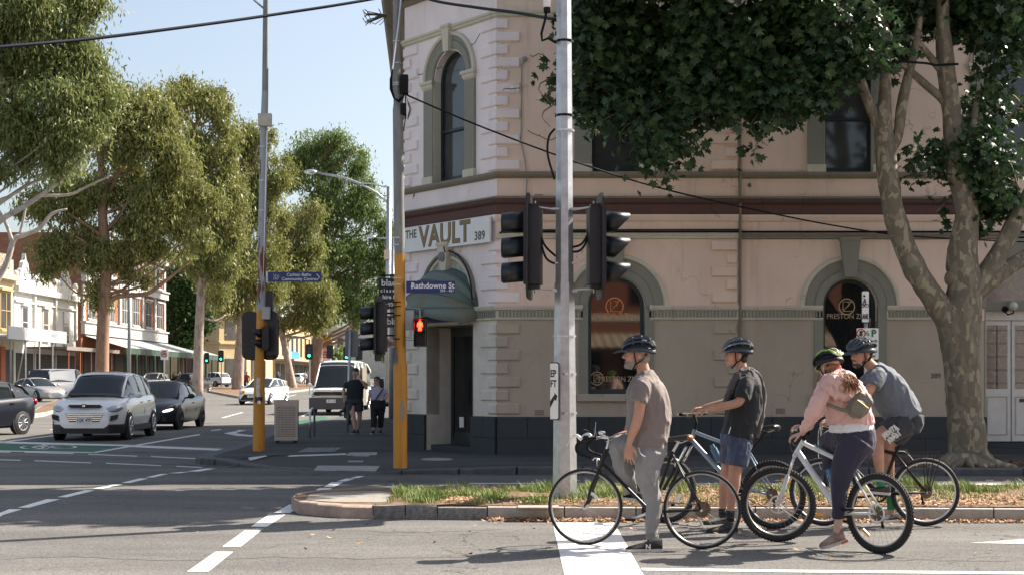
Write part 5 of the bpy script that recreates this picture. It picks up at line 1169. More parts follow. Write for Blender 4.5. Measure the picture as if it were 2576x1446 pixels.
gum('gum_tree', 'nearest gum tree with white limbs and pendulous leaves at the left edge', 48, [(-70,985,50),(-60,800,46),(-50,640,40),(-30,420,32),(0,200,24),(20,60,12)],
 [[(-55,620,18),(0,557,15),(70,515,13),(153,455,10),(200,404,8),(250,366,4)],[(70,515,8),(100,494,8),(172,490,7),(218,469,6),(278,441,3)],[(-58,780,20),(9,671,16),(28,603,14),(51,589,13),(88,571,11),(116,534,9),(153,520,4)],[(30,605,10),(14,560,9),(-10,520,9)],[(50,590,8),(60,545,7),(68,500,5)],[(-40,540,12),(60,470,9),(120,445,6),(190,420,4)],[(-30,300,14),(0,167,11),(37,135,9),(116,88,6),(170,50,3)],[(-40,460,16),(10,400,12),(60,330,9),(120,290,7),(165,285,4)]],
 [(30,20,120,90),(150,60,80,70),(190,-20,60,40),(20,140,100,70),(130,170,90,70),(215,140,45,40),(240,165,35,32),(30,270,110,60),(160,255,100,50),(230,240,50,50),(90,340,120,50),(200,330,80,40),(20,430,70,35),(150,395,60,30)], 66000, GUM1, BARK, L0=.26, asp=.15, limbmat=BARKW, seed=11, group=GG)
gum('gum_tree', 'gum tree with straight reddish trunk behind the white SUV', 72, [(254,950,36),(258,860,33),(264,740,30),(266,650,28),(258,540,24),(255,430,18),(250,330,8)],
 [[(268,762,14),(300,745,13),(370,738,11),(415,708,9),(460,672,6),(480,655,3)],[(268,700,18),(295,650,14),(325,580,11),(345,520,8),(350,470,4)],[(268,690,10),(330,670,9),(390,640,7),(430,610,4)],[(262,600,12),(225,570,9),(180,540,5)],[(255,660,8),(230,620,7),(205,600,4)],[(258,520,12),(300,440,9),(340,380,5)]],
 [(300,250,60,45),(360,270,70,45),(330,330,90,60),(270,380,80,60),(400,380,70,60),(450,430,60,60),(300,460,90,45),(400,490,80,45),(490,500,50,50),(200,480,90,50),(120,520,80,35),(180,580,60,35),(330,555,60,32),(430,570,60,32),(150,620,45,24),(225,640,36,34),(380,620,50,24),(430,640,60,20),(240,710,24,30),(380,300,60,40),(300,620,60,30),(480,600,40,40),(140,660,40,26),(350,690,40,22)], 62000, GUM2, BARKR, L0=.34, seed=12, group=GG)
gum('gum_tree', 'tallest golden gum tree above the black sedan', 105, [(497,965,26),(500,860,24),(507,720,22),(515,600,18),(500,450,14),(492,320,8)],
 [[(507,730,16),(530,670,14),(545,600,9)],[(500,430,10),(470,340,7),(440,260,4)],[(500,420,9),(530,340,6),(545,280,4)],[(510,800,6),(540,805,5),(560,790,3)]],
 [(440,215,45,25),(490,230,60,35),(540,260,50,40),(450,265,50,30),(560,310,40,40),(500,370,60,50),(560,400,50,50),(540,480,70,50),(480,560,70,50),(560,580,60,50),(500,640,70,40),(600,520,40,60),(420,300,30,30),(450,420,60,50),(440,520,60,50),(560,660,50,50),(540,720,50,35),(470,480,50,60)], 40000, GUM2, BARK, L0=.46, seed=13, group=GG)
gum('gum_tree', 'gum tree with thick pale trunk between the white sedan and white SUV', 128, [(597,982,28),(603,880,25),(609,780,22),(615,680,18),(630,560,14),(635,420,7)],
 [[(612,740,10),(585,660,8),(560,620,4)],[(618,660,9),(650,600,7),(680,560,4)]],
 [(620,340,50,45),(590,380,60,50),(660,360,35,45),(640,450,60,60),(610,520,70,60),(670,540,50,70),(600,610,70,50),(680,640,50,60),(560,690,70,45),(640,700,70,45),(690,720,40,40),(600,760,40,25),(700,440,40,60),(600,460,60,50),(560,520,50,50)], 44000, GUM2, BARK, L0=.5, seed=14, group=GG)
gum('gum_tree', 'leaning grey-barked gum tree right of the white hatchback', 140, [(737,975,22),(728,930,19),(716,870,16),(703,810,14),(700,740,11),(720,640,6)],
 [[(716,870,7),(735,845,5),(770,852,3)]], [(730,560,45,50),(760,600,50,50),(710,640,50,50),(760,680,60,45),(700,720,50,35),(770,745,60,35),(730,790,50,30),(800,790,45,35),(820,740,40,40),(780,540,40,40)], 26000, GUM2, BARK, L0=.5, seed=15, group=GG)
gum('gum_tree', 'tall green rounded gum tree behind the street lamp with thick reddish trunk', 158, [(789,957,34),(797,890,30),(804,800,26),(812,720,22),(818,620,17),(815,500,12),(810,400,6)],
 [[(818,650,10),(840,600,8),(870,540,5)],[(812,720,9),(860,690,6),(900,650,4)],[(816,560,8),(780,480,6),(760,430,4)]],
 [(780,350,50,26),(840,355,50,32),(750,390,45,35),(880,400,45,40),(810,400,60,40),(740,440,35,35),(830,470,80,45),(910,470,40,45),(900,540,60,50),(950,560,30,50),(800,540,70,50),(860,620,80,50),(930,640,50,50),(970,620,22,60),(960,690,25,60),(890,710,70,50),(820,700,60,50),(860,780,60,35),(930,770,50,45),(975,760,15,60)], 56000, GUM3, BARKR, L0=.55, seed=16, group=GG)
gum('broadleaf_tree', 'dense dark green tree at the far end of the red brick building', 160, [(455,950,18),(455,880,16),(460,800,12),(462,740,8)], [],
 [(450,690,40,45),(490,720,45,45),(440,770,35,50),(500,800,40,45),(470,850,45,40),(430,850,20,35)], 20000, DKG, BARKR, L0=.55, asp=.3, seed=17, droop=.2)
for i,(x,Y,w,top,lb) in enumerate(((975,210,40,820,'small distant street tree just left of the black hanging signs'),(1000,260,40,780,'distant street tree half hidden by the orange pole'),(845,200,14,880,'small green tree below the petrol station sign'))):
    gum('street_tree', lb, Y, [(x,955,6),(x,900,5),(x,top+20,3)], [], [(x-5,top+25,w*.6,22),(x+8,top+45,w*.5,22)], 2500, GUM3, BARK, L0=.9, asp=.25, seed=30+i)
# ---------------- plane tree on the pavement ----------------
PLB = bpy.data.materials.new('plane_bark'); PLB.use_nodes = True
def _pb():
    nt = PLB.node_tree; N = nt.nodes; L = nt.links; b = N['Principled BSDF']; b.inputs['Roughness'].default_value = .8
    tc = N.new('ShaderNodeTexCoord'); mp = N.new('ShaderNodeMapping'); mp.inputs['Scale'].default_value = (1,1,.55); L.new(tc.outputs['Object'], mp.inputs['Vector'])
    nd = N.new('ShaderNodeTexNoise'); nd.inputs['Scale'].default_value = 7; nd.inputs['Detail'].default_value = 5; L.new(mp.outputs['Vector'], nd.inputs['Vector'])
    vm_ = N.new('ShaderNodeVectorMath'); vm_.operation = 'MULTIPLY_ADD'; vm_.inputs[1].default_value = (.22,.22,.22); L.new(nd.outputs['Color'], vm_.inputs[0]); L.new(mp.outputs['Vector'], vm_.inputs[2])
    v = N.new('ShaderNodeTexVoronoi'); v.inputs['Scale'].default_value = 15; L.new(vm_.outputs['Vector'], v.inputs['Vector'])
    r = N.new('ShaderNodeValToRGB'); r.color_ramp.interpolation = 'CONSTANT'; e = r.color_ramp.elements; e[0].position = 0; e[0].color = (.145,.125,.09,1); e[1].position = .34; e[1].color = (.18,.155,.11,1)
    for p_,c in ((.55,(.215,.185,.13,1)),(.74,(.30,.26,.175,1)),(.90,(.16,.12,.085,1))): q = r.color_ramp.elements.new(p_); q.color = c
    s = N.new('ShaderNodeSeparateColor'); L.new(v.outputs['Color'], s.inputs[0]); L.new(s.outputs[0], r.inputs['Fac'])
    L.new(r.outputs['Color'], b.inputs['Base Color'])
    bp = N.new('ShaderNodeBump'); bp.inputs['Strength'].default_value = .5; bp.inputs['Distance'].default_value = .02; L.new(s.outputs[0], bp.inputs['Height']); L.new(bp.outputs['Normal'], b.inputs['Normal'])
_pb()
YT = 22.3; kT = YT/F
pt = thing('plane_tree', 'old plane tree with mottled peeling bark and spreading limbs on the pavement', 'tree', tuple(W(2430,1160,YT)))
def limb(pts, name='limb', n=12, ymul=1.0, rough=.06):
    q = [W(x,y,YT)+Vector((0,(p[0] if p else 0),0)) for x,y,w,*p in pts]; w_ = [w*kT/2 for _,_,w,*p in pts]
    s_, ww = smoothpath(q, w_, 6); mb = MB(); rings = []
    mb.tube(s_, ww, n*2)
    c = [sum((mb.v[i*n*2+j] for j in range(n*2)), Vector())/(n*2) for i in range(len(s_))]
    for i in range(len(s_)):
        for j in range(n*2):
            v = mb.v[i*n*2+j]; d = v-c[i]; f = 1+rough*2*mnoise.noise(v*2.2)+rough*1.2*mnoise.noise(v*6)+rough*.6*mnoise.noise(v*15); mb.v[i*n*2+j] = c[i]+d*f
    return mb.build(name, PLB, pt, smooth=True)
limb([(2436,1168,138),(2436,1152,118),(2435,1130,102),(2432,1080,91),(2427,1020,86),(2421,950,84),(2416,880,90),(2415,820,95),(2425,760,92),(2424,700,84),(2420,640,74),(2428,580,64),(2432,545,60),(2418,470,56),(2405,400,54),(2395,300,50),(2384,200,46),(2374,100,40),(2368,0,34),(2360,-150,26)], 'trunk', 14, rough=.08)
limb([(2412,850,80),(2388,805,70),(2350,750,62),(2312,695,58),(2285,640,56),(2262,580,54),(2245,520,52),(2232,440,52),(2226,370,52),(2222,320,46),(2218,285,40),(2216,262,22)])
limb([(2228,345,36),(2190,270,27),(2165,200,22),(2145,140,18),(2120,60,14)]); limb([(2222,330,44),(2225,250,32),(2228,170,28),(2225,80,24),(2215,-60,16)]); limb([(2230,400,26),(2258,340,26),(2268,270,26),(2285,190,24),(2300,130,22),(2315,40,16)])
limb([(2395,290,24),(2370,250,22),(2330,215,20),(2290,180,18),(2265,160,12)]); limb([(2385,200,20),(2345,150,18),(2310,108,14),(2280,90,8)]); limb([(2428,420,20),(2445,330,18),(2456,260,15),(2462,220,10)])
limb([(2440,740,66),(2475,700,58),(2505,655,50),(2535,600,46),(2558,550,42),(2600,470,38),(2640,380,30)]); limb([(2445,745,50),(2490,708,44),(2540,670,40),(2600,635,36),(2700,560,28)])
mb = MB(); mb.ell(W(2390,700,YT-.05), (.09,.12,.12), 10, 8); mb.build('burl', PLB, pt, smooth=True)
mb = MB()
for k in range(9):
    x = 2370+k*16+random.uniform(-6,6); mb.tube([W(2430+(x-2430)*.5,1150,YT-.25),W(x,1163,YT-.3-.05*k%3*.2),W(2430+(x-2430)*2.1,1172+random.uniform(0,5),YT-.5)], [.12,.08,.03], 7)
mb.build('roots', PLB, pt, smooth=True, kind='stuff')
# tree pit: bare earth and bark chips in the footpath
pit = MB(); ring_ = [W(x,y,YT).to_2d() for x,y in ((0,0),)]; q = [GP(x,y,.006) for x,y in ((2190,1176),(2200,1150),(2280,1135),(2400,1130),(2560,1132),(2700,1140),(2700,1182),(2500,1180),(2300,1180))]
pit.flat(q); pit.build('tree_pit_soil', DIRT, pave)
o = litter(900, lambda: Vector((random.uniform(5.6,8.9), random.uniform(21.9,23.2), 0)), DIRT, 'bark_chips', pave, lambda p: PZ+.01, sz=(.03,.08)); 
strap = MB(); strap.tube([W(2258,155,YT-.3),W(2330,160,YT-.32),W(2355,165,YT-.3),W(2410,162,YT-.2)], .02, 5); strap.build('tree_strap', BLACK, pt)
# foliage: lobed leaves
PLL = leafmat('plane_leaf', (.018,.046,.021), (.065,.112,.042), .22, .42, c3=(.17,.17,.04), sc=7)
def lobed():
    pts = [(0,-.5),(.12,-.22),(.42,-.30),(.34,-.08),(.62,.10),(.34,.16),(.36,.36),(.16,.30),(0,.62),(-.16,.30),(-.36,.36),(-.34,.16),(-.62,.10),(-.34,-.08),(-.42,-.30),(-.12,-.22)]
    v = [(x*(1.08 if y > 0 else .95)+.03*y,y,-.42*abs(x)**1.2-.22*(y**2)+.05*math.sin(9*x)) for x,y in pts]+[(0,0,.05)]; f = [(i,(i+1)%16,16) for i in range(16)]; return np.array(v), np.array(f)
LV, LF = lobed()
def plane_blobs():
    B = []
    def add(x,y,rx,ry,Y=21.3,d=.9): c = W(x,y,Y); k = Y/F; B.append((np.array(c), np.array([rx*k, d, ry*k]), rx*ry*1.0))
    for a in ((1500,40,60,70),(1480,130,45,60),(1475,220,38,45),(1530,200,60,90),(1540,290,40,40),(1600,60,80,90),(1610,180,70,80),(1600,300,55,50),(1640,360,45,40),(1660,410,30,30),(1700,330,40,40),(1720,380,32,25),(1700,230,60,60),(1700,100,80,90),(1780,60,80,80),(1770,180,60,60),(1800,250,45,35),(1850,120,80,90),(1860,240,60,50),(1890,310,45,40),(1905,360,18,30),(1930,60,80,80),(1940,180,70,70),(1960,260,55,35),(2010,80,80,90),(2020,200,60,60),(2060,230,40,30),(2090,50,70,80),(2100,150,60,60),(2160,60,60,70),(2180,140,50,40),(2250,20,60,60),(2240,110,45,40),(2330,10,60,50),(2420,20,60,60),(2480,80,60,70),(2530,20,60,80),(2560,140,50,70),(2500,180,45,50),(2450,130,30,50),(2480,250,35,40),(2560,260,40,50),(2520,330,45,40),(2440,380,50,45),(2390,395,45,30),(2340,405,35,18),(2320,400,18,14),(2450,440,50,40),(2520,430,50,60),(2570,380,40,60),(2480,500,40,35),(2540,530,40,25),(2400,480,25,20),(2425,545,16,12),(2560,480,30,50),(1392,225,14,22),(1386,195,12,10),(1395,262,6,8)):
        add(*a, Y=21.3 if a[0] < 2200 else 22.6)
    for i,(x,y,rx,ry) in enumerate(((1530,-120,150,95),(1650,-160,200,120),(1950,-180,200,120),(1420,-250,100,60),(2200,-70,160,50),(2450,-50,150,40),(1700,-250,230,90),(2000,-230,170,70),(1450,-240,140,70))): 
        for d in (-1.3,1.0): add(x,y,rx,ry,Y=(21.4 if x < 2100 else 23.2)+d*(1 if x < 2100 else .6),d=1.2)
    return B
PB = plane_blobs(); NLOW = len(PB)-18
rng = np.random.default_rng(5)
wt = np.array([b[2] for b in PB]); low = np.arange(len(PB)) < NLOW
def sprays(ids, ntot, size, big=False):
    w = wt[ids]; w = w/w.sum(); nper = 9; ns = ntot//nper; bi = ids[rng.choice(len(ids), ns, p=w)]
    C = np.array([PB[i][0] for i in bi]); S = np.array([PB[i][1] for i in bi]); d = rng.normal(size=(ns,3)); d /= np.linalg.norm(d,axis=1)[:,None]; r = rng.random(ns)**.5
    s0 = C+d*S*r[:,None]; kp = np.array([mnoise.noise(Vector(q)*1.3) > .0 or big for q in s0]); s0 = s0[kp]; ns = len(s0); c = np.repeat(s0, nper, 0)+rng.normal(size=(ns*nper,3))*np.array([.17,.17,.15]); m = len(c)
    yaw = rng.random(m)*2*np.pi; tilt = np.radians(rng.normal(50,28,m)); roll = rng.normal(0,.35,m); sz = size*(.6+.7*rng.random(m))
    return c, yaw, tilt, roll, sz
def rotm(yaw, tilt, roll):
    cy,sy,ct,st,cr,sr = np.cos(yaw),np.sin(yaw),np.cos(tilt),np.sin(tilt),np.cos(roll),np.sin(roll)
    Rz = np.stack([np.stack([cy,-sy,0*cy],-1),np.stack([sy,cy,0*cy],-1),np.stack([0*cy,0*cy,1+0*cy],-1)],-2)
    Rx = np.stack([np.stack([1+0*ct,0*ct,0*ct],-1),np.stack([0*ct,ct,-st],-1),np.stack([0*ct,st,ct],-1)],-2)
    Ry = np.stack([np.stack([cr,0*cr,sr],-1),np.stack([0*cr,1+0*cr,0*cr],-1),np.stack([-sr,0*cr,cr],-1)],-2); return Rz@Rx@Ry
def foliage(data, name):
    c,yaw,tilt,roll,sz = data; Rm = rotm(yaw, -tilt, roll); V = np.einsum('nij,kj->nki', Rm, LV)*sz[:,None,None]+c[:,None,:]; m = len(c)
    Fq = (LF[None]+(np.arange(m)*17)[:,None,None]).reshape(-1,3); return npmesh(name, V.reshape(-1,3), Fq, PLL, pt, kind='stuff', k=3)
ids = np.arange(len(PB)); lowi = ids[low]; higi = ids[~low]
D1 = sprays(lowi, 32000, .145); foliage(D1, 'crown'); foliage(sprays(higi, 12000, .24, True), 'upper_crown')
# the 300 nearest hanging leaves are parts of their own
D2 = sprays(lowi, 1500, .17); order = np.argsort(D2[0][:,1])[:300]; inv = rootm(pt).inverted()
lm0 = None; mb = MB(); mb.add([tuple(v) for v in LV], [tuple(f) for f in LF]); 
for i in order:
    if lm0 is None: o = mb.build('leaf', PLL, pt, world=False); lm0 = o.data
    else: o = objm('leaf', lm0, pt)
    o.location = inv @ Vector(D2[0][i]); o.rotation_euler = (-D2[2][i], D2[3][i], D2[1][i]); o.scale = (D2[4][i],)*3
# twigs inside the crown
tw = MB(); random.seed(9)
srcs = [W(2300,60,YT),W(2220,60,YT),W(2130,80,YT),W(2370,60,YT),W(2150,150,YT),W(2215,-60,YT),W(2505,80,YT),W(2600,300,YT),W(2560,470,YT),W(2425,420,YT)]
for i in range(NLOW):
    c = Vector(PB[i][0]); o = min(srcs, key=lambda p: (p-c).length); md = o.lerp(c,.5)+Vector((0,0,.25)); L_ = (c-o).length
    s_, w_ = smoothpath([o,md,c,c+Vector((random.uniform(-.3,.3),0,-.35))], [.012+.007*L_,.012+.004*L_,.012,.004], 5); tw.tube(s_, w_, 5)
tw.build('branches', PLB, pt, smooth=True, kind='stuff')
# ---------------- bicycles ----------------
ROCKY = mat('anodised_blue_grey', (.20,.25,.32), .35, .5, var=.08); BLKG = mat('black_gloss', (.012,.012,.013), .38, var=.1, spec=.35)
WHTF = mat('white_frame', (.70,.71,.70), .3, col2=(.25,.52,.50), thr=(.60,.66), scale=5, coat=.3)
SADDLE = mat('saddle_black', (.015,.015,.016), .35, var=.2); SADB = mat('saddle_brown_edge', (.30,.13,.06), .5)
RIMM = mat('rim_alloy', (.34,.34,.34), .4, .5, var=.08); RUSTC = mat('dirty_cassette', (.16,.12,.08), .5, .6, var=.4, scale=60)
AMBER = mat('amber_reflector', (.95,.42,.02), .25, var=.1); SPOKE = mat('spoke_steel', (.10,.10,.10), .5, .3, var=0)
def plane_pt(o, d):
    n = Vector((-d.y, d.x, 0))
    def f(x, y, side=0.0):
        r = Vector(((x-CX)/F, 1, (HY-y)/F)); q = o+n*side; t = (q-Vector((0,0,HC))).dot(n)/r.dot(n); return Vector((0,0,HC))+r*t
    return f
def wheel(par, hub, ax, r, tw, rim=RIMM, knobby=False, nsp=32, refl=None, disc_=False, cass=False, rimw=None):
    ax = Vector(ax).normalized(); a,b,_ = basis(ax); rt = tw/2
    mb = MB(); rr = r-tw-.004; mb.torus(hub, ax, rr, .0095, 56, 6, ry=.011 if not rimw else rimw); w = mb.build('wheel', rim, par, smooth=True, sharp=50)
    mb = MB(); mb.torus(hub, ax, r-rt, rt, 64, 10); 
    if knobby:
        for k in range(72):
            t = 2*math.pi*k/72; e = a*math.cos(t)+b*math.sin(t); tg = a*-math.sin(t)+b*math.cos(t)
            for s_,q in ((-1,.55),(1,.55),(0,0)):
                an = s_*.75; c = hub+e*(r-rt+rt*math.cos(an))+ax*(rt*math.sin(an)); Rm = Matrix((tg,ax,e)).transposed(); mb.cbox(c+tg*(.004*s_), (.013,.010,.010), Rm)
    mb.build('tyre', RUBBER, w, smooth=not knobby)
    mb = MB()
    for k in range(nsp):
        t = 2*math.pi*k/nsp+.05; e = a*math.cos(t)+b*math.sin(t); t2 = t+(.42 if (k//2)%2 else -.42); e2 = a*math.cos(t2)+b*math.sin(t2); s_ = .028 if k%2 else -.028
        mb.tube([hub+e2*.022+ax*s_, hub+e*(rr-.004)], .0009, 3, cap=False)
    mb.build('spokes', SPOKE, w, kind='stuff')
    mb = MB(); mb.tube([hub-ax*.05, hub+ax*.05], .014, 10); mb.tube([hub-ax*.034, hub-ax*.028], .026, 12); mb.tube([hub+ax*.028, hub+ax*.034], .026, 12); mb.tube([hub-ax*.065, hub+ax*.065], .006, 6); mb.build('hub', ALU, w, smooth=True, sharp=40)
    if refl is not None:
        for t in (refl if hasattr(refl,'__len__') else [refl]):
            e = a*math.cos(t)+b*math.sin(t); tg = a*-math.sin(t)+b*math.cos(t); Rm = Matrix((tg,ax,e)).transposed()
            mb = MB(); mb.cbox(hub+e*(rr*.80), (.082,.012,.024), Rm); mb.build('reflector', AMBER, w)
    s_ = -1 if ax.y > 0 else 1
    if disc_:
        mb = MB(); c = hub+ax*(.04*s_)
        mb.torus(c, ax, .076, .008, 32, 4, ry=.0012)
        for k in range(6): t = k*math.pi/3; e = a*math.cos(t)+b*math.sin(t); e2 = a*math.cos(t+.5)+b*math.sin(t+.5); mb.tube([c+e*.02, c+e2*.072], .004, 4)
        mb.build('brake_disc', ALU, w)
    if cass:
        c = hub+ax*(.03*s_)
        for k in range(5):
            rr_ = .062-.008*k; mb = MB(); cc = c-ax*(-.005*k*s_); mb.torus(cc, ax, rr_-.008, .009, 30, 4, ry=.0015)
            mb.build('sprocket', RUSTC, w)
    return w
def tubes(name, segs, m, par, n=10):
    """frame tubes: each a part"""
    out = []
    for p,q,r0,r1 in segs:
        mb = MB(); mb.tube([p,p.lerp(q,.5),q], [r0,(r0+r1)/2,r1], n); out.append(mb.build(name, m, par, smooth=True, sharp=50))
    return out
def curve(pts, n=6): return smoothpath(pts, [1]*len(pts), n)[0]
def saddle(par, c, fwd, L=.27, wd=.15, m=SADDLE, edge=None, tilt=0):
    f = Vector((fwd.x,fwd.y,0)).normalized(); s_ = Vector((-f.y,f.x,0)); up = Vector((0,0,1)); rings = []
    for i in range(11):
        t = i/10; x = -L*.42+L*t; w = wd/2*(1-.0*t) if t < .15 else wd/2*max(.17,(1-((t-.15)/.85)**.62*.86)); z = .012*math.cos(t*3)+.01*(t > .9)-.008*(t<.08)
        h = .022+.016*(1-t)
        rings.append([c+f*x+s_*(w*math.cos(q))+up*(z+tilt*x+(h*.55*math.sin(q) if math.sin(q) > 0 else h*math.sin(q))) for q in [2*math.pi*j/12 for j in range(12)]])
    mb = MB(); mb.loft(rings); o = mb.build('saddle', m, par, smooth=True)
    if edge: mb = MB(); mb.loft([[p+(-f*.003) for p in rings[0]],[p+(-f*.001)+(p-(c-f*L*.42))*.02 for p in rings[1]]]); mb.build('saddle_rear', edge, o, smooth=True)
    mb = MB(); 
    for q in (-1,1): mb.tube([c-f*L*.30+s_*.02*q-up*.02, c-f*.02+s_*.02*q-up*.045, c+f*L*.22+s_*.012*q-up*.015], .004, 5)
    mb.build('saddle_rails', ALU, o)
def cranks(par, bb, ax, a0, m=ALU, L=.17, ring=.085, cm=BLACK, near=-1):
    ax = Vector(ax).normalized(); 
    if ax.y > 0: ax = -ax                      # ax points to the camera side
    f = Vector((-ax.y, ax.x, 0)) if abs(ax.x) < .99 else Vector((0,1,0)); f = Vector((ax.y,-ax.x,0))
    mb = MB(); mb.tube([bb-ax*.06, bb+ax*.06], .02, 10); mb.build('bottom_bracket', BLACK, par)
    for s_,a in ((1,a0),(-1,a0+math.pi)):
        d = Vector((0,0,1))*math.sin(a)+f*math.cos(a); p0 = bb+ax*.065*s_; p1 = p0+d*L; mb = MB(); mb.tube([p0,p1], [.015,.011], 8); o = mb.build('crank', m, par, smooth=True, sharp=50)
        mb = MB(); q = p1+ax*.055*s_; mb.tube([p1,q-ax*.03*s_], .006, 6); mb.cbox(q, (.09,.07,.02) if abs(ax.y) > .5 else (.07,.09,.02)); mb.build('pedal', BLACK, o)
    mb = MB(); c = bb-ax*.045; mb.torus(c, ax, ring-.008, .010, 40, 4, ry=.002)
    for k in range(5): t = k*2*math.pi/5; mb.tube([c, c+(f*math.cos(t)+Vector((0,0,1))*math.sin(t))*(ring-.01)], .006, 4)
    for k in range(36): t = k*2*math.pi/36; mb.cbox(c+(f*math.cos(t)+Vector((0,0,1))*math.sin(t))*(ring+.002), (.006,.003,.006))
    mb.build('chainring', cm, par, smooth=False)
    return c
def chain(par, c, hubc, r1, r2):
    up = Vector((0,0,1)); mb = MB(); mb.tube([c+up*r1, hubc+up*r2], .004, 4); mb.tube([c-up*r1, (c-up*r1).lerp(hubc-up*(r2+.10),.9), hubc-up*(r2+.085)], .004, 4); mb.build('chain', RUSTC, par)
GB = 'bicycles of the waiting riders'
def base(name, label, rear, front, r):
    return thing(name, label, 'bicycle', ((rear.x+front.x)/2, (rear.y+front.y)/2, 0), group=GB)
def axis_of(rear, front):
    d = front-rear; d.z = 0; d.normalize(); return d, Vector((-d.y,d.x,0))
# --- bike 1: black road bicycle
r1 = .338; rear = W(1766,1277,12.22); front = W(1472,1272,12.52); rear.z = front.z = r1
d1, n1 = axis_of(rear, front); P1 = plane_pt(rear, d1)
k1 = base('road_bicycle', 'black drop-bar road bicycle with silver brake levers held by the man in grey trousers', rear, front, r1)
wheel(k1, rear, n1, r1, .026, nsp=36, cass=True); wheel(k1, front, n1, r1, .026, nsp=36)
ht, hb, stt, bb = P1(1526,1128), P1(1511,1172), P1(1691,1139), P1(1638,1287)
tubes('frame_tube', [(ht,hb,.018,.018),(ht+Vector((0,0,-.01)),stt,.0135,.0135),(hb.lerp(ht,.2),bb,.0155,.0155),(stt+(stt-bb).normalized()*.02,bb,.0145,.0145)], BLKG, k1)
for s_ in (-.05,.05):
    mb = MB(); mb.tube([stt+n1*s_*.3, rear+n1*s_], .008, 8); mb.build('seat_stay', BLKG, k1, smooth=True); mb = MB(); mb.tube([bb+n1*s_*.5, rear+n1*s_], [.011,.008], 8); mb.build('chain_stay', BLKG, k1, smooth=True)
    mb = MB(); fc = hb+Vector((0,0,-.02)); mb.tube(curve([fc+n1*s_*.7, fc.lerp(front,.5)+n1*s_-(d1*-.005), fc.lerp(front,.82)+n1*s_-d1*.012, front+n1*s_], 5), [.013]*8+[.011]*5+[.008]*3, 8); mb.build('fork_blade', BLKG, k1, smooth=True)
mb = MB(); mb.tube([hb+n1*.045+Vector((0,0,-.018)),hb-n1*.045+Vector((0,0,-.018))], .016, 8); mb.build('fork_crown', BLKG, k1)
sd1 = P1(1708,1100); tubes('seat_post', [(sd1+Vector((0,0,-.03)), stt, .0125, .0125)], ALU, k1); saddle(k1, sd1, d1, L=.26, wd=.17, edge=SADB)
q_ = P1(1531,1099); tubes('stem', [(ht, P1(1531,1112), .012, .012),(P1(1531,1112), q_, .011,.011),(q_, P1(1511,1098), .012,.012)], ALU, k1)
bc = P1(1510,1099)
mb = MB(); mb.tube([bc-n1*.17, bc+n1*.17], .0125, 10); mb.build('handlebar', ALU, k1, smooth=True)
for s_,nm in ((-1,'n'),(1,'f')):
    o_ = n1*.2*s_; mb = MB(); mb.tube(curve([bc+n1*.16*s_, P1(1500,1100)+o_, P1(1478,1105)+o_, P1(1465,1117)+o_, P1(1466,1132)+o_, P1(1478,1141)+o_, P1(1500,1148)+o_], 5), .0135, 8); mb.build('drop_bar', BLACK, k1, smooth=True)
    mb = MB(); a_ = P1(1478,1103)+o_; b_ = P1(1466,1092)+o_; mb.tube([a_, b_, P1(1458,1093)+o_], [.018,.015,.010], 8); mb.build('brake_hood', ALU if s_ < 0 else WHITE, k1, smooth=True)
    mb = MB(); mb.tube(curve([P1(1462,1091)+o_, P1(1452,1097)+o_, P1(1446,1106)+o_, P1(1440,1119)+o_], 4), [.0065]*4+[.005]*4+[.0045]*4+[.003], 6); mb.build('brake_lever', ALU, k1, smooth=True)
    mb = MB(); mb.tube(curve([P1(1466,1092)+o_, P1(1480,1078)+o_*.8, P1(1494,1090)+o_*.4, P1(1498,1120)+o_*.1, P1(1500,1155)], 5), .0025, 5); mb.build('brake_cable', BLACK, k1)
mb = MB(); mb.ell(P1(1512,1088)-n1*.03, (.034,.034,.02), 14, 8); mb.tube([P1(1512,1092)-n1*.03, bc-n1*.03], .006, 6); mb.build('bell', CHROME, k1, smooth=True)
mb = MB(); mb.tube([P1(1496,1095), P1(1499,1060)], .002, 4); mb.tube([P1(1520,1103),P1(1542,1096)], .004,5); mb.tube([P1(1524,1110),P1(1546,1103)], .003,5); mb.build('shift_lever', ALU, k1)
cr = MB(); 
for (x,y) in ((1500,1160),(1697,1162)):
    c = P1(x,y); cr.torus(c, n1, .032, .006, 14, 5, a0=.3, a1=2.9); cr.tube([c-n1*.03+Vector((0,0,.03)),c-n1*.03+Vector((0,0,-.04))], .007, 5)
cr.build('brake_caliper', ALU, k1, smooth=True)
c_ = cranks(k1, bb, n1, R(-20), ring=.09); chain(k1, c_, rear+n1*.045, .09, .045)
mb = MB(); mb.torus(rear-n1*.05, n1, .046, .016, 32, 5, ry=.0015); mb.build('spoke_guard', RUSTC, k1); mb = MB(); mb.torus(rear-n1*.05, n1, .064, .004, 32, 5, ry=.0012); mb.build('spoke_guard', RUSTC, k1)
mb = MB(); mb.tube([P1(1741,1262)-n1*.0, P1(1762,1310), P1(1770,1325)], [.01,.012,.008], 6); mb.build('derailleur', ALU, k1)
def arcrefl(hub, n_, rr, a0, a1, m, par, w=.026):
    a,b,_ = basis(n_); mb = MB(); rings = []
    for i in range(9):
        t = a0+(a1-a0)*i/8; e = a*math.cos(t)+b*math.sin(t); rings.append([hub+e*(rr-w/2)-n_*.012, hub+e*(rr+w/2)-n_*.012, hub+e*(rr+w/2)-n_*.008, hub+e*(rr-w/2)-n_*.008])
    mb.loft(rings); mb.build('reflector', WHITE, par)
def angp(n_, x, y, hub, P_):
    a,b,_ = basis(n_); v = P_(x,y)-hub; return math.atan2(v.dot(b), v.dot(a))
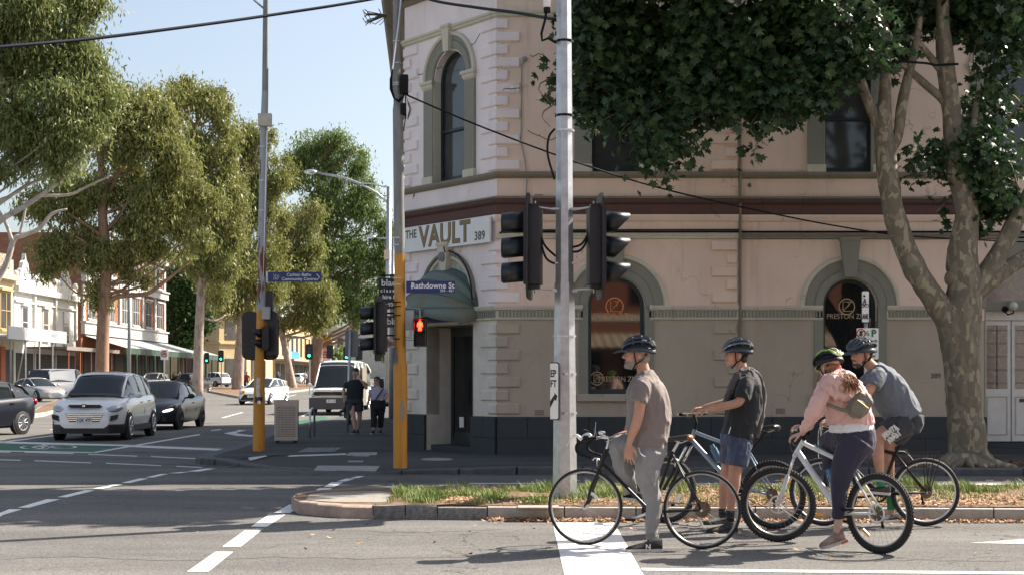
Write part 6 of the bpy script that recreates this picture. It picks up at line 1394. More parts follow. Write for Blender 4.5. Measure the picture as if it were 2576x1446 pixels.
for (x0,y0,x1_,y1_,hub) in ((1475,1233,1527,1240,front),(1693,1270,1700,1235,rear)):
    t0, t1 = angp(n1,x0,y0,hub,P1), angp(n1,x1_,y1_,hub,P1)
    if abs(t1-t0) > math.pi: t1 += math.copysign(2*math.pi, t0-t1)
    arcrefl(hub, n1, (P1(x0,y0)-hub).length*.9, t0, t1, WHITE, k1)
def frametext(s_, a, b, size, m, par, off, flip=False):
    x = (b-a).normalized(); nn = off.normalized(); y = nn.cross(x); M_ = Matrix((x,y,nn)).transposed().to_4x4(); M_.translation = (a+b)/2+off; text(s_, size, M_, m, par)
frametext('GITANE', hb.lerp(bb,.30), hb.lerp(bb,.62), .034, GOLDL, k1, -n1*.0165); frametext('GITANE', bb.lerp(stt,.35), bb.lerp(stt,.65), .03, GOLDL, k1, -n1*.0155)
# --- generic mountain bicycle
def mtb(name, label, rear, front, r, tw, fm, pts, n_f=None, knob=True, seatm=SADDLE, refl=(None,None), rimm=RIMM, disc_=False, forkm=None, crank=0.3, tr=(.017,.021,.017)):
    d, n = axis_of(rear, front); P_ = plane_pt(rear, d); t = base(name, label, rear, front, r); nf = Vector(n_f).normalized() if n_f else n
    wheel(t, rear, n, r, tw, rimm, knob, 32, refl[0], disc_, True); wheel(t, front, nf, r, tw, rimm, knob, 32, refl[1], disc_)
    ht, hb, st, bb, sd = [P_(*pts[k]) for k in ('ht','hb','st','bb','sd')]
    tubes('frame_tube', [(ht,hb,.022,.022),(ht.lerp(hb,.2),st,tr[0],tr[0]),(hb.lerp(ht,.15),bb,tr[1],tr[1]),(st,bb,tr[2],tr[2])], fm, t)
    for s_ in (-.055,.055):
        mb = MB(); mb.tube([st+n*s_*.4, rear+n*s_], .009, 8); mb.build('seat_stay', fm, t, smooth=True); mb = MB(); mb.tube([bb+n*s_*.6, rear+n*s_], [.012,.009], 8); mb.build('chain_stay', fm, t, smooth=True)
        fc = hb-(ht-hb).normalized()*.03; top = fc+nf*s_*1.1; md = top.lerp(front+nf*s_*1.1,.42); low = front+nf*s_*1.1
        mb = MB(); mb.tube([top,md], .013, 8); mb.build('fork_stanchion', CHROME, t, smooth=True); mb = MB(); mb.tube([md,low], [.021,.016], 10); mb.build('fork_leg', forkm or fm, t, smooth=True)
    mb = MB(); mb.tube([fc-nf*.075, fc+nf*.075], .02, 8); mb.tube([md+nf*.0, md+Vector((0,0,.0001))], .01, 4) if 0 else None; mb.build('fork_crown', forkm or BLACK, t, smooth=True)
    tubes('seat_post', [(sd-Vector((0,0,.03)), st, .0135, .0135)], BLKG, t); saddle(t, sd, d, m=seatm, wd=.16)
    c = cranks(t, bb, n, crank, m=ALU if fm is WHTF else BLACK, ring=.075); chain(t, c, rear+n*.04, .075, .05)
    mb = MB(); ax = -n if n.y > 0 else n; q = rear-ax*.06; mb.tube([q, q+Vector((0,0,-.06))+d*.02, q+Vector((0,0,-.12))+d*.01], [.012,.014,.008], 6); mb.torus(q+Vector((0,0,-.115))+d*.01, n, .014, .005, 12, 4); mb.build('derailleur', BLACK, t, smooth=True)
    return t, P_, d, n, (ht,hb,st,bb,sd,fc)
def bar(t, c, s_vec, half, m=BLACK, grip=.12, levers=None, rise=.0):
    mb = MB(); mb.tube(curve([c-s_vec*half+Vector((0,0,rise)), c-s_vec*half*.4+Vector((0,0,rise)), c, c+s_vec*half*.4+Vector((0,0,rise)), c+s_vec*half+Vector((0,0,rise))],4), .0125, 8); h = mb.build('handlebar', m, t, smooth=True)
    for q in (-1,1):
        mb = MB(); e = c+s_vec*half*q+Vector((0,0,rise)); mb.tube([e, e-s_vec*grip*q], .0165, 10); mb.build('grip', BLACK, h, smooth=True)
        if levers is not None: mb = MB(); a = e-s_vec*(grip+.02)*q; mb.tube(curve([a, a+levers*.04+s_vec*.01*q, a+levers*.06+s_vec*.08*q],3), .006, 5); mb.cbox(a, (.03,.03,.03)); mb.build('brake_lever', ALU, h)
def cables(t, segs, m=BLACK, r=.0028):
    for s_ in segs: mb = MB(); mb.tube(curve(s_,5), r, 5); mb.build('cable', m, t, smooth=True)
# --- bike 2
r2 = .335; rear = W(1945,1245,13.9); front = W(1676,1226,14.55); rear.z = front.z = r2
k2, P2, d2, n2, q2 = mtb('mountain_bicycle', 'blue-grey mountain bicycle held by the man in the black shirt', rear, front, r2, .052, ROCKY, dict(ht=(1748,1079),hb=(1738,1110),st=(1885,1138),bb=(1846,1222),sd=(1930,1074)), forkm=BLKG, crank=R(205), tr=(.019,.025,.018))
c = P2(1745,1040); tubes('stem', [(q2[0], P2(1752,1062), .016,.015),(P2(1752,1062), c, .014,.014)], BLACK, k2)
bar(k2, c, n2, .30, levers=d2); cables(k2, [[P2(1740,1040)-n2*.2,P2(1722,1045),P2(1716,1075),P2(1722,1098),P2(1735,1112)],[P2(1738,1040)-n2*.15,P2(1724,1060),P2(1726,1090),P2(1745,1098)],[P2(1740,1040)+n2*.15,P2(1728,1052),P2(1730,1080),P2(1750,1090)]])
BOT = mat('bottle_blue_grey', (.06,.13,.22), .3); mb = MB(); a_, b_ = P2(1806,1160)-n2*.04, P2(1786,1118)-n2*.04; mb.tube([a_,a_.lerp(b_,.78),a_.lerp(b_,.8),b_], [.036,.036,.024,.024], 12); tag(mb.build('water_bottle', BOT, smooth=True, sharp=40), 'grey-blue water bottle in the frame of the blue-grey mountain bicycle', 'bottle')
frametext('Calibre', q2[1].lerp(q2[3],.35), q2[1].lerp(q2[3],.75), .05, mat('grey_decal', (.38,.42,.48), .4, var=0), k2, -n2*.026)
# --- bike 3
r3 = .336; rear = W(2212,1290,11.92); front = W(1957,1264,12.78); rear.z = front.z = r3
sv = Vector((-.98,.19,0)).normalized(); nf3 = Vector((-sv.y,sv.x,0))
k3, P3, d3, n3, q3 = mtb('mountain_bicycle', 'white and teal mountain bicycle ridden by the woman in the pink jacket', rear, front, r3, .055, WHTF, dict(ht=(2022,1106),hb=(2003,1138),st=(2140,1170),bb=(2116,1292),sd=(2146,1128)), n_f=nf3, refl=((R(300) if 0 else -.9,),(1.9,)), disc_=True, forkm=WHTF, crank=R(160), tr=(.020,.028,.018))
c = P3(2010,1080); tubes('stem', [(q3[0], P3(2024,1090), .017,.015),(P3(2024,1090), c, .014,.014)], BLACK, k3)
bar(k3, c, nf3, .29, levers=sv); cables(k3, [[c-nf3*.2,P3(1985,1095),P3(1990,1130),P3(2003,1142)],[c+nf3*.1,P3(1984,1110),P3(1976,1130),P3(1978,1170),P3(1972,1230),front+Vector((.03,-.05,.05))],[c-nf3*.1,P3(1990,1100),P3(1998,1120),P3(2025,1130)]], r=.003)
for q in ((2018,1086),(2006,1064)): mb = MB(); mb.cbox(P3(*q)-n3*.06, (.045,.045,.05)); mb.build('shifter', BLACK, k3)
mb = MB(); a_, b_ = P3(2092,1232)-n3*.05, P3(2076,1180)-n3*.05; mb.tube([a_,a_.lerp(b_,.25),a_.lerp(b_,.45),a_.lerp(b_,.78),a_.lerp(b_,.8),b_], [.036,.037,.031,.037,.03,.028], 14)
tag(mb.build('water_bottle', mat('bottle_bright_blue', (.01,.17,.36), .15, coat=.5), smooth=True, sharp=40), 'bright blue translucent water bottle on the white mountain bicycle', 'bottle')
frametext('AVANTI', q3[1].lerp(q3[3],.25), q3[1].lerp(q3[3],.6), .05, mat('teal_decal', (.05,.33,.30), .4, var=0), k3, -n3*.029)
frametext('MONTARI', q3[0].lerp(q3[2],.15), q3[0].lerp(q3[2],.5), .03, MATS['teal_decal'], k3, -n3*.021)
# --- bike 4
r4 = .340; rear = W(2328,1238,14.15); front = W(2072,1238,14.2); rear.z = front.z = r4
k4, P4, d4, n4, q4 = mtb('mountain_bicycle', 'black bicycle with rear pannier rack under the man in the grey shirt', rear, front, r4, .042, BLKG, dict(ht=(2102,1100),hb=(2095,1130),st=(2252,1140),bb=(2214,1244),sd=(2290,1070)), knob=False, refl=((),(4.9,)), rimm=mat('rim_white', (.66,.66,.66), .35, .3), crank=R(170), tr=(.018,.023,.017))
mb = MB(); pts = [P4(2277,1128),P4(2283,1139),P4(2310,1138),P4(2369,1135)]
for s_ in (-.06,.0,.06): mb.tube([p+n4*s_ for p in pts], .005, 5)
for x in (2300,2330,2362): mb.tube([P4(x,1138)-n4*.06,P4(x,1138)+n4*.06], .005, 5)
for s_ in (-.065,.065):
    for x in (2325,2345,2365): mb.tube([P4(x,1138)+n4*s_, P4(2334+(x-2345)*.1,1232)+n4*s_], .0045, 5)
mb.build('pannier_rack', BLKG, k4)
c = P4(2088,1072); tubes('stem', [(q4[0], c, .015,.014)], BLACK, k4); bar(k4, c, n4, .30, levers=d4)
cables(k4, [[c-n4*.15,P4(2062,1075),P4(2058,1110),P4(2060,1160),P4(2066,1180)],[c-n4*.1,P4(2068,1062),P4(2064,1090),P4(2072,1125),P4(2092,1130)],[c-n4*.05,P4(2072,1058),P4(2068,1095),P4(2095,1118)],[P4(2255,1134),P4(2278,1136),P4(2300,1160),P4(2306,1172)]], WHITE, .003)
frametext('GIANT', q4[1].lerp(q4[3],.3), q4[1].lerp(q4[3],.6), .045, WHITE, k4, -n4*.024); frametext('GIANT', q4[0].lerp(q4[2],.7), q4[0].lerp(q4[2],.9), .024, WHITE, k4, -n4*.019)
# ---------------- people ----------------
SKIN = mat('skin_tan', (.47,.25,.17), .6, var=.12, scale=14, bump=.12, bscale=120); SKINL = mat('skin_fair', (.56,.34,.26), .5, var=.12, scale=14, bump=.12, bscale=120)
def fabric(name, c, **k): return mat(name, c, k.pop('rough',.85), var=k.pop('var',.1), scale=k.pop('scale',5), bump=k.pop('bump',.25), bscale=k.pop('bscale',28), sheen=.1, **k)
TAUPE = fabric('taupe_cotton', (.20,.165,.15)); GREYT = fabric('grey_jersey', (.24,.235,.235)); BLKT = fabric('black_cotton', (.014,.015,.018)); NAVY = fabric('navy_satin', (.03,.045,.10), rough=.45)
HOOD = fabric('charcoal_hoodie', (.075,.065,.065)); NAVYP = fabric('navy_jersey', (.028,.026,.05)); PINKJ = fabric('pink_windbreaker', (.68,.42,.37), rough=.6, bump=.5, bscale=16); WHT = fabric('white_linen', (.72,.72,.74)); SLATE = fabric('slate_cotton', (.12,.135,.16)); DKSH = fabric('dark_shorts', (.035,.038,.045)); KHAKI = fabric('khaki_nylon', (.17,.155,.115), rough=.6)
HAIRK = mat('hair_black', (.012,.01,.009), .5, var=.4, scale=40, bump=.8, bscale=90, stretch=(1,1,.3)); HAIRG = mat('hair_grey', (.30,.26,.22), .7, var=.4, scale=60, bump=.8, bscale=90); HAIRR = mat('hair_auburn', (.17,.075,.035), .5, col2=(.40,.19,.08), scale=22, thr=(.35,.65), bump=.8, bscale=70, stretch=(1,1,.25))
HELM = mat('helmet_matte_slate', (.035,.045,.06), .42, var=.08); HELG = mat('helmet_gloss_grey', (.11,.12,.13), .22, col2=(.30,.32,.33), thr=(.55,.7), scale=9, coat=.4); HELY = mat('helmet_lime', (.28,.45,.04), .3, var=.06); HELK = mat('helmet_liner', (.008,.008,.009), .6, var=.1)
SHOEK = mat('shoe_black_mesh', (.016,.016,.018), .75, var=.3, scale=50, bump=.3, bscale=120); SOLEW = mat('shoe_sole', (.55,.53,.49), .7, var=.15, scale=20); SHOEB = mat('shoe_bronze', (.20,.125,.10), .4, col2=(.36,.25,.20), scale=14, thr=(.4,.6)); SOLEO = mat('sole_orange', (.50,.16,.06), .6)
LIP = mat('lips', (.36,.14,.11), .45, var=.1); EYEW = mat('eye_white', (.6,.58,.55), .25, var=0); IRIS = mat('iris', (.03,.02,.015), .15, var=0)
def headM(c, yaw, tilt=0.0, roll=0.0, s=1.0):
    return Matrix.Translation(c) @ Matrix.Rotation(yaw,4,'Z') @ Matrix.Rotation(tilt,4,'Y') @ Matrix.Rotation(roll,4,'X') @ Matrix.Scale(s,4)
def head_shapes(mb, M, neck=None, beardy=0.0, smile=False):
    q = MB()
    q.ell((-.015,0,.035), (.098,.076,.098), 20, 14); q.ell((.035,0,-.005), (.062,.066,.085), 16, 12); q.ell((.038,0,-.072), (.050,.050,.038), 14, 10); q.ell((.074,0,-.097), (.022,.026,.018), 10, 8)
    q.ell((-.005,0,-.055), (.058,.060,.040), 12, 8); q.ell((.079,0,.034), (.018,.052,.013), 12, 6); q.ell((.062,.036,-.018), (.026,.024,.024), 10, 8); q.ell((.062,-.036,-.018), (.026,.024,.024), 10, 8)
    q.tube([(.090,0,.028),(.100,0,.006),(.117,0,-.020),(.113,0,-.028)], [.010,.011,.0135,.010], 8); q.ell((.103,.012,-.026), (.012,.008,.008), 8, 6); q.ell((.103,-.012,-.026), (.012,.008,.008), 8, 6)
    q.ell((.088,0,-.050), (.014,.026,.009), 10, 6); q.ell((.086,0,-.066), (.013,.022,.009), 10, 6)
    for s_ in (-1,1):
        q.ell((-.012,.077*s_,-.008), (.017,.007,.030), 10, 8, Matrix.Rotation(R(-10),3,'Y')); q.ell((-.004,.072*s_,-.026), (.012,.008,.014), 8, 6); q.torus((-.012,.080*s_,-.004), (0,1,0), .016, .0045, 14, 5)
    mb.add([M @ v for v in q.v], q.f)
def face_bits(M, par, brow=HAIRK, eyes=True, smile=False):
    for s_ in (-1,1):
        if eyes:
            q = MB(M); q.ell((.084,.031*s_,.012), (.011,.013,.0075), 10, 6); q.build('eye', EYEW, par, smooth=True); q = MB(M); q.ell((.0925,.033*s_,.012), (.0035,.006,.006), 8, 6); q.build('iris', IRIS, par)
            q = MB(M); q.tube([(.092,.018*s_,.016),(.095,.031*s_,.020),(.086,.046*s_,.014)], .0028, 4); q.build('eyelid', brow, par)
        q = MB(M); q.tube([(.096,.014*s_,.033),(.095,.032*s_,.040),(.080,.052*s_,.034)], [.004,.006,.003], 5); q.build('eyebrow', brow, par)
    q = MB(M); q.tube([(.088,-.026,-.058),(.100,-.010,-.0565),(.1005,0,-.0575),(.100,.010,-.0565),(.088,.026,-.058)], [.002,.005,.005,.005,.002], 6); q.build('lips', LIP, par, smooth=True)
    if smile: q = MB(M); q.tube([(.090,-.020,-.0585),(.1025,0,-.0615),(.090,.020,-.0585)], [.002,.0045,.002], 6); q.build('teeth', EYEW, par)
def helmet(M, par, m, m2=None, visor=.05, nr=7, tilt=R(4)):
    """ribbed shell over a dark liner, gaps between the ribs are the vents"""
    A = M @ Matrix.Translation((-.012,0,.062)) @ Matrix.Rotation(tilt,4,'Y')
    a, b, c = .140,.104,.098; q = MB(A); q.ell((0,0,-.004), (a*.93,b*.92,c*.92), 26, 10, zmin=-.25); h = q.build('helmet_liner', HELK, par, smooth=True)
    def S(u, v, k=1.0):  # u across -1..1, v front 0 .. back 1
        ph = u*R(78); th = R(-14)+v*R(208); x = a*math.cos(th); r = abs(math.sin(th)); z0 = math.sin(th)
        return Vector((x*k, b*math.sin(ph)*(.35+.65*max(0,z0)**.5 if z0 > 0 else .35)*k*1.0, (c*math.cos(ph)*z0 if z0 > 0 else c*z0*.6)*k))
    q = MB(A); rim0 = []
    n = 36
    for i in range(n+1):
        t = 2*math.pi*i/n; back = (1-math.cos(t))/2; drop = -.028-.030*(back > .55)*(back-.55)/.45-.006*math.sin(t)**2; x, y = math.cos(t), math.sin(t)
        rim0.append([Vector((a*1.0*x, b*1.0*y, drop)), Vector((a*1.03*x, b*1.03*y, drop+.012)), Vector((a*.985*x, b*.985*y, drop+.044)), Vector((a*.93*x, b*.93*y, drop+.042))])
    q.loft(rim0, cap=False); rs = MB(A); rs.v = list(q.v); rs.f = list(q.f)
    rs.build('helmet_rim', m2 or m, h, smooth=True)
    for k in range(nr):
        u = (k-(nr-1)/2)/((nr-1)/2)*.86; ph = u*R(74); w = b*.60/nr*1.18; rings = []
        for i in range(15):
            th = R(-2)+R(190)*i/14; x = a*math.cos(th); zz = max(0,math.sin(th)); yy = b*math.sin(ph)*(zz**.55); z = c*zz*math.cos(ph)**.8
            bump = 1.05+.05*zz; p = Vector((x*1.02, yy*bump, z*bump)); ww = w*(.55+.6*zz); rings.append([p+Vector((0,-ww,-.012)),p+Vector((0,-ww*.7,.004)),p+Vector((0,ww*.7,.004)),p+Vector((0,ww,-.012))])
        r_ = MB(A); r_.loft(rings); r_.build('helmet_rib', m if k%2 == 0 or not m2 else m2, h, smooth=True, sharp=50)
    for xx,wf in ((.055,.8),(-.02,.98),(-.09,.78)):
        r_ = MB(A); rr = math.sqrt(max(.05,1-(xx/a)**2)); r_.tube([(xx,b*rr*1.02*math.cos(t),c*rr*1.05*math.sin(t)) for t in [R(18+144*i/12) for i in range(13)]], .0095, 6); r_.build('helmet_bridge', m2 or m, h, smooth=True)
    if visor:
        r_ = MB(A); up, lo = [], []
        for i in range(13):
            t = R(-62+124*i/12); f = math.cos(t); e0 = Vector((a*math.cos(t)*1.0, b*math.sin(t), -.006)); e1 = e0+Vector((visor*f**.5*1.0,0,-.026*f)); up.append(e0); lo.append(e1)
        r_.loft([up, lo], cap=False, closed=False); o = r_.build('helmet_visor', m, h, smooth=True); o.modifiers.new('s','SOLIDIFY').thickness = .006
    return h
def straps(M, par):
    for s_ in (-1,1):
        q = MB(M); J_ = Vector((.012,.060*s_,-.072)); q.tube([(.035,.083*s_,.040),(.026,.076*s_,-.02),J_], .0055, 5); q.tube([(-.075,.072*s_,.015),(-.03,.074*s_,-.045),J_], .0055, 5); q.tube([J_,(.035,.03*s_,-.112),(.04,0,-.122)], .0065, 5); q.build('chin_strap', BLACK, par, smooth=True)
def hand(mb, wrist, d, pn, s=1.0, curl=0.5, side=1, spread=.12, thumb=.6, curls=None):
    """d: direction of the fingers, pn: palm normal (fingers curl towards it), side=+1: thumb at d x pn side"""
    d = Vector(d).normalized(); pn = Vector(pn); pn = (pn-d*pn.dot(d)).normalized(); t = d.cross(pn)*side
    L = .095*s; w = .040*s
    rings = []
    for f,wf,hf in ((-.1,.62,.9),(.15,.8,1.0),(.5,1.02,.95),(.85,1.05,.78),(1.0,.95,.6)):
        c = wrist+d*L*f; rings.append([c+t*(w*wf*math.cos(q))+pn*(.0145*s*hf*math.sin(q)) for q in [2*math.pi*j/10 for j in range(10)]])
    mb.loft(rings)
    for k,(o,Lf,rf) in enumerate(((.78,.070,.0085),(.27,.079,.009),(-.25,.072,.0085),(-.74,.056,.0075))):
        cu = (curls[k] if curls else curl); p = wrist+d*L*.93+t*w*o; dirn = (d+t*spread*o).normalized(); pts = [p-d*.02*s, p]; ang = 0
        for j,fr in enumerate((.45,.30,.25)):
            ang += cu*(1.15 if j else .8); v = dirn*math.cos(ang)+pn*math.sin(ang); p = p+v*Lf*fr*s; pts.append(p)
        mb.tube(pts, [rf*s*1.05,rf*s,rf*s*.95,rf*s*.9,rf*s*.72], 7)
    p = wrist+d*L*.22+t*w*.75; v1 = (d*.65+t*.75+pn*.35*thumb).normalized(); v2 = (d*.9+t*.25+pn*.6*thumb).normalized(); v3 = (d*.85-t*.1*thumb+pn*.8*thumb).normalized()
    mb.tube([p-v1*.01, p+v1*.034*s, p+v1*.034*s+v2*.032*s, p+v1*.034*s+v2*.032*s+v3*.024*s], [.014*s,.0125*s,.0105*s,.0085*s], 7)
class Fig:
    def __init__(s, name, label, Y, x, y=1300, group=None, cat='person'):
        s.Y = Y; s.t = thing(name, label, cat, ((x-CX)/F*Y, Y, 0), group=group); s.k = Y/F
    def J(s, x, y, dy=0.0): return W(x, y, s.Y+dy)
    def limb(s, mb, pts, n=14, flat=1.0):
        P_ = [s.J(p[0],p[1],p[2]) for p in pts]; R_ = [p[3] for p in pts]; a, b = smoothpath(P_, R_, 3); mb.tube(a, b, n)
    def spine(s, mb, rings, n=22, sq=2.4):
        """rings: (x, y, dy, half width px in the picture plane, half breadth m) with slabs across the spine"""
        C_ = [s.J(r[0],r[1],r[2]) for r in rings]; out = []
        for i,r in enumerate(rings):
            t = C_[min(i+1,len(C_)-1)]-C_[max(i-1,0)]; t.normalize(); a = Vector((-t.z,0,t.x)); 
            if a.length < .05: a = Vector((1,0,0))
            a.normalize(); b = t.cross(a); w = r[3]*s.k; ring = []
            for j in range(n):
                q = 2*math.pi*j/n; cx_, sx_ = math.cos(q), math.sin(q); e = (abs(cx_)**sq+abs(sx_)**sq)**(-1/sq); ring.append(C_[i]+a*(w*cx_*e)+b*(r[4]*sx_*e))
            out.append(ring)
        mb.loft(out)
def shoe(par, heel, toe, m=SHOEK, sole=SOLEW, h=.085, w=.048, mark=None, markm=SIGNW, side=-1, ank=.0):
    f = (toe-heel); L = f.length; f.normalize(); s_ = f.cross(Vector((0,0,1))).normalized(); up = s_.cross(f).normalized()
    prof = [(-.02,.30,.55,.95),(.02,.62,.78,1.0),(.10,.78,.9,1.0),(.25,.80,1.02,.98),(.38,.80,1.0,.82),(.52,.86,.92,.62),(.68,.98,.9,.48),(.82,1.0,.82,.38),(.93,.82,.6,.30),(1.0,.42,.3,.18)]
    mb = MB(); rings = []
    for t,wf,_,hf in prof:
        c = heel+f*L*t; rings.append([c+s_*(w*wf*math.cos(q))*(1 if math.sin(q) < .2 else .82)+up*(.022+(h-.022)*hf*max(0,math.sin(q))*(1 if hf < .9 else 1)) for q in [2*math.pi*j/14 for j in range(14)]])
    mb.loft(rings); o = mb.build('shoe', m, par, smooth=True)
    mb = MB(); rings = []
    for t,wf,_,hf in prof:
        c = heel+f*L*t; e = .004; lift = .006*(t > .9)+.004*(t < 0); rings.append([c+s_*(w*wf+e)+up*(.0+lift),c-s_*(w*wf+e)+up*(.0+lift),c-s_*(w*wf+e)*1.02+up*.026,c+s_*(w*wf+e)*1.02+up*.026])
    mb.loft(rings); mb.build('sole', sole, o, smooth=True, sharp=50)
    mb = MB()
    for k in range(5): c = heel+f*L*(.36+.07*k)+up*(h*(.86-.11*k)); mb.tube([c+s_*w*.5-up*.012,c+up*.004,c-s_*w*.5-up*.012], .0028, 4)
    mb.build('laces', m if m is not SHOEK else BLACK, o)
    if mark:
        nn = s_*-1 if s_.y > 0 else s_; x = -f if f.x < 0 else f; x = x if nn.cross(x).z > 0 else -x; M_ = Matrix((x,nn.cross(x).normalized(),nn)).transposed().to_4x4(); M_.translation = heel+f*L*.42+up*.045+nn*(w*.92); text(mark, .06, M_, markm, o, bold=.001)
    return o
def cloth(mb, name, m, par, vox=.0105, disp=.006, ds=.07, seed=0, sm=3):
    o = mb.build(name, m, par); remesh(o, vox, sm, disp=disp, dscale=ds, seed=seed); return o
GP_ = 'waiting cyclists'
# --- man 1
f = Fig('person', 'grey-bearded man in taupe t-shirt and grey cargo trousers standing astride the road bicycle', 12.35, 1625); J = f.J
b = MB(); hM = headM(J(1603,893,0), R(180), R(-2), s=1.04); head_shapes(b, hM)
f.limb(b, [(1612,905,0,.052),(1617,925,0,.056),(1622,945,0,.062),(1628,965,0,.08)])
f.limb(b, [(1618,965,-.17,.055),(1612,1000,-.23,.050),(1608,1034,-.25,.046),(1606,1045,-.25,.044),(1599,1070,-.24,.043),(1588,1098,-.21,.032),(1582,1116,-.20,.026)])
hand(b, J(1581,1118,-.20), Vector((-.02,-.1,-1)), Vector((.5,.9,0)), 1.08, curls=(.10,.32,.42,.5), side=1, spread=.35, thumb=.3)
f.limb(b, [(1606,965,.17,.055),(1594,1010,.26,.046),(1588,1045,.28,.044),(1583,1070,.25,.035),(1577,1084,.20,.027)])
hand(b, J(1576,1085,.19), Vector((-1,-.1,-.25)), Vector((0,0,-1)), 1.0, curl=.3, side=-1)
f.spine(b, [(1622,955,0,22,.12),(1628,985,0,36,.17),(1630,1040,0,40,.165),(1630,1110,0,38,.15)]); f.limb(b, [(1636,1150,-.1,.09),(1632,1217,-.1,.06),(1642,1262,-.1,.055),(1641,1350,-.12,.035)]); f.limb(b, [(1620,1120,.1,.09),(1555,1118,.13,.06),(1578,1190,.13,.05),(1590,1240,.13,.035)])
body = b.build('body', SKIN, f.t); remesh(body, .0062, 3)
face_bits(hM, f.t, HAIRG)
q = MB(); q.add([hM @ v for v in (lambda z: z.v)(MB().ell((.048,0,-.078),(.052,.054,.042),16,10))], MB().ell((0,0,0),1,16,10).f); q.add([hM @ v for v in MB().ell((.082,0,-.088),(.026,.032,.030),12,8).v], MB().ell((0,0,0),1,12,8).f); q.add([hM @ v for v in MB().ell((.02,0,-.062),(.05,.0615,.034),14,8).v], MB().ell((0,0,0),1,14,8).f)
bd = q.build('beard', HAIRG, f.t); remesh(bd, .006, 2, disp=.004, dscale=.015, seed=2)
q = MB(hM); q.ell((-.045,0,-.015), (.062,.079,.062), 14, 10); q.build('hair', HAIRG, f.t, smooth=True)
helmet(hM, f.t, HELM, visor=.075, nr=6); straps(hM, f.t)
c_ = MB(); f.spine(c_, [(1624,932,0,17,.078),(1626,944,0,27,.12),(1624,956,0,36,.185),(1625,970,0,43,.21),(1628,990,0,49,.222),(1631,1015,0,54,.215),(1632,1045,0,56,.21),(1632,1075,0,54,.205),(1630,1100,0,50,.20),(1628,1123,0,48,.205)])
f.limb(c_, [(1622,960,-.15,.07),(1614,980,-.21,.083),(1607,1012,-.235,.080)]); f.limb(c_, [(1608,960,.15,.07),(1600,985,.22,.08),(1592,1010,.25,.078)])
cloth(c_, 't_shirt', TAUPE, f.t, disp=.011, ds=.085, seed=1)
c_ = MB(); f.spine(c_, [(1630,1108,0,47,.19),(1631,1125,0,48,.195),(1632,1145,0,46,.19)])
f.limb(c_, [(1636,1135,-.09,.13),(1630,1165,-.1,.118),(1629,1195,-.1,.10),(1633,1225,-.1,.088),(1644,1258,-.11,.070),(1643,1300,-.12,.063),(1640,1330,-.12,.060),(1641,1345,-.12,.062)])
f.limb(c_, [(1630,1130,.09,.125),(1590,1122,.12,.11),(1556,1118,.13,.088),(1556,1132,.13,.088),(1566,1165,.13,.088),(1580,1210,.13,.072),(1589,1240,.13,.055)])
f.limb(c_, [(1622,1198,-.17,.045),(1640,1205,-.175,.045)])
cloth(c_, 'cargo_trousers', GREYT, f.t, disp=.011, ds=.075, seed=4)
q = MB(); q.tube([f.J(1641,1342,-.12), f.J(1640,1358,-.12)], [.059,.050], 16); q.build('trouser_cuff', GREYT, f.t, smooth=True)
q = MB(); q.tube(curve([f.J(1606,1125,-.235),f.J(1612,1140,-.235),f.J(1624,1148,-.225)]), .004, 4); q.build('pocket_zip', ALU, f.t)
shoe(f.t, G(1664,1386), G(1575,1388), mark='N', h=.115, w=.052); shoe(f.t, f.J(1614,1262,.13), f.J(1566,1256,.13), h=.09)
# --- man 2
f = Fig('person', 'young man in black t-shirt and navy shorts leaning on the blue-grey bicycle', 13.75, 1850); J = f.J
b = MB(); hM = headM(J(1853,893,0), R(184), R(-3), s=1.02); head_shapes(b, hM)
f.limb(b, [(1862,905,0,.050),(1866,925,0,.053),(1872,942,0,.06),(1876,960,0,.08)])
f.limb(b, [(1878,960,-.17,.052),(1868,990,-.23,.047),(1860,1008,-.25,.044),(1850,1014,-.25,.043),(1825,1020,-.245,.041),(1800,1026,-.23,.033),(1783,1030,-.225,.027)])
hand(b, J(1782,1030,-.225), Vector((-1,0,-.12)), Vector((0,0,-1)), 1.0, curls=(.75,.8,.85,.9), side=1, thumb=.9)
f.limb(b, [(1866,960,.17,.052),(1850,1000,.25,.045),(1830,1010,.28,.042),(1795,1018,.30,.033),(1770,1024,.32,.027)]); hand(b, J(1769,1024,.32), Vector((-1,0,-.15)), Vector((0,0,-1)), 1.0, curls=(.75,.8,.85,.9), side=-1)
f.spine(b, [(1872,955,0,22,.12),(1876,985,0,32,.16),(1872,1040,0,36,.15),(1856,1090,0,34,.14)])
f.limb(b, [(1862,1115,-.09,.085),(1852,1160,-.1,.07),(1849,1185,-.1,.062),(1846,1215,-.1,.061),(1842,1250,-.1,.048),(1838,1280,-.1,.036),(1837,1310,-.1,.036)]); f.limb(b, [(1838,1115,.09,.085),(1832,1160,.1,.07),(1828,1185,.1,.06),(1824,1215,.1,.058),(1820,1250,.1,.045),(1818,1275,.1,.035),(1818,1300,.1,.035)])
body = b.build('body', SKIN, f.t); remesh(body, .0065, 3)
face_bits(hM, f.t, HAIRK)
q = MB(); 
for c,r in (((-.03,0,.03),(.088,.083,.075)),((.035,0,.058),(.055,.074,.035)),((-.055,0,-.035),(.045,.068,.05))): e_ = MB(); e_.ell(c,r,14,10); q.add([hM @ v for v in e_.v], e_.f)
for k in range(7):
    y_ = -.05+k*.017; q.tube([hM @ Vector((.075,y_,.065)), hM @ Vector((.098,y_*1.05,.052)), hM @ Vector((.098+.004*(k%2),y_*1.1,.036-.006*(k%3)))], [.011,.009,.003], 6)
hr = q.build('hair', HAIRK, f.t); remesh(hr, .006, 2, disp=.004, dscale=.02, seed=3)
helmet(hM, f.t, HELG, HELM, visor=.045, nr=7, tilt=R(6)); straps(hM, f.t)
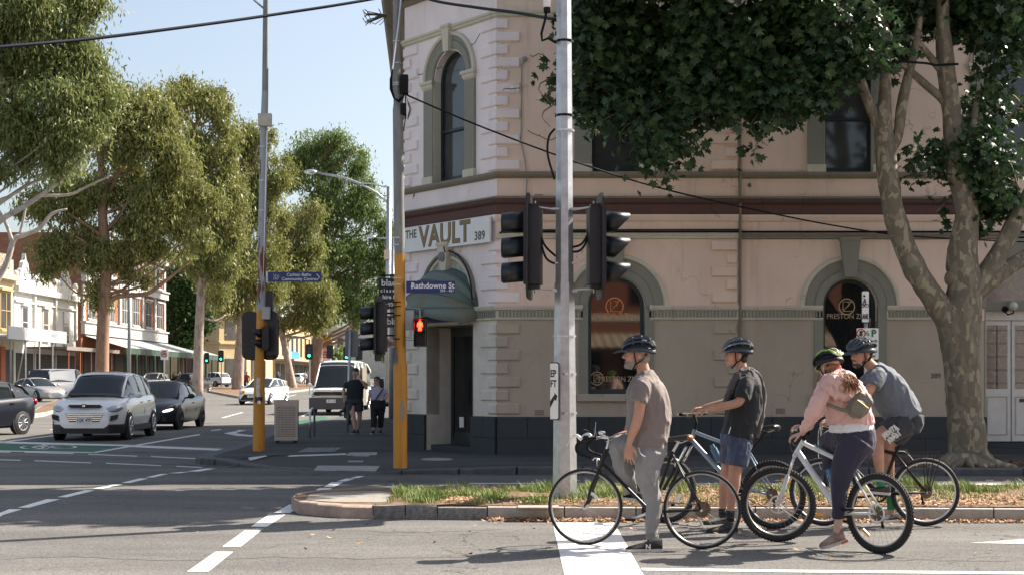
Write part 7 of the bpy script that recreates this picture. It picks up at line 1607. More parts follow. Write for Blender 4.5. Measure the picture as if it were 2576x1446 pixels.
c_ = MB(); f.spine(c_, [(1868,928,0,19,.08),(1872,938,0,27,.12),(1874,950,0,33,.18),(1875,968,0,39,.205),(1875,995,0,43,.205),(1872,1025,0,45,.20),(1866,1055,0,43,.195),(1858,1080,0,41,.19),(1854,1099,0,41,.195)])
f.limb(c_, [(1880,955,-.15,.068),(1874,975,-.21,.080),(1866,1003,-.24,.080)]); f.limb(c_, [(1868,955,.15,.068),(1858,980,.22,.078),(1850,1002,.25,.075)])
cloth(c_, 't_shirt', BLKT, f.t, disp=.010, ds=.08, seed=7)
c_ = MB(); f.limb(c_, [(1824,1012,-.10,.03),(1836,985,-.14,.04),(1852,955,-.13,.042),(1872,934,-.08,.042),(1890,934,-.04,.042),(1908,955,-.03,.045),(1916,990,-.03,.045),(1915,1030,-.04,.042),(1908,1070,-.05,.038),(1900,1098,-.05,.036)], n=10)
cloth(c_, 'draped_hoodie', HOOD, f.t, disp=.012, ds=.06, seed=9)
c_ = MB(); f.spine(c_, [(1853,1090,0,40,.185),(1852,1105,0,41,.19),(1851,1122,0,40,.185)]); f.limb(c_, [(1860,1115,-.09,.115),(1858,1140,-.1,.112),(1853,1170,-.1,.108)]); f.limb(c_, [(1840,1115,.09,.11),(1838,1140,.1,.108),(1834,1168,.1,.10)])
cloth(c_, 'shorts', NAVY, f.t, disp=.009, ds=.08, seed=5)
for a_,bq in (((1838,1283,-.1),(1837,1312,-.1)),((1818,1278,.1),(1818,1300,.1))): q = MB(); q.tube([J(*a_), J(*bq)], .041, 12); q.build('sock', BLKT, f.t, smooth=True)
g1, g2 = G(1853,1337), G(1779,1340); shoe(f.t, g1, g2, h=.10, sole=SHOEK); shoe(f.t, G(1836,1315), G(1772,1319), h=.10, sole=SHOEK)
q = MB(); q.tube([J(1833,1090,-.215),J(1838,1073,-.215)], .004, 4); q.build('shirt_tag', SIGNW, f.t)
# --- woman
f = Fig('person', 'woman in pink hooded jacket and lime helmet seen from behind on the white bicycle', 12.2, 2110); J = f.J
b = MB(); hM = headM(J(2086,925,.15), R(118), R(14), s=.98); head_shapes(b, hM)
f.limb(b, [(2090,935,.12,.048),(2094,950,.1,.055),(2105,970,.05,.08)])
f.limb(b, [(2072,975,-.12,.045),(2046,1035,-.18,.036),(2022,1082,-.02,.028),(2016,1088,.0,.026)]); hand(b, J(2015,1089,.0), Vector((-.95,.1,-.35)), Vector((.1,.2,-1)), .92, curls=(.5,.6,.65,.7), side=1, thumb=.8)
f.limb(b, [(2110,970,.2,.045),(2050,1035,.50,.034),(2024,1066,.45,.026)]); hand(b, J(2022,1067,.45), Vector((-1,0,-.2)), Vector((0,0,-1)), .92, curls=(.6,.65,.7,.75), side=-1)
f.spine(b, [(2100,960,.05,25,.12),(2125,1000,.0,40,.15),(2140,1050,0,45,.15),(2146,1100,0,44,.16)]); f.limb(b, [(2145,1130,-.08,.11),(2112,1225,-.1,.06),(2112,1270,-.1,.05),(2110,1305,-.11,.037),(2106,1330,-.11,.034),(2106,1350,-.11,.036)]); f.limb(b, [(2140,1115,.12,.09),(2088,1114,.37,.05),(2094,1190,.32,.045),(2100,1240,.3,.035)])
body = b.build('body', SKINL, f.t); remesh(body, .0065, 3)
face_bits(hM, f.t, HAIRR)
helmet(hM, f.t, HELY, HELK, visor=.03, nr=6, tilt=R(10)); straps(hM, f.t)
q = MB(); 
for c,r in (((-.04,0,-.01),(.075,.082,.07)),((-.075,0,-.05),(.05,.062,.05))): e_ = MB(); e_.ell(c,r,14,10); q.add([hM @ v for v in e_.v], e_.f)
rnd = random.Random(4)
for k in range(80):
    s0 = rnd.uniform(-1,1); a_ = hM @ Vector((-.07+rnd.uniform(-.02,.02), s0*.06, -.05)); e = J(2138+rnd.uniform(-14,26), 965+rnd.uniform(-6,24), -.30+rnd.uniform(-.02,.02)) if k < 66 else J(2058+rnd.uniform(-12,12), 955+rnd.uniform(-5,25), .05); md = a_.lerp(e,.5)+Vector((rnd.uniform(-.02,.03),-.10,rnd.uniform(-.01,.02))); q.tube(curve([a_,md,e],4), [.014]*4+[.011]*3+[.006,.003][:2], 5) if 0 else q.tube(curve([a_,md,e],3), [.009,.009,.009,.008,.007,.005,.002], 4)
q.tube([J(2062,925,.1),J(2056,960,.05),J(2051,990,.02)], [.004,.004,.002], 4)
q.build('hair', HAIRR, f.t, smooth=True)
q = MB(hM); q.cbox((-.118,0,-.035), (.012,.06,.022)); q.build('red_rear_light', mat('red_plastic', (.5,.03,.02), .3), f.t)
c_ = MB(); f.spine(c_, [(2092,945,.08,28,.10),(2100,957,.06,42,.15),(2110,975,.04,52,.19),(2122,998,.02,57,.205),(2132,1020,.0,57,.20),(2137,1040,0,55,.19),(2139,1052,0,54,.20),(2139,1066,0,58,.215)])
f.limb(c_, [(2085,965,-.08,.070),(2072,985,-.14,.074),(2058,1015,-.18,.070),(2046,1040,-.17,.066),(2035,1062,-.1,.054),(2025,1076,-.04,.044),(2021,1083,-.02,.036)]); f.limb(c_, [(2110,970,.15,.075),(2085,1005,.38,.07),(2055,1038,.5,.055),(2032,1060,.47,.038)])
cloth(c_, 'jacket', PINKJ, f.t, disp=.015, ds=.075, seed=12)
c_ = MB(); f.spine(c_, [(2068,968,-.02,8,.05),(2080,958,-.06,16,.11),(2096,957,-.09,20,.14),(2115,962,-.11,24,.15),(2132,974,-.12,24,.13),(2146,988,-.12,14,.07)]); f.limb(c_, [(2058,972,-.08,.03),(2078,975,-.17,.05),(2105,988,-.20,.055),(2130,996,-.20,.045),(2148,1000,-.16,.02)])
cloth(c_, 'hood', PINKJ, f.t, disp=.020, ds=.05, seed=15, vox=.009)
c_ = MB(); f.spine(c_, [(2139,1058,0,50,.19),(2141,1072,0,53,.205),(2142,1083,0,54,.212)]); cloth(c_, 'white_shirt_hem', WHT, f.t, disp=.008, ds=.05, seed=6)
c_ = MB(); f.spine(c_, [(2145,1072,0,50,.18),(2147,1090,0,53,.20),(2148,1108,0,54,.205),(2146,1125,0,52,.20),(2140,1140,-.02,46,.17)])
f.limb(c_, [(2156,1108,-.09,.148),(2138,1140,-.1,.134),(2124,1170,-.1,.113),(2116,1200,-.1,.092),(2111,1230,-.1,.074),(2110,1262,-.1,.062),(2109,1290,-.1,.052),(2109,1304,-.1,.049)])
f.limb(c_, [(2140,1110,.1,.14),(2110,1105,.28,.115),(2086,1112,.38,.092),(2088,1140,.36,.085),(2094,1190,.32,.065),(2098,1225,.3,.05)])
cloth(c_, 'trousers', NAVYP, f.t, disp=.007, ds=.09, seed=8)
hl, te = J(2128,1362,-.12), J(2064,1391,-.12); hl.z = max(hl.z,.055); te.z = .012; te.y = hl.y; shoe(f.t, hl, te, m=SHOEB, sole=SOLEW, h=.13, w=.05); q = MB(); q.cbox(hl+Vector((-.02,0,.004)), (.06,.09,.02), Matrix.Rotation(R(-20),3,'Y')); q.build('sole_heel', SOLEO, f.t)
wm = f.t
# crossbody bag
bg_ = thing('crossbody_bag', 'khaki green crossbody bag slung over the back of the woman in pink', 'bag', tuple(J(2163,1018,-.26)))
q = MB(); Rb = Matrix.Rotation(R(38),3,'Y'); cb = J(2163,1018,-.24); q.ell(cb, (.095,.06,.125), 18, 12, Rb); q.cbox(cb, (.15,.075,.19), Rb); o = q.build('bag_body', KHAKI, bg_); remesh(o, .008, 10, disp=.006, dscale=.05, seed=3)
q = MB(); q.ell(cb+Rb @ Vector((-.005,-.055,-.03)), (.07,.03,.065), 16, 10, Rb); q.build('front_pocket', KHAKI, bg_, smooth=True)
q = MB(); q.tube([cb+Rb @ Vector((-.06,-.085,.012)), cb+Rb @ Vector((.055,-.088,.012))], .003, 4); q.tube([cb+Rb @ Vector((-.055,-.09,.01)), cb+Rb @ Vector((-.06,-.092,-.03))], .005, 4); q.build('zip', mat('brass', (.5,.36,.15), .3, .9), bg_)
q = MB(); sp_ = curve([J(2146,1030,-.27),J(2120,1030,-.27),J(2092,1020,-.235),J(2068,1012,-.16)],5); q.loft([[p+Vector((0,0,.017)),p+Vector((0,-.012,.0)),p+Vector((0,0,-.017)),p+Vector((0,.01,0))] for p in sp_]); q.build('strap', KHAKI, bg_, smooth=True)
q = MB(); q.loft([[p+Vector((.012,0,0)),p+Vector((0,-.01,0)),p+Vector((-.012,0,0)),p+Vector((0,.008,0))] for p in curve([J(2168,985,-.25),J(2158,968,-.24),J(2146,962,-.2),J(2132,955,-.12)],5)]); q.build('strap', mat('strap_pale', (.5,.48,.42), .7), bg_, smooth=True)
# --- man 4
f = Fig('person', 'smiling man in slate grey t-shirt and dark shorts sitting on the black bicycle with rack', 14.1, 2240); J = f.J
b = MB(); hM = headM(J(2166,893,-.05), R(212), R(3), s=1.06); head_shapes(b, hM)
f.limb(b, [(2178,905,-.02,.052),(2190,918,0,.058),(2203,932,0,.072)])
f.limb(b, [(2212,938,-.19,.056),(2196,965,-.24,.050),(2180,990,-.26,.047),(2168,1002,-.25,.044),(2130,1030,-.22,.036),(2092,1055,-.22,.027)]); hand(b, J(2091,1056,-.22), Vector((-1,0,-.4)), Vector((0,0,-1)), 1.0, curls=(.7,.75,.8,.85))
f.limb(b, [(2200,935,.19,.055),(2170,980,.27,.046),(2140,1005,.28,.042),(2090,1050,.3,.027)]); hand(b, J(2089,1051,.3), Vector((-1,0,-.4)), Vector((0,0,-1)), 1.0, curls=(.7,.75,.8,.85), side=-1)
f.spine(b, [(2206,938,0,26,.13),(2225,970,0,38,.17),(2250,1010,0,42,.165),(2278,1050,0,38,.16)])
f.limb(b, [(2280,1062,-.09,.1),(2240,1080,-.11,.085),(2215,1094,-.12,.068),(2208,1112,-.12,.062),(2210,1150,-.12,.058),(2213,1180,-.12,.043),(2214,1200,-.12,.037),(2216,1222,-.12,.037)]); f.limb(b, [(2280,1075,.09,.09),(2250,1100,.11,.08),(2236,1118,.12,.062),(2236,1150,.12,.058),(2238,1200,.12,.045),(2240,1260,.12,.035),(2242,1290,.12,.035)])
body = b.build('body', SKIN, f.t); remesh(body, .0065, 3)
face_bits(hM, f.t, HAIRK, smile=True)
q = MB(hM); q.ell((.058,0,-.088), (.040,.047,.028), 14, 8); q.ell((.02,0,-.062), (.045,.0605,.036), 14, 8); q.tube([(.092,-.024,-.048),(.1035,0,-.044),(.092,.024,-.048)], [.003,.0055,.003], 6); q.build('beard', mat('stubble_dark', (.07,.045,.035), .7, var=.4, scale=60), f.t, smooth=True)
q = MB(hM); q.ell((-.045,0,-.005), (.062,.079,.062), 14, 10); q.build('hair', HAIRK, f.t, smooth=True)
helmet(hM, f.t, HELM, visor=.075, nr=6); straps(hM, f.t)
c_ = MB(); f.spine(c_, [(2196,921,0,18,.085),(2203,930,0,26,.13),(2212,944,0,36,.19),(2222,962,0,43,.215),(2236,985,0,47,.215),(2251,1008,0,48,.205),(2266,1030,0,46,.20),(2280,1052,0,42,.20)])
f.limb(c_, [(2212,938,-.15,.072),(2205,950,-.21,.085),(2193,970,-.245,.088)]); f.limb(c_, [(2200,936,.15,.07),(2184,958,.22,.083),(2170,975,.25,.082)])
cloth(c_, 't_shirt', SLATE, f.t, disp=.010, ds=.085, seed=21)
c_ = MB(); f.spine(c_, [(2288,1040,0,34,.175),(2286,1058,0,36,.19),(2278,1072,0,36,.185)]); f.limb(c_, [(2280,1060,-.09,.135),(2255,1074,-.105,.125),(2228,1088,-.115,.118)]); f.limb(c_, [(2278,1070,.09,.12),(2260,1090,.11,.11),(2243,1106,.12,.10)])
cloth(c_, 'shorts', DKSH, f.t, disp=.007, ds=.09, seed=22)
M_ = Matrix.Translation(J(2237,1092,-.115)+Vector((0,-.128,0))) @ Matrix.Rotation(R(90),4,'X') @ Matrix.Rotation(R(38),4,'Z'); prn = mat('shorts_print', (.62,.60,.56), .6, var=.2, scale=40)
for l_,yy in (('BRMTA',.035),('REAST',-.02)): text(l_, .085, M_ @ Matrix.Translation((0,yy,0)), prn, f.t, bold=.007, sx=.62)
GRS = mat('sock_green', (.02,.28,.14), .8)
for a_,bq in (((2214,1186,-.12),(2216,1222,-.12)),((2240,1236,.12),(2242,1280,.12))): q = MB(); q.tube([J(*a_), J(*bq)], .042, 12); q.build('sock', GRS, f.t, smooth=True)
q = MB(); q.tube([J(2213.6,1190,-.12),J(2214,1193,-.12)], .0435, 12); q.build('sock_stripe', WHT, f.t)
shoe(f.t, J(2238,1245,-.12), J(2182,1240,-.12), m=mat('shoe_brown', (.05,.04,.035), .7, var=.3), h=.10); g1 = G(2262,1312); g2 = G(2205,1314); shoe(f.t, g1, g2, h=.10, m=SHOEK)
# ---------------- vehicles ----------------
CGLASS = mat('car_glass', (.010,.014,.015), .05, var=0, spec=.45); TRIM = mat('car_trim_black', (.018,.018,.019), .6, var=.1)
HLAMP = mat('headlamp_glass', (.45,.47,.5), .1, .4, var=.3, scale=30, coat=.5); TAILR = mat('tail_lamp', (.35,.01,.01), .2, var=.2)
def paint(nm, c, r=.25): return mat(nm, c, r, var=.03, coat=.7)
PWHITE = paint('car_white', (.86,.86,.85)); PNAVY = mat('car_dark_navy', (.012,.014,.022), .28, var=.03, coat=.35); PBLUE = mat('car_blue_black', (.010,.012,.018), .3, var=.03, coat=.25); PSILV = mat('car_silver', (.42,.40,.37), .3, .5, var=.05, coat=.5); PGREYB = paint('car_steel_blue', (.05,.10,.16)); PLB = paint('car_pale_blue', (.20,.36,.50))
def interp(tab, x):
    if x <= tab[0][0]: return tab[0][1]
    for (a,b),(c,d) in zip(tab, tab[1:]):
        if x <= c: u = (x-a)/(c-a); return b+(d-b)*u
    return tab[-1][1]
def smooth_interp(tab, x):
    v = 0; 
    for d,w in ((-.09,.15),(-.045,.2),(0,.3),(.045,.2),(.09,.15)): v += interp(tab, x+d)*w
    return v
TYPES = {
 'suv': dict(L=4.41,W=1.82,wb=2.64,fo=.88,r=.345,top=[(-2.2,.62),(-2.18,1.0),(-1.9,1.12),(0,1.06),(.85,1.04),(1.3,1.02),(1.9,.93),(2.12,.80),(2.2,.62)],bot=[(-2.2,.45),(-1.9,.25),(1.9,.22),(2.2,.32)],wid=[(-2.2,.66),(-2.05,.82),(-1.5,.9),(1.3,.9),(1.8,.86),(2.05,.74),(2.2,.55)],gh=[(-2.05,1.08,1.1,.72,.60),(-1.75,1.08,1.52,.76,.58),(-1.2,1.06,1.62,.80,.58),(-.2,1.04,1.66,.82,.60),(.35,1.03,1.62,.82,.58),(.55,1.03,1.54,.81,.56),(1.28,1.02,1.05,.76,.66)],roof=(-1.72,.42),pil=[-.28,-1.15],clad=True),
 'sedan': dict(L=4.64,W=1.86,wb=2.82,fo=.80,r=.335,top=[(-2.3,.60),(-2.28,.95),(-1.85,1.02),(-1.2,.98),(0,.92),(.95,.93),(1.9,.78),(2.2,.66),(2.3,.5)],bot=[(-2.3,.4),(-2.0,.2),(2.0,.17),(2.3,.25)],wid=[(-2.3,.68),(-2.1,.84),(-1.5,.92),(1.3,.92),(1.85,.86),(2.12,.72),(2.3,.45)],gh=[(-1.95,1.0,1.02,.62,.50),(-1.45,.97,1.27,.72,.52),(-.9,.95,1.38,.77,.54),(-.1,.93,1.43,.79,.55),(.25,.92,1.39,.79,.54),(1.05,.93,.95,.74,.66)],roof=(-1.1,.2),pil=[-.35],clad=False),
 'hatch': dict(L=4.37,W=1.79,wb=2.64,fo=.86,r=.32,top=[(-2.15,.60),(-2.13,1.0),(-1.9,1.04),(0,.95),(.85,.95),(1.7,.85),(2.05,.72),(2.18,.5)],bot=[(-2.18,.4),(-1.9,.2),(1.9,.17),(2.18,.26)],wid=[(-2.18,.64),(-2.0,.80),(-1.5,.88),(1.3,.89),(1.75,.84),(2.0,.70),(2.18,.48)],gh=[(-2.02,1.02,1.06,.64,.52),(-1.7,1.0,1.34,.72,.53),(-1.1,.98,1.43,.77,.55),(-.2,.95,1.46,.79,.56),(.2,.94,1.42,.79,.55),(1.15,.95,.97,.74,.64)],roof=(-1.68,.15),pil=[-.3,-1.15],clad=False),
 'van': dict(L=4.9,W=1.92,wb=3.0,fo=.9,r=.34,top=[(-2.45,.9),(-2.44,1.12),(-2.0,1.15),(1.3,1.12),(1.75,1.05),(2.25,.92),(2.45,.6)],bot=[(-2.45,.35),(2.3,.22),(2.45,.3)],wid=[(-2.45,.86),(-2.3,.94),(1.6,.95),(2.1,.86),(2.45,.6)],gh=[(-2.44,1.1,1.6,.88,.86),(-2.36,1.1,1.9,.9,.78),(-1.5,1.1,1.97,.91,.78),(.6,1.1,1.97,.91,.78),(.85,1.1,1.9,.90,.74),(1.75,1.08,1.12,.82,.7)],roof=(-2.38,.8),pil=[],clad=False,panel=True),
 'minibus': dict(L=5.9,W=1.95,wb=3.86,fo=.95,r=.35,top=[(-2.95,1.1),(-2.9,1.25),(1.6,1.25),(2.1,1.18),(2.6,1.02),(2.88,.8),(2.95,.55)],bot=[(-2.95,.35),(2.7,.22),(2.95,.3)],wid=[(-2.95,.88),(-2.8,.96),(2.1,.97),(2.6,.90),(2.95,.70)],gh=[(-2.94,1.2,1.9,.9,.86),(-2.8,1.2,2.24,.92,.72),(-1.5,1.2,2.30,.93,.74),(.6,1.2,2.30,.93,.74),(1.1,1.2,2.22,.92,.72),(1.4,1.2,2.0,.91,.74),(2.3,1.12,1.16,.85,.78)],roof=(-2.9,1.3),pil=[.4,-.9],clad=False,panel=False,high=True)}
def car(name, label, typ, pm, c, fwd, plate=None, cat='car', group='cars on the side street', lights=None, detail=True, s=1.0, extra=None):
    T = TYPES[typ]; z0 = gz(c[1]); t = thing(name, label, cat, (c[0],c[1],z0), math.atan2(fwd[1],fwd[0]), group); L2 = T['L']/2
    fx = L2-T['fo']; rx = fx-T['wb']
    def ring(x):
        zt, zb, w = smooth_interp(T['top'],x), smooth_interp(T['bot'],x), smooth_interp(T['wid'],x); zm = zb+(zt-zb)*.55
        h = [(0,zb),(w*.80,zb),(w*.95,zb+.06),(w*.985,zb+(zm-zb)*.5),(w,zm),(w*.985,zm+(zt-zm)*.5),(w*.945,zt-.05),(w*.88,zt-.008),(w*.5,zt+.018),(0,zt+.026)]
        return [Vector((x,y,z)) for y,z in h]+[Vector((x,-y,z)) for y,z in reversed(h[1:-1])]
    xs_ = [-L2+.001]+[-L2+.04]+[-L2+T['L']*i/34 for i in range(1,34)]+[L2-.04,L2-.001]
    mb = MB(); mb.loft([ring(x) for x in sorted(xs_)]); body = mb.build('body', pm, t, smooth=True, world=False, sharp=45)
    # glass house, roof, pillars
    g = T['gh']; 
    def gring(x, e=0.0):
        q = [interp([(r[0],r[k]) for r in g], x) for k in (1,2,3,4)]; zb, zt, wb_, wt = q; zb -= .03
        h = [(0,zb),(wb_,zb),(wb_*.72+wt*.28+e,zb+(zt-zb)*.30),(wb_*.38+wt*.62+e,zb+(zt-zb)*.68),(wt+.02+e,zt-.05*(zt>zb+.2)),(wt*.86,zt-.012+e),(wt*.4,zt+.008+e),(0,zt+.012+e)]
        return [Vector((x,y,z)) for y,z in h]+[Vector((x,-y,z)) for y,z in reversed(h[1:-1])]
    gx = sorted(set([r[0] for r in g]+[g[0][0]+(g[-1][0]-g[0][0])*i/20 for i in range(21)]))
    mb = MB(); mb.loft([gring(x) for x in gx]); mb.build('windows', CGLASS, t, smooth=True, world=False, sharp=35)
    r0, r1_ = T['roof']; mb = MB(); rr = []
    for i in range(13):
        x = r0+(r1_-r0)*i/12; R_ = gring(x, .012); rr.append([R_[4]+Vector((0,.0,-.015)), R_[4], R_[5], R_[6], R_[7], R_[8], R_[9], R_[10], R_[10]+Vector((0,0,-.015))])
    mb.loft(rr, cap=False, closed=False); o = mb.build('roof', pm, t, smooth=True, world=False); o.modifiers.new('s','SOLIDIFY').thickness = .02
    def sidept(x, f, e=.008):
        R_ = gring(x, e); q = [R_[1],R_[2],R_[3],R_[4]]; u = f*3; k = min(int(u),2); return q[k].lerp(q[k+1], u-k)
    mb = MB()
    for s_ in (-1,1):
        S_ = lambda p: Vector((p.x, p.y*s_, p.z))
        mb.tube([S_(sidept(g[-1][0]-.02,.9)), S_(sidept((g[-1][0]+r1_)/2,1.0)), S_(sidept(r1_,1.0)), S_(sidept(r1_-.3,1))], [.035,.032,.03,.03], 6)
        mb.tube([S_(sidept(g[0][0]+.03,.9)), S_(sidept((g[0][0]+r0)/2,.8)), S_(sidept(r0,1.0)), S_(sidept(r0+.25,1))], [.05,.06,.05,.03], 6)
        for px in T['pil']: mb.tube([S_(sidept(px,.05)), S_(sidept(px,1.0))], .03, 5)
    mb.build('pillars', pm if not T['pil'] or True else TRIM, t, smooth=True, world=False, kind='stuff')
    if T.get('panel'):
        mb = MB()
        for s_ in (-1,1): a_ = [sidept(x,f,.014) for x,f in ((r0,.0),(.35,.0),(.35,1),(r0,1))]; mid = [sidept(x,f,.014) for x,f in ((r0,.33),(.35,.33),(.35,.66),(r0,.66))]; mb.add([Vector((p.x,p.y*s_,p.z)) for p in (a_[0],a_[1],mid[1],mid[0],mid[3],mid[2],a_[2],a_[3])], [(0,1,2,3),(3,2,5,4),(4,5,6,7)])
        mb.build('side_panel', pm, t, world=False)
    # wheels in dark arches
    for xx in (fx, rx):
        for s_ in (-1,1):
            w = smooth_interp(T['wid'], xx); y = s_*(w-.09); r = T['r']
            mb = MB(); c_ = Vector((xx, s_*(w-.058), r+.02)); mb.disc(c_, (0,1,0), r+.055, .09, 28); mb.build('wheel_arch', TRIM, t, world=False)
            mb = MB(); prof = [(.0,.11),(.62,.11),(.86,.105),(1,.085),(1,-.085),(.86,-.105),(0,-.105)]
            rings = [[Vector((xx+q*r*math.cos(a), y+e*s_, r+q*r*math.sin(a))) for q,e in prof] for a in [2*math.pi*k/28 for k in range(29)]]
            mb.loft(rings, cap=False, closed=False); wh = mb.build('wheel', RUBBER, t, smooth=True, sharp=40, world=False)
            mb = MB(); yy = y+s_*.112; mb.torus((xx,yy,r), (0,1,0), r*.64, .016, 28, 5); mb.disc((xx,yy,r), (0,1,0), r*.16, .03, 12)
            for k in range(10 if detail else 5): a = k*2*math.pi/(10 if detail else 5); mb.tube([(xx+math.cos(a)*r*.1,yy,r+math.sin(a)*r*.1),(xx+math.cos(a)*r*.62,yy,r+math.sin(a)*r*.62)], .013, 4)
            mb.build('rim', ALU if detail != 'dark' else TRIM, wh, world=False)
    # lamps, plates, mirrors, seams
    zf = smooth_interp(T['top'], L2-.25); wf = smooth_interp(T['wid'], L2-.2)
    for s_ in (-1,1):
        mb = MB(); mb.ell((L2-.30,s_*wf*.83,zf-.12), (.27,.20,.10) if typ != 'sedan' else (.25,.19,.05), 14, 8, Matrix.Rotation(R(-28*s_),3,'Z') @ Matrix.Rotation(R(12),3,'Y')); mb.build('headlight', (mat('headlamp_lit', (.8,.8,.8), .2, var=0, emit=((1,.97,.9), 1.2)) if lights and s_ == 1 else HLAMP), t, smooth=True, world=False)
        zt = smooth_interp(T['top'], -L2+.15); wr = smooth_interp(T['wid'], -L2+.15); mb = MB(); mb.ell((-L2+.12,s_*wr*.93,zt-.14 if typ not in ('van','minibus') else 1.0), (.10,.09,.10 if typ not in ('van',) else .20), 10, 8); mb.build('tail_light', TAILR, t, smooth=True, world=False)
        gm = g[-1][0]; wb_ = smooth_interp(T['wid'], gm-.35); mb = MB(); zz = smooth_interp(T['top'], gm-.35); mb.ell((gm-.32,s_*(wb_+.10),zz+.06), (.07,.11,.075), 10, 8); mb.tube([(gm-.28,s_*(wb_-.1),zz),(gm-.3,s_*(wb_+.05),zz+.03)], .025, 5); mb.build('mirror', pm if detail != 'dark' else TRIM, t, smooth=True, world=False)
        if detail:
            mb = MB()
            for px in ([gm-.12]+T['pil']+([-1.25] if typ == 'sedan' else [])):
                pts = []
                for f in (.10,.3,.55,.8,.95): R_ = ring(px); zb, zt2 = R_[1].z, R_[7].z; z = zb+(zt2-zb)*f; k = interp([(zb,.8),(zb+.06,.95),(zb+(zt2-zb)*.55,1.0),(zt2-.05,.945),(zt2,.88)], z); pts.append(Vector((px,s_*(smooth_interp(T['wid'],px)*k+.002),z)))
                mb.tube(pts, .006, 4)
            mb.build('door_seam', TRIM, t, world=False)
            for px in T['pil'][:2]: mb = MB(); mb.cbox((px+.28 if px > -1 else px+.25, s_*(smooth_interp(T['wid'],px)*.985+.012), smooth_interp(T['top'],px)-.16), (.17,.03,.03)); mb.build('door_handle', pm, t, world=False)
    if T['clad']:
        for lo_,hi_,x0,x1 in ((.20,.42,-L2+.02,-L2+.5),(.18,.40,L2-.5,L2-.01)):
            mb = MB(); rr = []
            for i in range(8):
                x = x0+(x1-x0)*i/7; w = smooth_interp(T['wid'],x)*1.012; rr.append([Vector((x,w*.97,lo_)),Vector((x,w,hi_-.04)),Vector((x,w*.985,hi_)),Vector((x,-w*.985,hi_)),Vector((x,-w,hi_-.04)),Vector((x,-w*.97,lo_))])
            mb.loft(rr); mb.build('bumper', TRIM, t, world=False)
        for s_ in (-1,1): mb = MB(); mb.box((rx+.35,min(s_*.86,s_*.915),.22),(fx-.35,max(s_*.86,s_*.915),.36)); mb.build('sill', TRIM, t, world=False)
    if detail:
        if typ == 'suv':
            mb = MB(); mb.prism([(-.34,.0),(.34,.0),(.40,.035),(.36,.065),(-.36,.065),(-.40,.035)], Matrix.Translation((L2-.09,0,.80)) @ Matrix.Rotation(R(90),4,'Z') @ Matrix.Rotation(R(-10),4,'X'), -.06, .09); mb.build('upper_grille', TRIM, t, world=False)
            for k in range(4): w = .44-.02*k; mb = MB(); mb.box((L2-.14,-w,.625-.045*k),(L2+.008,w,.645-.045*k)); mb.build('grille_bar', CHROME, t, world=False)
            mb = MB(); mb.prism([(-.46,.66),(.46,.66),(.36,.46),(-.36,.46)], Matrix.Rotation(R(90),4,'Z'), -L2-.003, -L2+.2) ; mb.build('grille', TRIM, t, world=False)
            mb = MB(); mb.ell((L2+.01,0,.845), (.02,.095,.05), 18, 8); mb.build('badge', PBLUE, t, smooth=True, world=False); text('H', .085, Matrix.Translation((0,0,0)) @ (rootm(t) @ Matrix(((0,0,1,L2+.034),(1,0,0,0),(0,1,0,.845),(0,0,0,1)))), CHROME, t, bold=.002)
            for s_ in (-1,1): mb = MB(); mb.prism([(0,0),(.16,.05),(.18,.16),(.02,.13)] , Matrix.Translation((L2-.10,s_*.60,.48)) @ Matrix.Rotation(R(90),4,'Z') @ Matrix.Scale(s_,4,(1,0,0)), -.08, .05); mb.build('fog_light_recess', TRIM, t, world=False)
        elif typ == 'sedan':
            mb = MB(); mb.prism([(-.16,.68),(.16,.68),(.02,.34),(-.02,.34)], Matrix.Rotation(R(90),4,'Z'), -L2-.012, -L2+.2); mb.build('grille', TRIM, t, world=False)
            for s_ in (-1,1): mb = MB(); mb.box((L2-.3,min(s_*.22,s_*.62),.26),(L2-.04,max(s_*.22,s_*.62),.40)); mb.build('air_intake', TRIM, t, world=False)
        elif typ == 'hatch':
            mb = MB(); mb.prism([(-.62,.26),(.62,.26),(.40,.56),(-.40,.56)], Matrix.Rotation(R(90),4,'Z'), -L2-.004, -L2+.3); mb.build('grille', TRIM, t, world=False)
        elif typ == 'minibus':
            for z_,m_,h_,w_ in ((1.02,ALU,.09,.70),(.90,TRIM,.12,.74),(.76,ALU,.03,.70),(.62,TRIM,.16,.70)): mb = MB(); mb.box((L2-.35,-w_,z_-h_/2),(L2+.008,w_,z_+h_/2)); mb.build('grille_bar', m_, t, world=False)
            mb = MB(); mb.box((L2-.6,-.93,.24),(L2+.012,.93,.72)); mb.build('bumper', mat('bumper_grey', (.06,.06,.065), .6), t, world=False)
            mb = MB(); mb.torus((L2+.02,0,1.0), (1,0,0), .06, .008, 20, 5, ry=.01); mb.build('badge', CHROME, t, world=False)
        if typ == 'van': mb = MB(); mb.box((-L2-.02,-.9,.36),(-L2+.12,.9,.6)); mb.build('bumper', TRIM, t, world=False)
    if plate:
        front = plate[1]; x = (L2+.015) if front else (-L2-.02); z = plate[2] if len(plate) > 2 else .48
        mb = MB(); mb.box((x-.01,-.19,z-.067),(x+.01,.19,z+.067)); mb.build('number_plate', plate[3] if len(plate) > 3 else SIGNW, t, world=False)
        A = Matrix(((0,0,1,x+.012),(1,0,0,0),(0,1,0,z),(0,0,0,1))) if front else Matrix(((0,0,-1,x-.012),(-1,0,0,0),(0,1,0,z),(0,0,0,1)))
        text(plate[0], .12, rootm(t) @ A, plate[4] if len(plate) > 4 else SIGNB, t, sx=.75, bold=.002)
    if extra: extra(t, L2)
    return t
car('parked_car' if 0 else 'suv', 'white compact SUV waiting at the stop line with plate 1QK 4YP', 'suv', PWHITE, (-10.33,36.25), (.04,-1), plate=('1QK 4YP',True,.50))
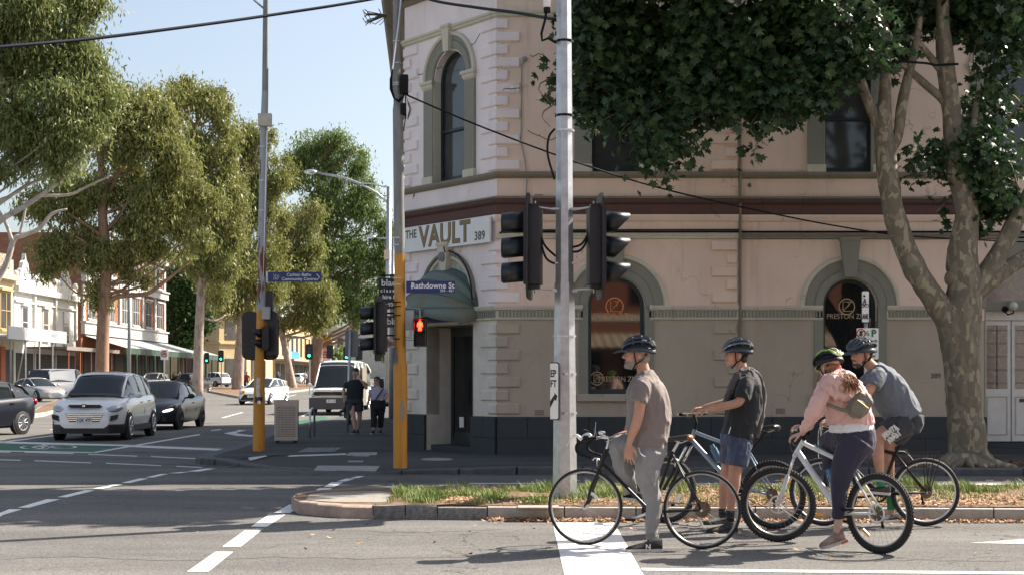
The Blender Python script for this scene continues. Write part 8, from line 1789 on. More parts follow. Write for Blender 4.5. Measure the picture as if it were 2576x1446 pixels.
car('sedan', 'black sedan with one lit headlight just behind the white SUV', 'sedan', PBLUE, (-10.72,43.75), (.0,-1), plate=('ARU 39B',True,.50,SIGNK,SIGNW), lights=True, detail='dark')
car('hatchback', 'dark navy hatchback cut off by the left edge of the picture', 'hatch', PNAVY, (-14.45,37.4), (-.30,-.95))
car('sedan', 'silver sedan parked across the street just left of the white delivery van', 'sedan', PSILV, (-28.9,86.5), (.72,-.69), detail=None)
def vanx(t, L2):
    mb = MB(); mb.prism([(-.72,1.25),(.72,1.25),(.68,1.78),(-.68,1.78)], Matrix.Rotation(R(90),4,'Z'), L2-.0, L2+.01)
    mb = MB(); mb.add([(-L2-.01,-.74,1.22),(-L2-.01,.74,1.22),(-L2+.07,.66,1.80),(-L2+.07,-.66,1.80)], [(0,1,2,3)]); mb.build('rear_window', CGLASS, t, world=False)
car('delivery_van', 'white panel van seen from behind beyond the silver sedan', 'van', PWHITE, (-31.8,100.5), (.36,.93), plate=('AB 12',False,.95), cat='van', extra=vanx)
def lplate(t, L2):
    mb = MB(); mb.box((L2-.02,-.50,.60),(L2+.02,-.34,.76)); mb.build('learner_plate', mat('yellow_plate', (.7,.35,.02), .4), t, world=False)
    text('L', .13, rootm(t) @ Matrix(((0,0,1,L2+.022),(1,0,0,-.42),(0,1,0,.68),(0,0,0,1))), SIGNK, t, bold=.004)
car('hatchback', 'white hatchback with yellow learner plate behind the orange-footed pole', 'hatch', PWHITE, (-13.85,79.5), (-.16,-.98), plate=('1ZL 5',True,.46), extra=lplate)
def slide(t, L2):
    mb = MB(); mb.box((-.9,.955,.35),(.5,.985,2.0)); mb.build('open_door', mat('door_interior', (.16,.14,.11), .7), t, world=False)
car('minibus', 'white high-roof van parked at the kerb behind the walking man', 'minibus', PWHITE, (-7.5,62.6), (-.03,-1), plate=('1ZR 1HG',True,.58), cat='van', extra=slide)
car('suv', 'white SUV crossing in the far distance between two gum trunks', 'suv', PWHITE, (-34.2,163), (-.78,.62), detail=None)
car('hatchback', 'distant white hatchback seen from behind left of the thick reddish gum trunk', 'hatch', PWHITE, (-28.4,192), (.25,.97), detail=None)
car('four_wheel_drive', 'silver four-wheel drive with roof rails behind the black sedan', 'suv', PSILV, (-32.2,128), (-.1,-1), detail=None)
car('hatchback', 'steel blue hatchback left of the navy wagon in the distance', 'hatch', PGREYB, (-30.8,133), (-.7,.7), detail=None)
car('wagon', 'navy blue wagon partly hidden by the pale gum trunk', 'suv', PNAVY, (-28.6,128), (.3,.95), detail=None)
car('suv', 'dark SUV behind the bonnet of the white SUV beside the reddish gum', 'suv', PBLUE, (-35,120), (.2,.98), detail=None)
car('hatchback', 'pale blue car parked at the kerb just left of the orange pole', 'hatch', PLB, (-7.15,82), (0,-1), detail=None)
car('sedan', 'second pale blue car parked behind the pale blue hatchback', 'sedan', PLB, (-7.6,90), (0,-1), detail=None)
car('sedan', 'dark parked car behind the walking woman', 'sedan', PNAVY, (-6.35,72), (0,-1), detail=None)
# motorcycle behind the walking couple
mt = thing('motorcycle', 'black motorcycle parked behind the walking couple', 'motorcycle', (-5.05,44,0), R(97)); 
for x in (-.7,.7):
    mb = MB(); mb.torus((x,0,.31), (0,1,0), .25, .06, 28, 8); w = mb.build('wheel', RUBBER, mt, smooth=True, world=False); mb = MB(); mb.torus((x,0,.31), (0,1,0), .18, .015, 20, 5)
    for k in range(5): a = k*1.257; mb.tube([(x,0,.31),(x+.18*math.cos(a),0,.31+.18*math.sin(a))], .012, 4)
    mb.build('rim', TRIM, w, world=False)
mb = MB(); mb.ell((.08,0,.82), (.28,.16,.14), 14, 8); mb.build('fuel_tank', PBLUE, mt, smooth=True, world=False)
mb = MB(); mb.cbox((0,0,.48), (.5,.3,.34)); mb.tube([(.7,.08,.31),(.42,.08,.95)], .03, 6); mb.tube([(.7,-.08,.31),(.42,-.08,.95)], .03, 6); mb.tube([(-.7,.08,.31),(0,.1,.5)], .03, 6); mb.build('frame', TRIM, mt, world=False)
mb = MB(); mb.ell((-.38,0,.84), (.36,.14,.07), 12, 6); mb.build('seat', SADDLE, mt, smooth=True, world=False)
mb = MB(); mb.tube([(.38,.4,1.02),(.42,0,1.0),(.38,-.4,1.02)], .02, 6); mb.build('handlebar', TRIM, mt, world=False); mb = MB(); mb.ell((.56,0,.88), (.08,.1,.1), 10, 8); mb.build('headlight', HLAMP, mt, smooth=True, world=False)
# ---------------- walkers ----------------
def walker(label, Y, x0, spec):
    f = Fig('person', label, Y, x0, group='people walking on the pavement'); f.t.location.z = PZ; ROOTM[f.t.name] = Matrix.Translation((f.t.location.x, Y, PZ)); spec(f); return f
def w_man(f):
    J = f.J; b = MB(); hM = headM(J(894,937,0), R(-112), 0, s=1.0); head_shapes(b, hM); f.limb(b, [(894,940,.01,.05),(893,952,.01,.055),(893,960,0,.08)])
    f.limb(b, [(872,960,0,.05),(866,975,.0,.045),(864,990,-.02,.038),(865,1001,-.06,.028)]); hand(b, J(865,1002,-.06), (0,-.1,-1), (1,0,0), 1.0, curl=.4)
    f.limb(b, [(911,960,0,.05),(920,972,-.06,.045),(922,976,-.08,.043),(914,962,-.16,.035),(906,953,-.18,.027)]); hand(b, J(905,952,-.18), (-.3,.2,1), (0,1,0), 1.0, curl=.9)
    f.limb(b, [(885,1010,0,.10),(886,1032,-.08,.075),(889,1046,-.1,.058),(891,1062,-.1,.055),(893,1079,-.12,.036)]); f.limb(b, [(903,1010,0,.10),(904,1032,.05,.075),(905,1046,.08,.058),(903,1062,.1,.055),(900,1080,.1,.036)]); f.spine(b, [(893,962,0,15,.1),(893,1000,0,15,.11)])
    o = b.build('body', SKINL, f.t); remesh(o, .012, 2); face_bits(hM, f.t, HAIRK); q = MB(hM); q.ell((-.012,0,.055), (.102,.083,.072), 14, 10); q.build('hair', mat('hair_brown', (.05,.03,.02), .6, var=.3, scale=40), f.t, smooth=True)
    c = MB(); f.spine(c, [(893,953,0,7,.09),(893,957,0,16,.12),(893,964,0,23,.14),(893,980,0,21,.145),(893,1003,0,21,.145)]); f.limb(c, [(876,962,0,.085),(869,975,0,.09)]); f.limb(c, [(910,962,0,.085),(918,972,-.04,.09)]); cloth(c, 't_shirt', mat('dark_green_cotton', (.012,.022,.02), .85), f.t, vox=.016, disp=.008)
    c = MB(); f.spine(c, [(893,1000,0,20,.14),(893,1014,0,21,.145)]); f.limb(c, [(884,1010,0,.115),(884,1033,-.05,.11)]); f.limb(c, [(903,1010,0,.115),(904,1033,.03,.11)]); cloth(c, 'shorts', DKSH, f.t, vox=.016, disp=.008)
    for x,y,d in ((891,1090,-.14),(900,1089,.1)): a = J(x,0,d); a.z = PZ; shoe(f.t, a+Vector((0,.1,0)), a+Vector((-.04,-.18,0)), h=.1)
def w_wom(f):
    J = f.J; b = MB(); hM = headM(J(948,957,0), R(-102), 0, s=.96); head_shapes(b, hM); f.limb(b, [(949,960,.01,.045),(950,970,.01,.05),(951,977,0,.07)])
    f.limb(b, [(934,980,0,.042),(930,993,0,.038),(928,1004,-.02,.032),(926,1013,-.06,.025)]); hand(b, J(926,1014,-.06), (0,-.1,-1), (1,0,0), .9, curl=.4); f.limb(b, [(968,980,0,.045),(974,991,0,.04),(970,1000,-.12,.034),(966,1003,-.2,.025)]); hand(b, J(965,1003,-.2), (-.5,-1,0), (0,0,-1), .9, curl=.6); f.spine(b, [(950,985,0,14,.1),(950,1010,0,14,.11)]); f.limb(b, [(943,1008,0,.08),(941,1045,-.05,.06),(940,1082,-.1,.035)]); f.limb(b, [(957,1008,0,.08),(958,1045,.05,.06),(957,1080,.1,.035)])
    o = b.build('body', SKINL, f.t); remesh(o, .012, 2); face_bits(hM, f.t, HAIRK, eyes=False); q = MB(); e = MB(); e.ell((-.015,0,.05), (.10,.083,.078), 14, 10); q.add([hM @ v for v in e.v], e.f); q.tube([J(957,952,.02),J(961,968,.02),J(962,982,.02)], [.06,.05,.02], 8); q.build('hair', mat('hair_dark_brown', (.03,.017,.012), .5, var=.3, scale=40), f.t, smooth=True)
    q = MB(hM); 
    for s_ in (-1,1): q.ell((.098,.032*s_,.012), (.008,.026,.018), 10, 6)
    q.tube([(.1,-.03,.018),(.106,0,.018),(.1,.03,.018)], .003, 4); q.build('sunglasses', BLACK, f.t)
    c = MB(); f.spine(c, [(950,973,0,8,.08),(950,978,0,17,.12),(951,988,0,18,.135),(951,1006,0,19,.135)]); f.limb(c, [(935,980,0,.07),(932,991,0,.07)]); f.limb(c, [(967,980,0,.07),(971,990,0,.07)])
    st_ = bpy.data.materials.new('striped_cotton'); st_.use_nodes = True; nt = st_.node_tree; wv = nt.nodes.new('ShaderNodeTexWave'); wv.bands_direction = 'Z'; wv.inputs['Scale'].default_value = 12; tc = nt.nodes.new('ShaderNodeTexCoord'); nt.links.new(tc.outputs['Object'], wv.inputs['Vector']); rp = nt.nodes.new('ShaderNodeValToRGB'); rp.color_ramp.elements[0].color = (.16,.15,.30,1); rp.color_ramp.elements[1].color = (.62,.62,.68,1); nt.links.new(wv.outputs['Fac'], rp.inputs['Fac']); nt.links.new(rp.outputs['Color'], nt.nodes['Principled BSDF'].inputs['Base Color'])
    cloth(c, 't_shirt', st_, f.t, vox=.016, disp=.006)
    c = MB(); f.spine(c, [(951,1002,0,18,.13),(951,1018,0,20,.14),(951,1026,0,20,.14)]); f.limb(c, [(942,1022,0,.11),(941,1045,-.05,.085),(940,1074,-.1,.07)]); f.limb(c, [(960,1022,0,.11),(959,1045,.05,.085),(957,1074,.1,.07)]); cloth(c, 'trousers', BLKT, f.t, vox=.016, disp=.008)
    q = MB(); q.tube([J(964,977,-.1),J(955,990,-.155),J(944,1005,-.15)], .012, 5); q.build('bag_strap', BLACK, f.t)
    for x,d in ((939,-.14),(958,.1)): a = J(x,0,d); a.z = PZ; shoe(f.t, a+Vector((0,.1,0)), a+Vector((-.03,-.16,0)), h=.1)
walker('man in dark green t-shirt and shorts walking with a hand raised to his mouth', 35.6, 893, w_man)
walker('woman in striped top and sunglasses with a crossbody strap walking beside the man', 35.6, 951, w_wom)
# ---------------- buildings across the side street ----------------
XL = -38.0
def MLf(Y): return frame((XL, Y, 0), R(90))
ML = MLf(0)                                     # local x = world Y
def yy(x, X=XL): return X*F/(x-CX)
def zz(y, Y): return HC+(HY-y)*Y/F
BRKR = mat('red_brick_shop', (.36,.11,.045), .85, col2=(.27,.09,.05), scale=1.4, bump=.3, bscale=30); 
def brickmat(nm, c1, c2, mort, sc=1.0):
    m = bpy.data.materials.new(nm); m.use_nodes = True; nt = m.node_tree; N = nt.nodes; L = nt.links; b = N['Principled BSDF']; b.inputs['Roughness'].default_value = .9
    tc = N.new('ShaderNodeTexCoord'); mp = N.new('ShaderNodeMapping'); mp.inputs['Rotation'].default_value = (R(90),0,0); L.new(tc.outputs['Object'], mp.inputs['Vector'])
    br = N.new('ShaderNodeTexBrick'); br.inputs['Scale'].default_value = sc; br.inputs['Color1'].default_value = tuple(c1)+(1,); br.inputs['Color2'].default_value = tuple(c2)+(1,); br.inputs['Mortar'].default_value = tuple(mort)+(1,); br.inputs['Mortar Size'].default_value = .012; br.inputs['Brick Width'].default_value = .5; br.inputs['Row Height'].default_value = .17
    L.new(mp.outputs['Vector'], br.inputs['Vector']); n = N.new('ShaderNodeTexNoise'); n.inputs['Scale'].default_value = .8; n.inputs['Detail'].default_value = 6; L.new(tc.outputs['Object'], n.inputs['Vector']); mx = N.new('ShaderNodeMix'); mx.data_type = 'RGBA'; mx.blend_type = 'MULTIPLY'; mx.inputs['Factor'].default_value = .7; L.new(br.outputs['Color'], mx.inputs['A']); r = N.new('ShaderNodeValToRGB'); r.color_ramp.elements[0].position = .35; r.color_ramp.elements[0].color = (.65,.6,.6,1); r.color_ramp.elements[1].position = .7; L.new(n.outputs['Fac'], r.inputs['Fac']); L.new(r.outputs['Color'], mx.inputs['B']); L.new(mx.outputs['Result'], b.inputs['Base Color']); return m
BRKS = brickmat('old_brick', (.30,.12,.07), (.22,.09,.06), (.20,.15,.12))
SHOPW = mat('shop_white', (.52,.50,.45), .8, var=.10, scale=2, bump=.2); SHOPC = mat('shop_cream', (.52,.43,.29), .8, var=.14, scale=2, bump=.2); SHOPG = mat('shop_grey_trim', (.42,.42,.41), .75, var=.15, scale=3); WDARK = mat('far_window', (.05,.05,.05), .15, var=.4, scale=.6, spec=.8); SHOPD = mat('shop_dark', (.025,.024,.024), .6, var=.6, scale=1.2)
VROOF = mat('verandah_roof', (.40,.43,.42), .45, .2, var=.15, stretch=(1,8,1), scale=2); VGREEN = mat('verandah_green', (.03,.07,.05), .5); RUSTP = mat('verandah_rust', (.28,.08,.035), .6)
def lb(par, name, m, x0, x1, d0, d1, z0, z1_, M=ML): q = MB(M); q.box((x0,d0,z0),(x1,d1,z1_)); return q.build(name, m, par)
def bld_(name, label, x0, x1, depth, z1_, m, M=ML, zb=-1):
    c = M @ Vector(((x0+x1)/2, depth/2, 0)); t = thing(name, label, 'building', (c.x,c.y,gz(c.y))); q = MB(M); q.box((x0,0,zb),(x1,depth,z1_)); q.build('wall', m, t); return t
def win(par, x, w, z0, z1_, trim, M=ML, hood=True, mull=0, d=0):
    o = lb(par, 'window', trim, x-w/2-.14, x+w/2+.14, d-.07, d+.02, z0-.12, z1_+.12, M); lb(o, 'pane', WDARK, x-w/2, x+w/2, d-.085, d, z0, z1_, M)
    lb(o, 'sill', trim, x-w/2-.25, x+w/2+.25, d-.22, d, z0-.26, z0-.12, M)
    if hood: lb(o, 'hood_mould', trim, x-w/2-.28, x+w/2+.28, d-.25, d, z1_+.16, z1_+.34, M)
    for k in range(mull): xm = x-w/2+w*(k+1)/(mull+1); lb(o, 'mullion', trim, xm-.05, xm+.05, d-.12, d, z0, z1_, M)
    lb(o, 'meeting_rail', trim, x-w/2, x+w/2, d-.10, d, (z0+z1_)/2-.03, (z0+z1_)/2+.03, M)
# red brick three-storey row with verandah
rb = bld_('brick_building', 'red and grey three-storey brick building with a long verandah behind the gum trees', 125.6, 155.4, 16, 14.4, BRKR)
q = MB(); q.box((XL-16,125.45,0),(XL-.02,125.62,14.5)); q.build('side_wall', BRKS, rb)
for z0,z1_,d in ((5.6,6.6,-.35),(10.2,10.9,-.45),(13.8,14.5,-.6)): lb(rb, 'cornice', SHOPG, 125.4, 155.6, d, 0, z0, z1_)
for z0,z1_,d in ((6.6,6.75,-.5),(10.9,11.05,-.6),(14.5,14.65,-.8)): lb(rb, 'cornice_cap', SHOPG, 125.3, 155.7, d, .05, z0, z1_)
for x in (125.9,131,137.6,141.2,146,151,155.1): lb(rb, 'pilaster', SHOPG, x-.35, x+.35, -.18, 0, 6.7, 14)
for x in (128.5,134.6,139.4,143.5,148.5,153): 
    for z0,z1_ in ((7.1,9.6),(11.4,13.2)): win(rb, x, 2.2, z0, z1_, SHOPG, mull=2 if z0 < 9 else 1)
for x in (129,135,141,147,153): lb(rb, 'parapet_block', SHOPG, x-.8, x+.8, -.3, .3, 14.6, 15.4)
for k in range(9): lb(rb, 'shop_front', SHOPD, 126+k*3.3, 129+k*3.3, -.06, 0, .9, 4.0)
vr = thing('verandah', 'long green iron verandah with grey metal roof along the red brick building', 'verandah', (XL+2,143,gz(143)))
q = MB(ML)
for k in range(76): x = 126+k*.52; q.add([(x,0,5.5),(x+.26,0,5.56),(x+.52,0,5.5),(x+.52,-3.9,4.35),(x+.26,-3.9,4.41),(x,-3.9,4.35)], [(0,1,4,5),(1,2,3,4)])
q.build('roof_sheet', VROOF, vr)
lb(vr, 'lace_frieze', VGREEN, 126, 165.5, -3.86, -3.80, 3.85, 4.36)
for k in range(13):
    x = 126.2+k*3.27; q = MB(ML); q.tube([(x,-3.8,gz(x)),(x,-3.8,4.3)], .10, 8); q.tube([(x-.5,-3.8,4.2),(x,-3.8,3.3),(x+.5,-3.8,4.2)], .05, 5); q.build('post', VGREEN, vr)
# three white shop fronts with pediments
for i,(x0,x1,lb_,m_) in enumerate(((108.6,113.1,'leftmost white shop with blank pediment and flower box window',mat('shop_offwhite', (.60,.60,.58), .8, var=.1)),(113.3,118.3,'middle white shop with an ornate peaked pediment',SHOPW),(118.5,123.8,'cream-white shop with peaked pediment beside the brick wall',SHOPW))):
    t = bld_('terrace_shop', lb_, x0, x1, 10, 8.6, m_); xc = (x0+x1)/2
    lb(t, 'cornice', m_, x0-.1, x1+.1, -.4, .1, 8.3, 8.75); lb(t, 'parapet', m_, x0, x1, -.15, .2, 8.75, 9.35); lb(t, 'string', m_, x0, x1, -.15, 0, 7.5, 7.65)
    q = MB(ML); w = 1.25; q.prism([(xc-w,9.35),(xc+w,9.35),(xc+w*.85,10.0),(xc+w*.6,10.15),(xc+w*.45,10.6),(xc+.12,10.85),(xc,11.35),(xc-.12,10.85),(xc-w*.45,10.6),(xc-w*.6,10.15),(xc-w*.85,10.0)], ML if 0 else Matrix(), -.1, .2); q.build('pediment', m_, t)
    q = MB(ML); q.torus((xc,-.12,9.95), (0,1,0), .42, .07, 20, 6, a0=0, a1=2*math.pi); q.build('pediment_arch', m_, t)
    for s_ in (-1,1): q = MB(ML); q.lathe if 0 else q.ell((xc+s_*(x1-x0)*.46,-.05,9.6), (.25,.25,.28), 10, 8); q.tube([(xc+s_*(x1-x0)*.46,-.05,9.3),(xc+s_*(x1-x0)*.46,-.05,9.5)], [.22,.1], 8); q.build('urn', m_, t, smooth=True)
    lb(t, 'pier', m_, x1-.35, x1, -.2, 0, 5, 8.4)
    if i < 2: win(t, xc, 1.1, 4.9, 7.1, m_)
    else: win(t, xc, 1.2, 4.7, 6.1, m_, hood=False); lb(t, 'blind_panel', m_, xc-.8, xc+.8, -.12, 0, 6.3, 7.3)
    lb(t, 'shop_front', SHOPD, x0+.3, x1-.3, -.05, 0, .6, 3.6)
    if i == 0: q = MB(ML); q.box((xc-.5,-.45,4.75),(xc+.5,-.2,5.0)); q.build('flower_box', mat('box_green', (.12,.25,.05), .7), t)
cb = bld_('terrace_shop', 'cream two-storey shop at the far left with gold-framed windows', 98, 108.4, 12, 10.6, SHOPC)
lb(cb, 'cornice', SHOPC, 98, 108.5, -.5, .1, 9.0, 9.4); lb(cb, 'parapet_panel', mat('panel_brown', (.15,.12,.09), .8, col2=(.4,.35,.28), scale=8, thr=(.5,.55)), 99, 107.5, -.1, 0, 9.9, 10.9)
for x in (100.5,103.6,106.6): win(cb, x, 2.0, 5.4, 8.0, mat('gold_trim', (.36,.27,.12), .6), mull=1)
lb(cb, 'shop_front', SHOPD, 98, 108.2, -.05, 0, .5, 3.8)
for x in (99.5,102.5,105.8): lb(cb, 'brick_pier', BRKR, x-.5, x+.5, -.15, 0, .4, 4.0)
# street awnings
for nm,x0,x1,z_,m_,lab in (('street_awning',98,110.8,4.5,mat('awning_grey', (.42,.44,.45), .6, var=.1),'grey box awning with faded lettering at the far left'),('street_awning',110.9,126.5,4.0,mat('awning_rust', (.20,.17,.15), .6, var=.2),'low dark skillion awning in front of the white shops')):
    t = thing(nm, lab, 'awning', (XL+2,(x0+x1)/2,gz((x0+x1)/2))); lb(t, 'awning_roof', m_, x0, x1, -3.2, 0, z_, z_+.12); lb(t, 'fascia', m_, x0, x1, -3.3, -3.2, z_-.15, z_+(.75 if z_ > 4.2 else .15))
    for k in range(int((x1-x0)/3)): q = MB(ML); x = x0+1+k*3; q.tube([(x,-3.1,gz(x)),(x,-3.1,z_)], .07, 6); q.build('post', RUSTP if z_ < 4.2 else GREYPOLE, t)
    if z_ > 4.2: text('HARVEST', .5, ML @ Matrix.Translation((109,-3.32,z_+.35)) @ Matrix.Rotation(R(90),4,'X'), mat('faded_grey_letter', (.30,.32,.35), .6), t, align='RIGHT')
# corner building with balustrade
MC = frame((-41.6,187,0), 0); cy = thing('corner_building', 'sandstone-coloured corner building with balustrade and dark windows in the distance', 'building', (-40,190,gz(190)))
SAND = mat('sand_render', (.50,.38,.21), .85, var=.12, scale=1.5, bump=.2)
fp = [(-52,187),(-38.5,187),(-36.2,190),(-36.2,215),(-52,215)]; q = MB(); q.loft([[Vector((x,y,z)) for x,y in fp] for z in (0,11.2)]); q.build('wall', SAND, cy)
for z0,z1_,e in ((10.0,10.4,.5),(6.3,6.5,.2),(11.2,11.35,.1),(12.3,12.5,.15)):
    q = MB(); q.loft([[Vector((x+(e if x > -50 else 0),y-(e if y < 200 else 0),z)) for x,y in fp] for z in (z0,z1_)]); q.build('cornice', SAND, cy)
for k in range(22): q = MB(); x = -51+k*.58; q.tube([(x,187.1,11.3),(x,187.1,12.3)], .12, 6); q.build('baluster', SAND, cy)
for (a,b_,c_) in ((-43.6,-41.9,187),(-47.5,-46,187),(-50.8,-49.3,187)):
    q = MB(); q.box((a,c_-.08,6.9),(b_,c_,9.6)); w = q.build('window', WDARK, cy); q = MB(); q.box((a,c_-.08,1.2),(b_,c_,4.6)); q.build('window', WDARK, cy); q = MB(); q.box((a-.2,c_-.25,6.6),(b_+.2,c_,6.85)); q.build('sill', SAND, cy)
MD = frame((-38.5,187,0), math.atan2(3,2.3)); lb(cy, 'window', WDARK, 1.0, 2.8, -.08, 0, 6.9, 9.6, MD); lb(cy, 'door', WDARK, 1.0, 2.8, -.08, 0, 1, 4.4, MD)
lb(cy, 'tile_dado', mat('orange_tile', (.38,.13,.05), .5), 0, 13, -.1, 0, .8, 2.1, frame((-51.5,187,0),0)); ME = frame((-36.2,190,0), R(90))
for x in (2,7,12,17): lb(cy, 'window', WDARK, x, x+1.6, -.08, 0, 6.9, 9.6, ME); lb(cy, 'window', WDARK, x, x+1.6, -.08, 0, 1.2, 4.4, ME)
# farther rows and the petrol station
for nm,lab,x0,x1,y0,y1,z1_,m_ in (('shop_row','ochre two-storey shops far up the left side of the street',-58,-37,222,262,11.5,SAND),('shop_row','pale corner shop beyond the ochre row',-58,-37.5,264,300,10,SHOPC),('white_building','long white two-storey building at the far end of the street',-44,-16,318,334,13.5,SHOPW),('white_building','white wall far behind the petrol station sign',-14,14,345,360,12,SHOPW),('tower_block','blue-grey glass tower far behind the gum trees',-112,-92,560,580,52,mat('tower_glass', (.30,.38,.42), .3, var=.1))):
    t = thing(nm, lab, 'building', ((x0+x1)/2,y0,gz(y0))); q = MB(); q.box((x0,y0,0),(x1,y1,z1_)); q.build('wall', m_, t); q = MB(); q.box((x0-.3,y0-.4,z1_-.8),(x1+.5,y1,z1_-.3)); q.build('cornice', m_, t)
    if x1 == -37 or x1 == -37.5:
        for k in range(int((y1-y0)/5)): lb(t, 'window', WDARK, y0+1.5+k*5, y0+3.4+k*5, -.08-(x1-XL), .0-(x1-XL), 5.6, 9, ML); lb(t, 'shop_front', SHOPD, y0+.5+k*5, y0+4.4+k*5, -.08-(x1-XL), 0-(x1-XL), 1.5, 4.2, ML)
        lb(t, 'awning', mat('awning_tan', (.35,.28,.2), .7), y0, y1, -4, -1, 4.6, 4.9, ML)
    elif 'tower' in nm:
        for k in range(15): q = MB(); q.box((x0-.1,y0-.1,3+k*3.3),(x1+.1,y0,3.9+k*3.3)); q.build('floor_band', SHOPW, t)
    else:
        for k in range(int((x1-x0)/4)): q = MB(); q.box((x0+1+k*4,y0-.1,7.5),(x0+2.2+k*4,y0,11)); q.build('window', WDARK, t)
t = thing('shop_sign', 'blue and white shop awning sign on the ochre row', 'sign', (-37,240,4.5)); lb(t, 'board', mat('sign_cyan', (.05,.25,.5), .5), 233, 246, -1.2, -1.0, 4.4, 6.4); lb(t, 'panel', SIGNW, 234, 237, -1.26, -1.2, 4.7, 6.2)
ss = thing('petrol_sign', 'tall white petrol station sign with a yellow shell above red panels', 'sign', (-21.9,170,gz(170))); a, b = W(808,912,170), W(828,850,170)
q = MB(); q.box((a.x,170,gz(170)),(b.x+.2,170.4,b.z)); q.build('pylon', SIGNW, ss)
q = MB(); c = W(818,858,169.9); pts_ = [(c.x+1.0*r_*math.cos(R(t_)), c.z-.55+1.25*r_*math.sin(R(t_))) for t_,r_ in ((180,.35),(170,.75),(155,.95),(135,1.05),(112,1.08),(90,1.1),(68,1.08),(45,1.05),(25,.95),(10,.75),(0,.35),(-30,.35),(-150,.35))]
q.prism(pts_, Matrix(), 169.85, 169.98); q.build('shell_emblem', mat('shell_yellow', (.75,.40,.02), .5, var=0), ss)
for k in range(7): q = MB(); a_ = R(30+20*k); q.tube([(c.x+.2*math.cos(a_),169.83,c.z-.7),(c.x+.85*math.cos(a_),169.83,c.z-.55+1.1*math.sin(a_))], .035, 4); q.build('emblem_rib', mat('sign_red2', (.55,.03,.02), .5, var=0), ss)
for y0,y1,s_ in ((871,886,'coles'),(889,899,'save 4c')): p, r_ = W(809,y1,169.9), W(827,y0,169.9); q = MB(); q.box((p.x,169.86,p.z),(r_.x,169.99,r_.z)); q.build('red_panel', MATS['sign_red2'], ss); text(s_, .62 if s_ == 'coles' else .4, Matrix.Translation(((p.x+r_.x)/2,169.84,(p.z+r_.z)/2)) @ Matrix.Rotation(R(90),4,'X'), SIGNW, ss, bold=.01, sx=.85)
# far medians with leaf litter
for nm,pts_,lab in (('median_strip',((525,986),(600,1001),(640,1000),(660,985),(600,978),(530,975)),''),('median_strip',((690,992),(760,984),(850,970),(870,962),(700,966),(640,975)),''),('median_strip',((70,1055),(112,1047),(200,1020),(240,1000),(150,1008),(100,1030)),'')):
    q = MB(); base_ = []
    for x,y in pts_:
        Y = min((HC+.45)/((y-HY)/F+.0075), 185); base_.append(Vector(((x-CX)/F*Y, Y, gz(Y))))
    q.loft([base_, [p+Vector((0,0,.16)) for p in base_]]); o = q.build(nm, CONC, kind='structure'); cen = sum(base_, Vector())/len(base_); q = MB(); q.flat([cen+(p-cen)*.93+Vector((0,0,.17)) for p in base_]); q.build('leaf_mulch', MULCH, o)
    if nm == 'median_strip': pass
# far traffic lights, posts, speed sign and pedestrians
for i,(x,y,Y,sc,lit,lab) in enumerate(((778,884,112,1.1,True,'green traffic light left of the petrol station sign'),(872,889,112,1.0,True,'green traffic light just above the white van roof'),(903,887,112,1.0,False,'dark traffic light seen from behind right of the van roof'),(556,895,150,1.1,True,'small green traffic light in front of the sandstone corner building'),(520,900,150,1.0,True,'small green traffic light left of the pale gum trunk'),(638,893,140,.9,True,'small green traffic light between the leaning gum and the orange pole'),(830,884,118,1.0,False,'dark traffic light back beside the thick gum trunk'))):
    c = W(x,y,Y); s_ = signal('traffic_light', lab, c, R(-90) if lit else R(90), scale=sc, lit=(2,GRN_ON) if lit else None, visor=False, group='distant traffic lights'); q = MB(); q.tube([(c.x,Y+.2,gz(Y)),(c.x,Y+.2,c.z+.6)], .06, 6); q.build('post', STEEL, s_)
sp5 = thing('speed_sign', 'round 50 speed limit sign on a white board in the median', 'sign', tuple(W(413,891,100))); a, b = W(404,904,100), W(422.5,878,100); q = MB(); q.box((a.x,100,a.z),(b.x,100.03,b.z)); q.build('board', SIGNW, sp5); c = W(413,889.5,99.97); q = MB(); q.torus(c, (0,1,0), .205, .035, 28, 5); q.build('red_ring', MATS['sign_red'], sp5); text('50', .27, Matrix.Translation(c+Vector((0,-.02,0))) @ Matrix.Rotation(R(90),4,'X'), SIGNK, sp5, bold=.006, sx=.9); q = MB(); q.tube([(c.x,100.05,0),(c.x,100.05,a.z)], .04, 6); q.build('post', STEEL, sp5)
for x,y0,y1,Y,lab in ((325,640,965,95,'tall bare grey pole between the reddish gum and the verandah'),(1000,905,1010,60,'grey signal post beside the dark parked car'),(987,690,1008,48,'dark service pole left of the orange pole')):
    q = MB(); a = W(x,y0,Y); q.tube([(a.x,Y,gz(Y)),(a.x,Y,a.z)], [.13,.09], 8); tag(q.build('street_pole', GREYPOLE, smooth=True), lab, 'pole')
random.seed(21)
PCOL = [mat('coat_%s' % n, c, .8) for n,c in (('red',(.30,.05,.03)),('dark',(.03,.03,.035)),('tan',(.35,.25,.18)),('pale',(.5,.5,.5)),('blue',(.06,.09,.16)))]
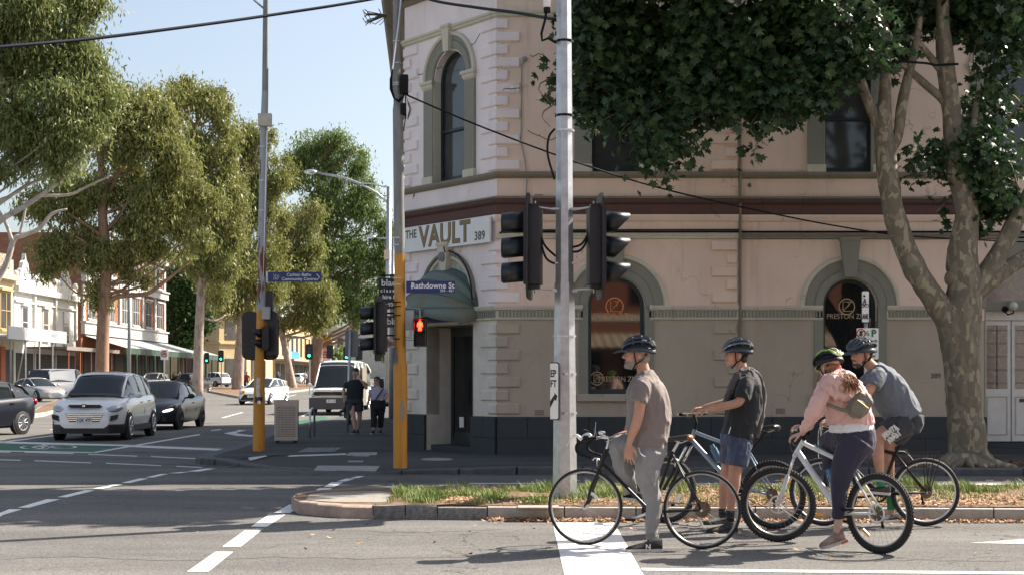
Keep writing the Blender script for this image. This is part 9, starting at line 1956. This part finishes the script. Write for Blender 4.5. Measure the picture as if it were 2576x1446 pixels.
for i,(x,Y,lab) in enumerate(((438,150,'pedestrian in tan jacket at the end of the verandah'),(452,152,'pedestrian in pale top near the verandah end'),(470,155,'pedestrian in dark clothes beside the verandah post'),(621,135,'pedestrian in red coat between the gum trunk and the white hatchback'),(612,137,'pedestrian in dark coat right of the thick gum trunk'),(700,150,'pedestrian in blue top near the leaning gum'),(768,175,'pedestrian in pale top beyond the distant white hatchback'),(775,178,'pedestrian in dark clothes beside the thick reddish gum'),(915,120,'pedestrian in orange-tan jacket behind the van'))):
    p = GX(x, Y); t = thing('person', lab, 'person', tuple(p), group='people far up the street'); m_ = PCOL[(2,3,1,0,1,4,3,1,2)[i]]
    q = MB(); q.tube([p+Vector((0,0,.85)),p+Vector((0,0,1.1)),p+Vector((0,0,1.38)),p+Vector((0,0,1.46))], [.17,.16,.21,.09], 10)
    for s_ in (-1,1): q.tube([p+Vector((.2*s_,0,1.38)),p+Vector((.26*s_,0,1.1)),p+Vector((.24*s_,-.08,.85))], [.06,.05,.04], 6)
    q.build('coat', m_, t, smooth=True); q = MB()
    for s_ in (-1,1): q.tube([p+Vector((.09*s_,0,.9)),p+Vector((.10*s_,.1*s_,.45)),p+Vector((.10*s_,.16*s_,.02))], [.1,.07,.05], 6)
    q.build('trousers', BLKT, t, smooth=True); q = MB(); q.ell(p+Vector((0,0,1.60)), (.08,.1,.12), 10, 8); q.tube([p+Vector((0,0,1.42)),p+Vector((0,0,1.52))], .05, 6); q.build('head', SKINL, t, smooth=True); q = MB(); q.ell(p+Vector((0,.02,1.64)), (.09,.1,.1), 10, 6); q.build('hair', HAIRK, t, smooth=True)
# distant tree masses closing the street
for i,(x0,x1,Y,h,m_) in enumerate(((-150,-60,240,11,DKG),(-60,-30,420,13,GUM3),(-30,8,400,15,GUM3),(4,40,300,14,GUM2),(-230,-120,330,16,DKG))):
    rng = np.random.default_rng(70+i); B = [(np.array([x0+(x1-x0)*rng.random(), Y+rng.normal()*4, gz(Y)+h*(.25+.5*rng.random())]), np.array([6,4,h*.3])) for _ in range(int((x1-x0)/3.5))]; V, Fq = leaves(rng, B, Y, 5000, 1.3, .3, droop=.2, clump=1.4); o = npmesh('distant_trees', V, Fq, m_, None, kind='stuff'); tag(o, ('dark distant trees behind the terrace shops','distant trees at the end of the street','green distant trees behind the white building','golden distant trees behind the corner building','dark distant trees at the far left')[i], 'trees')
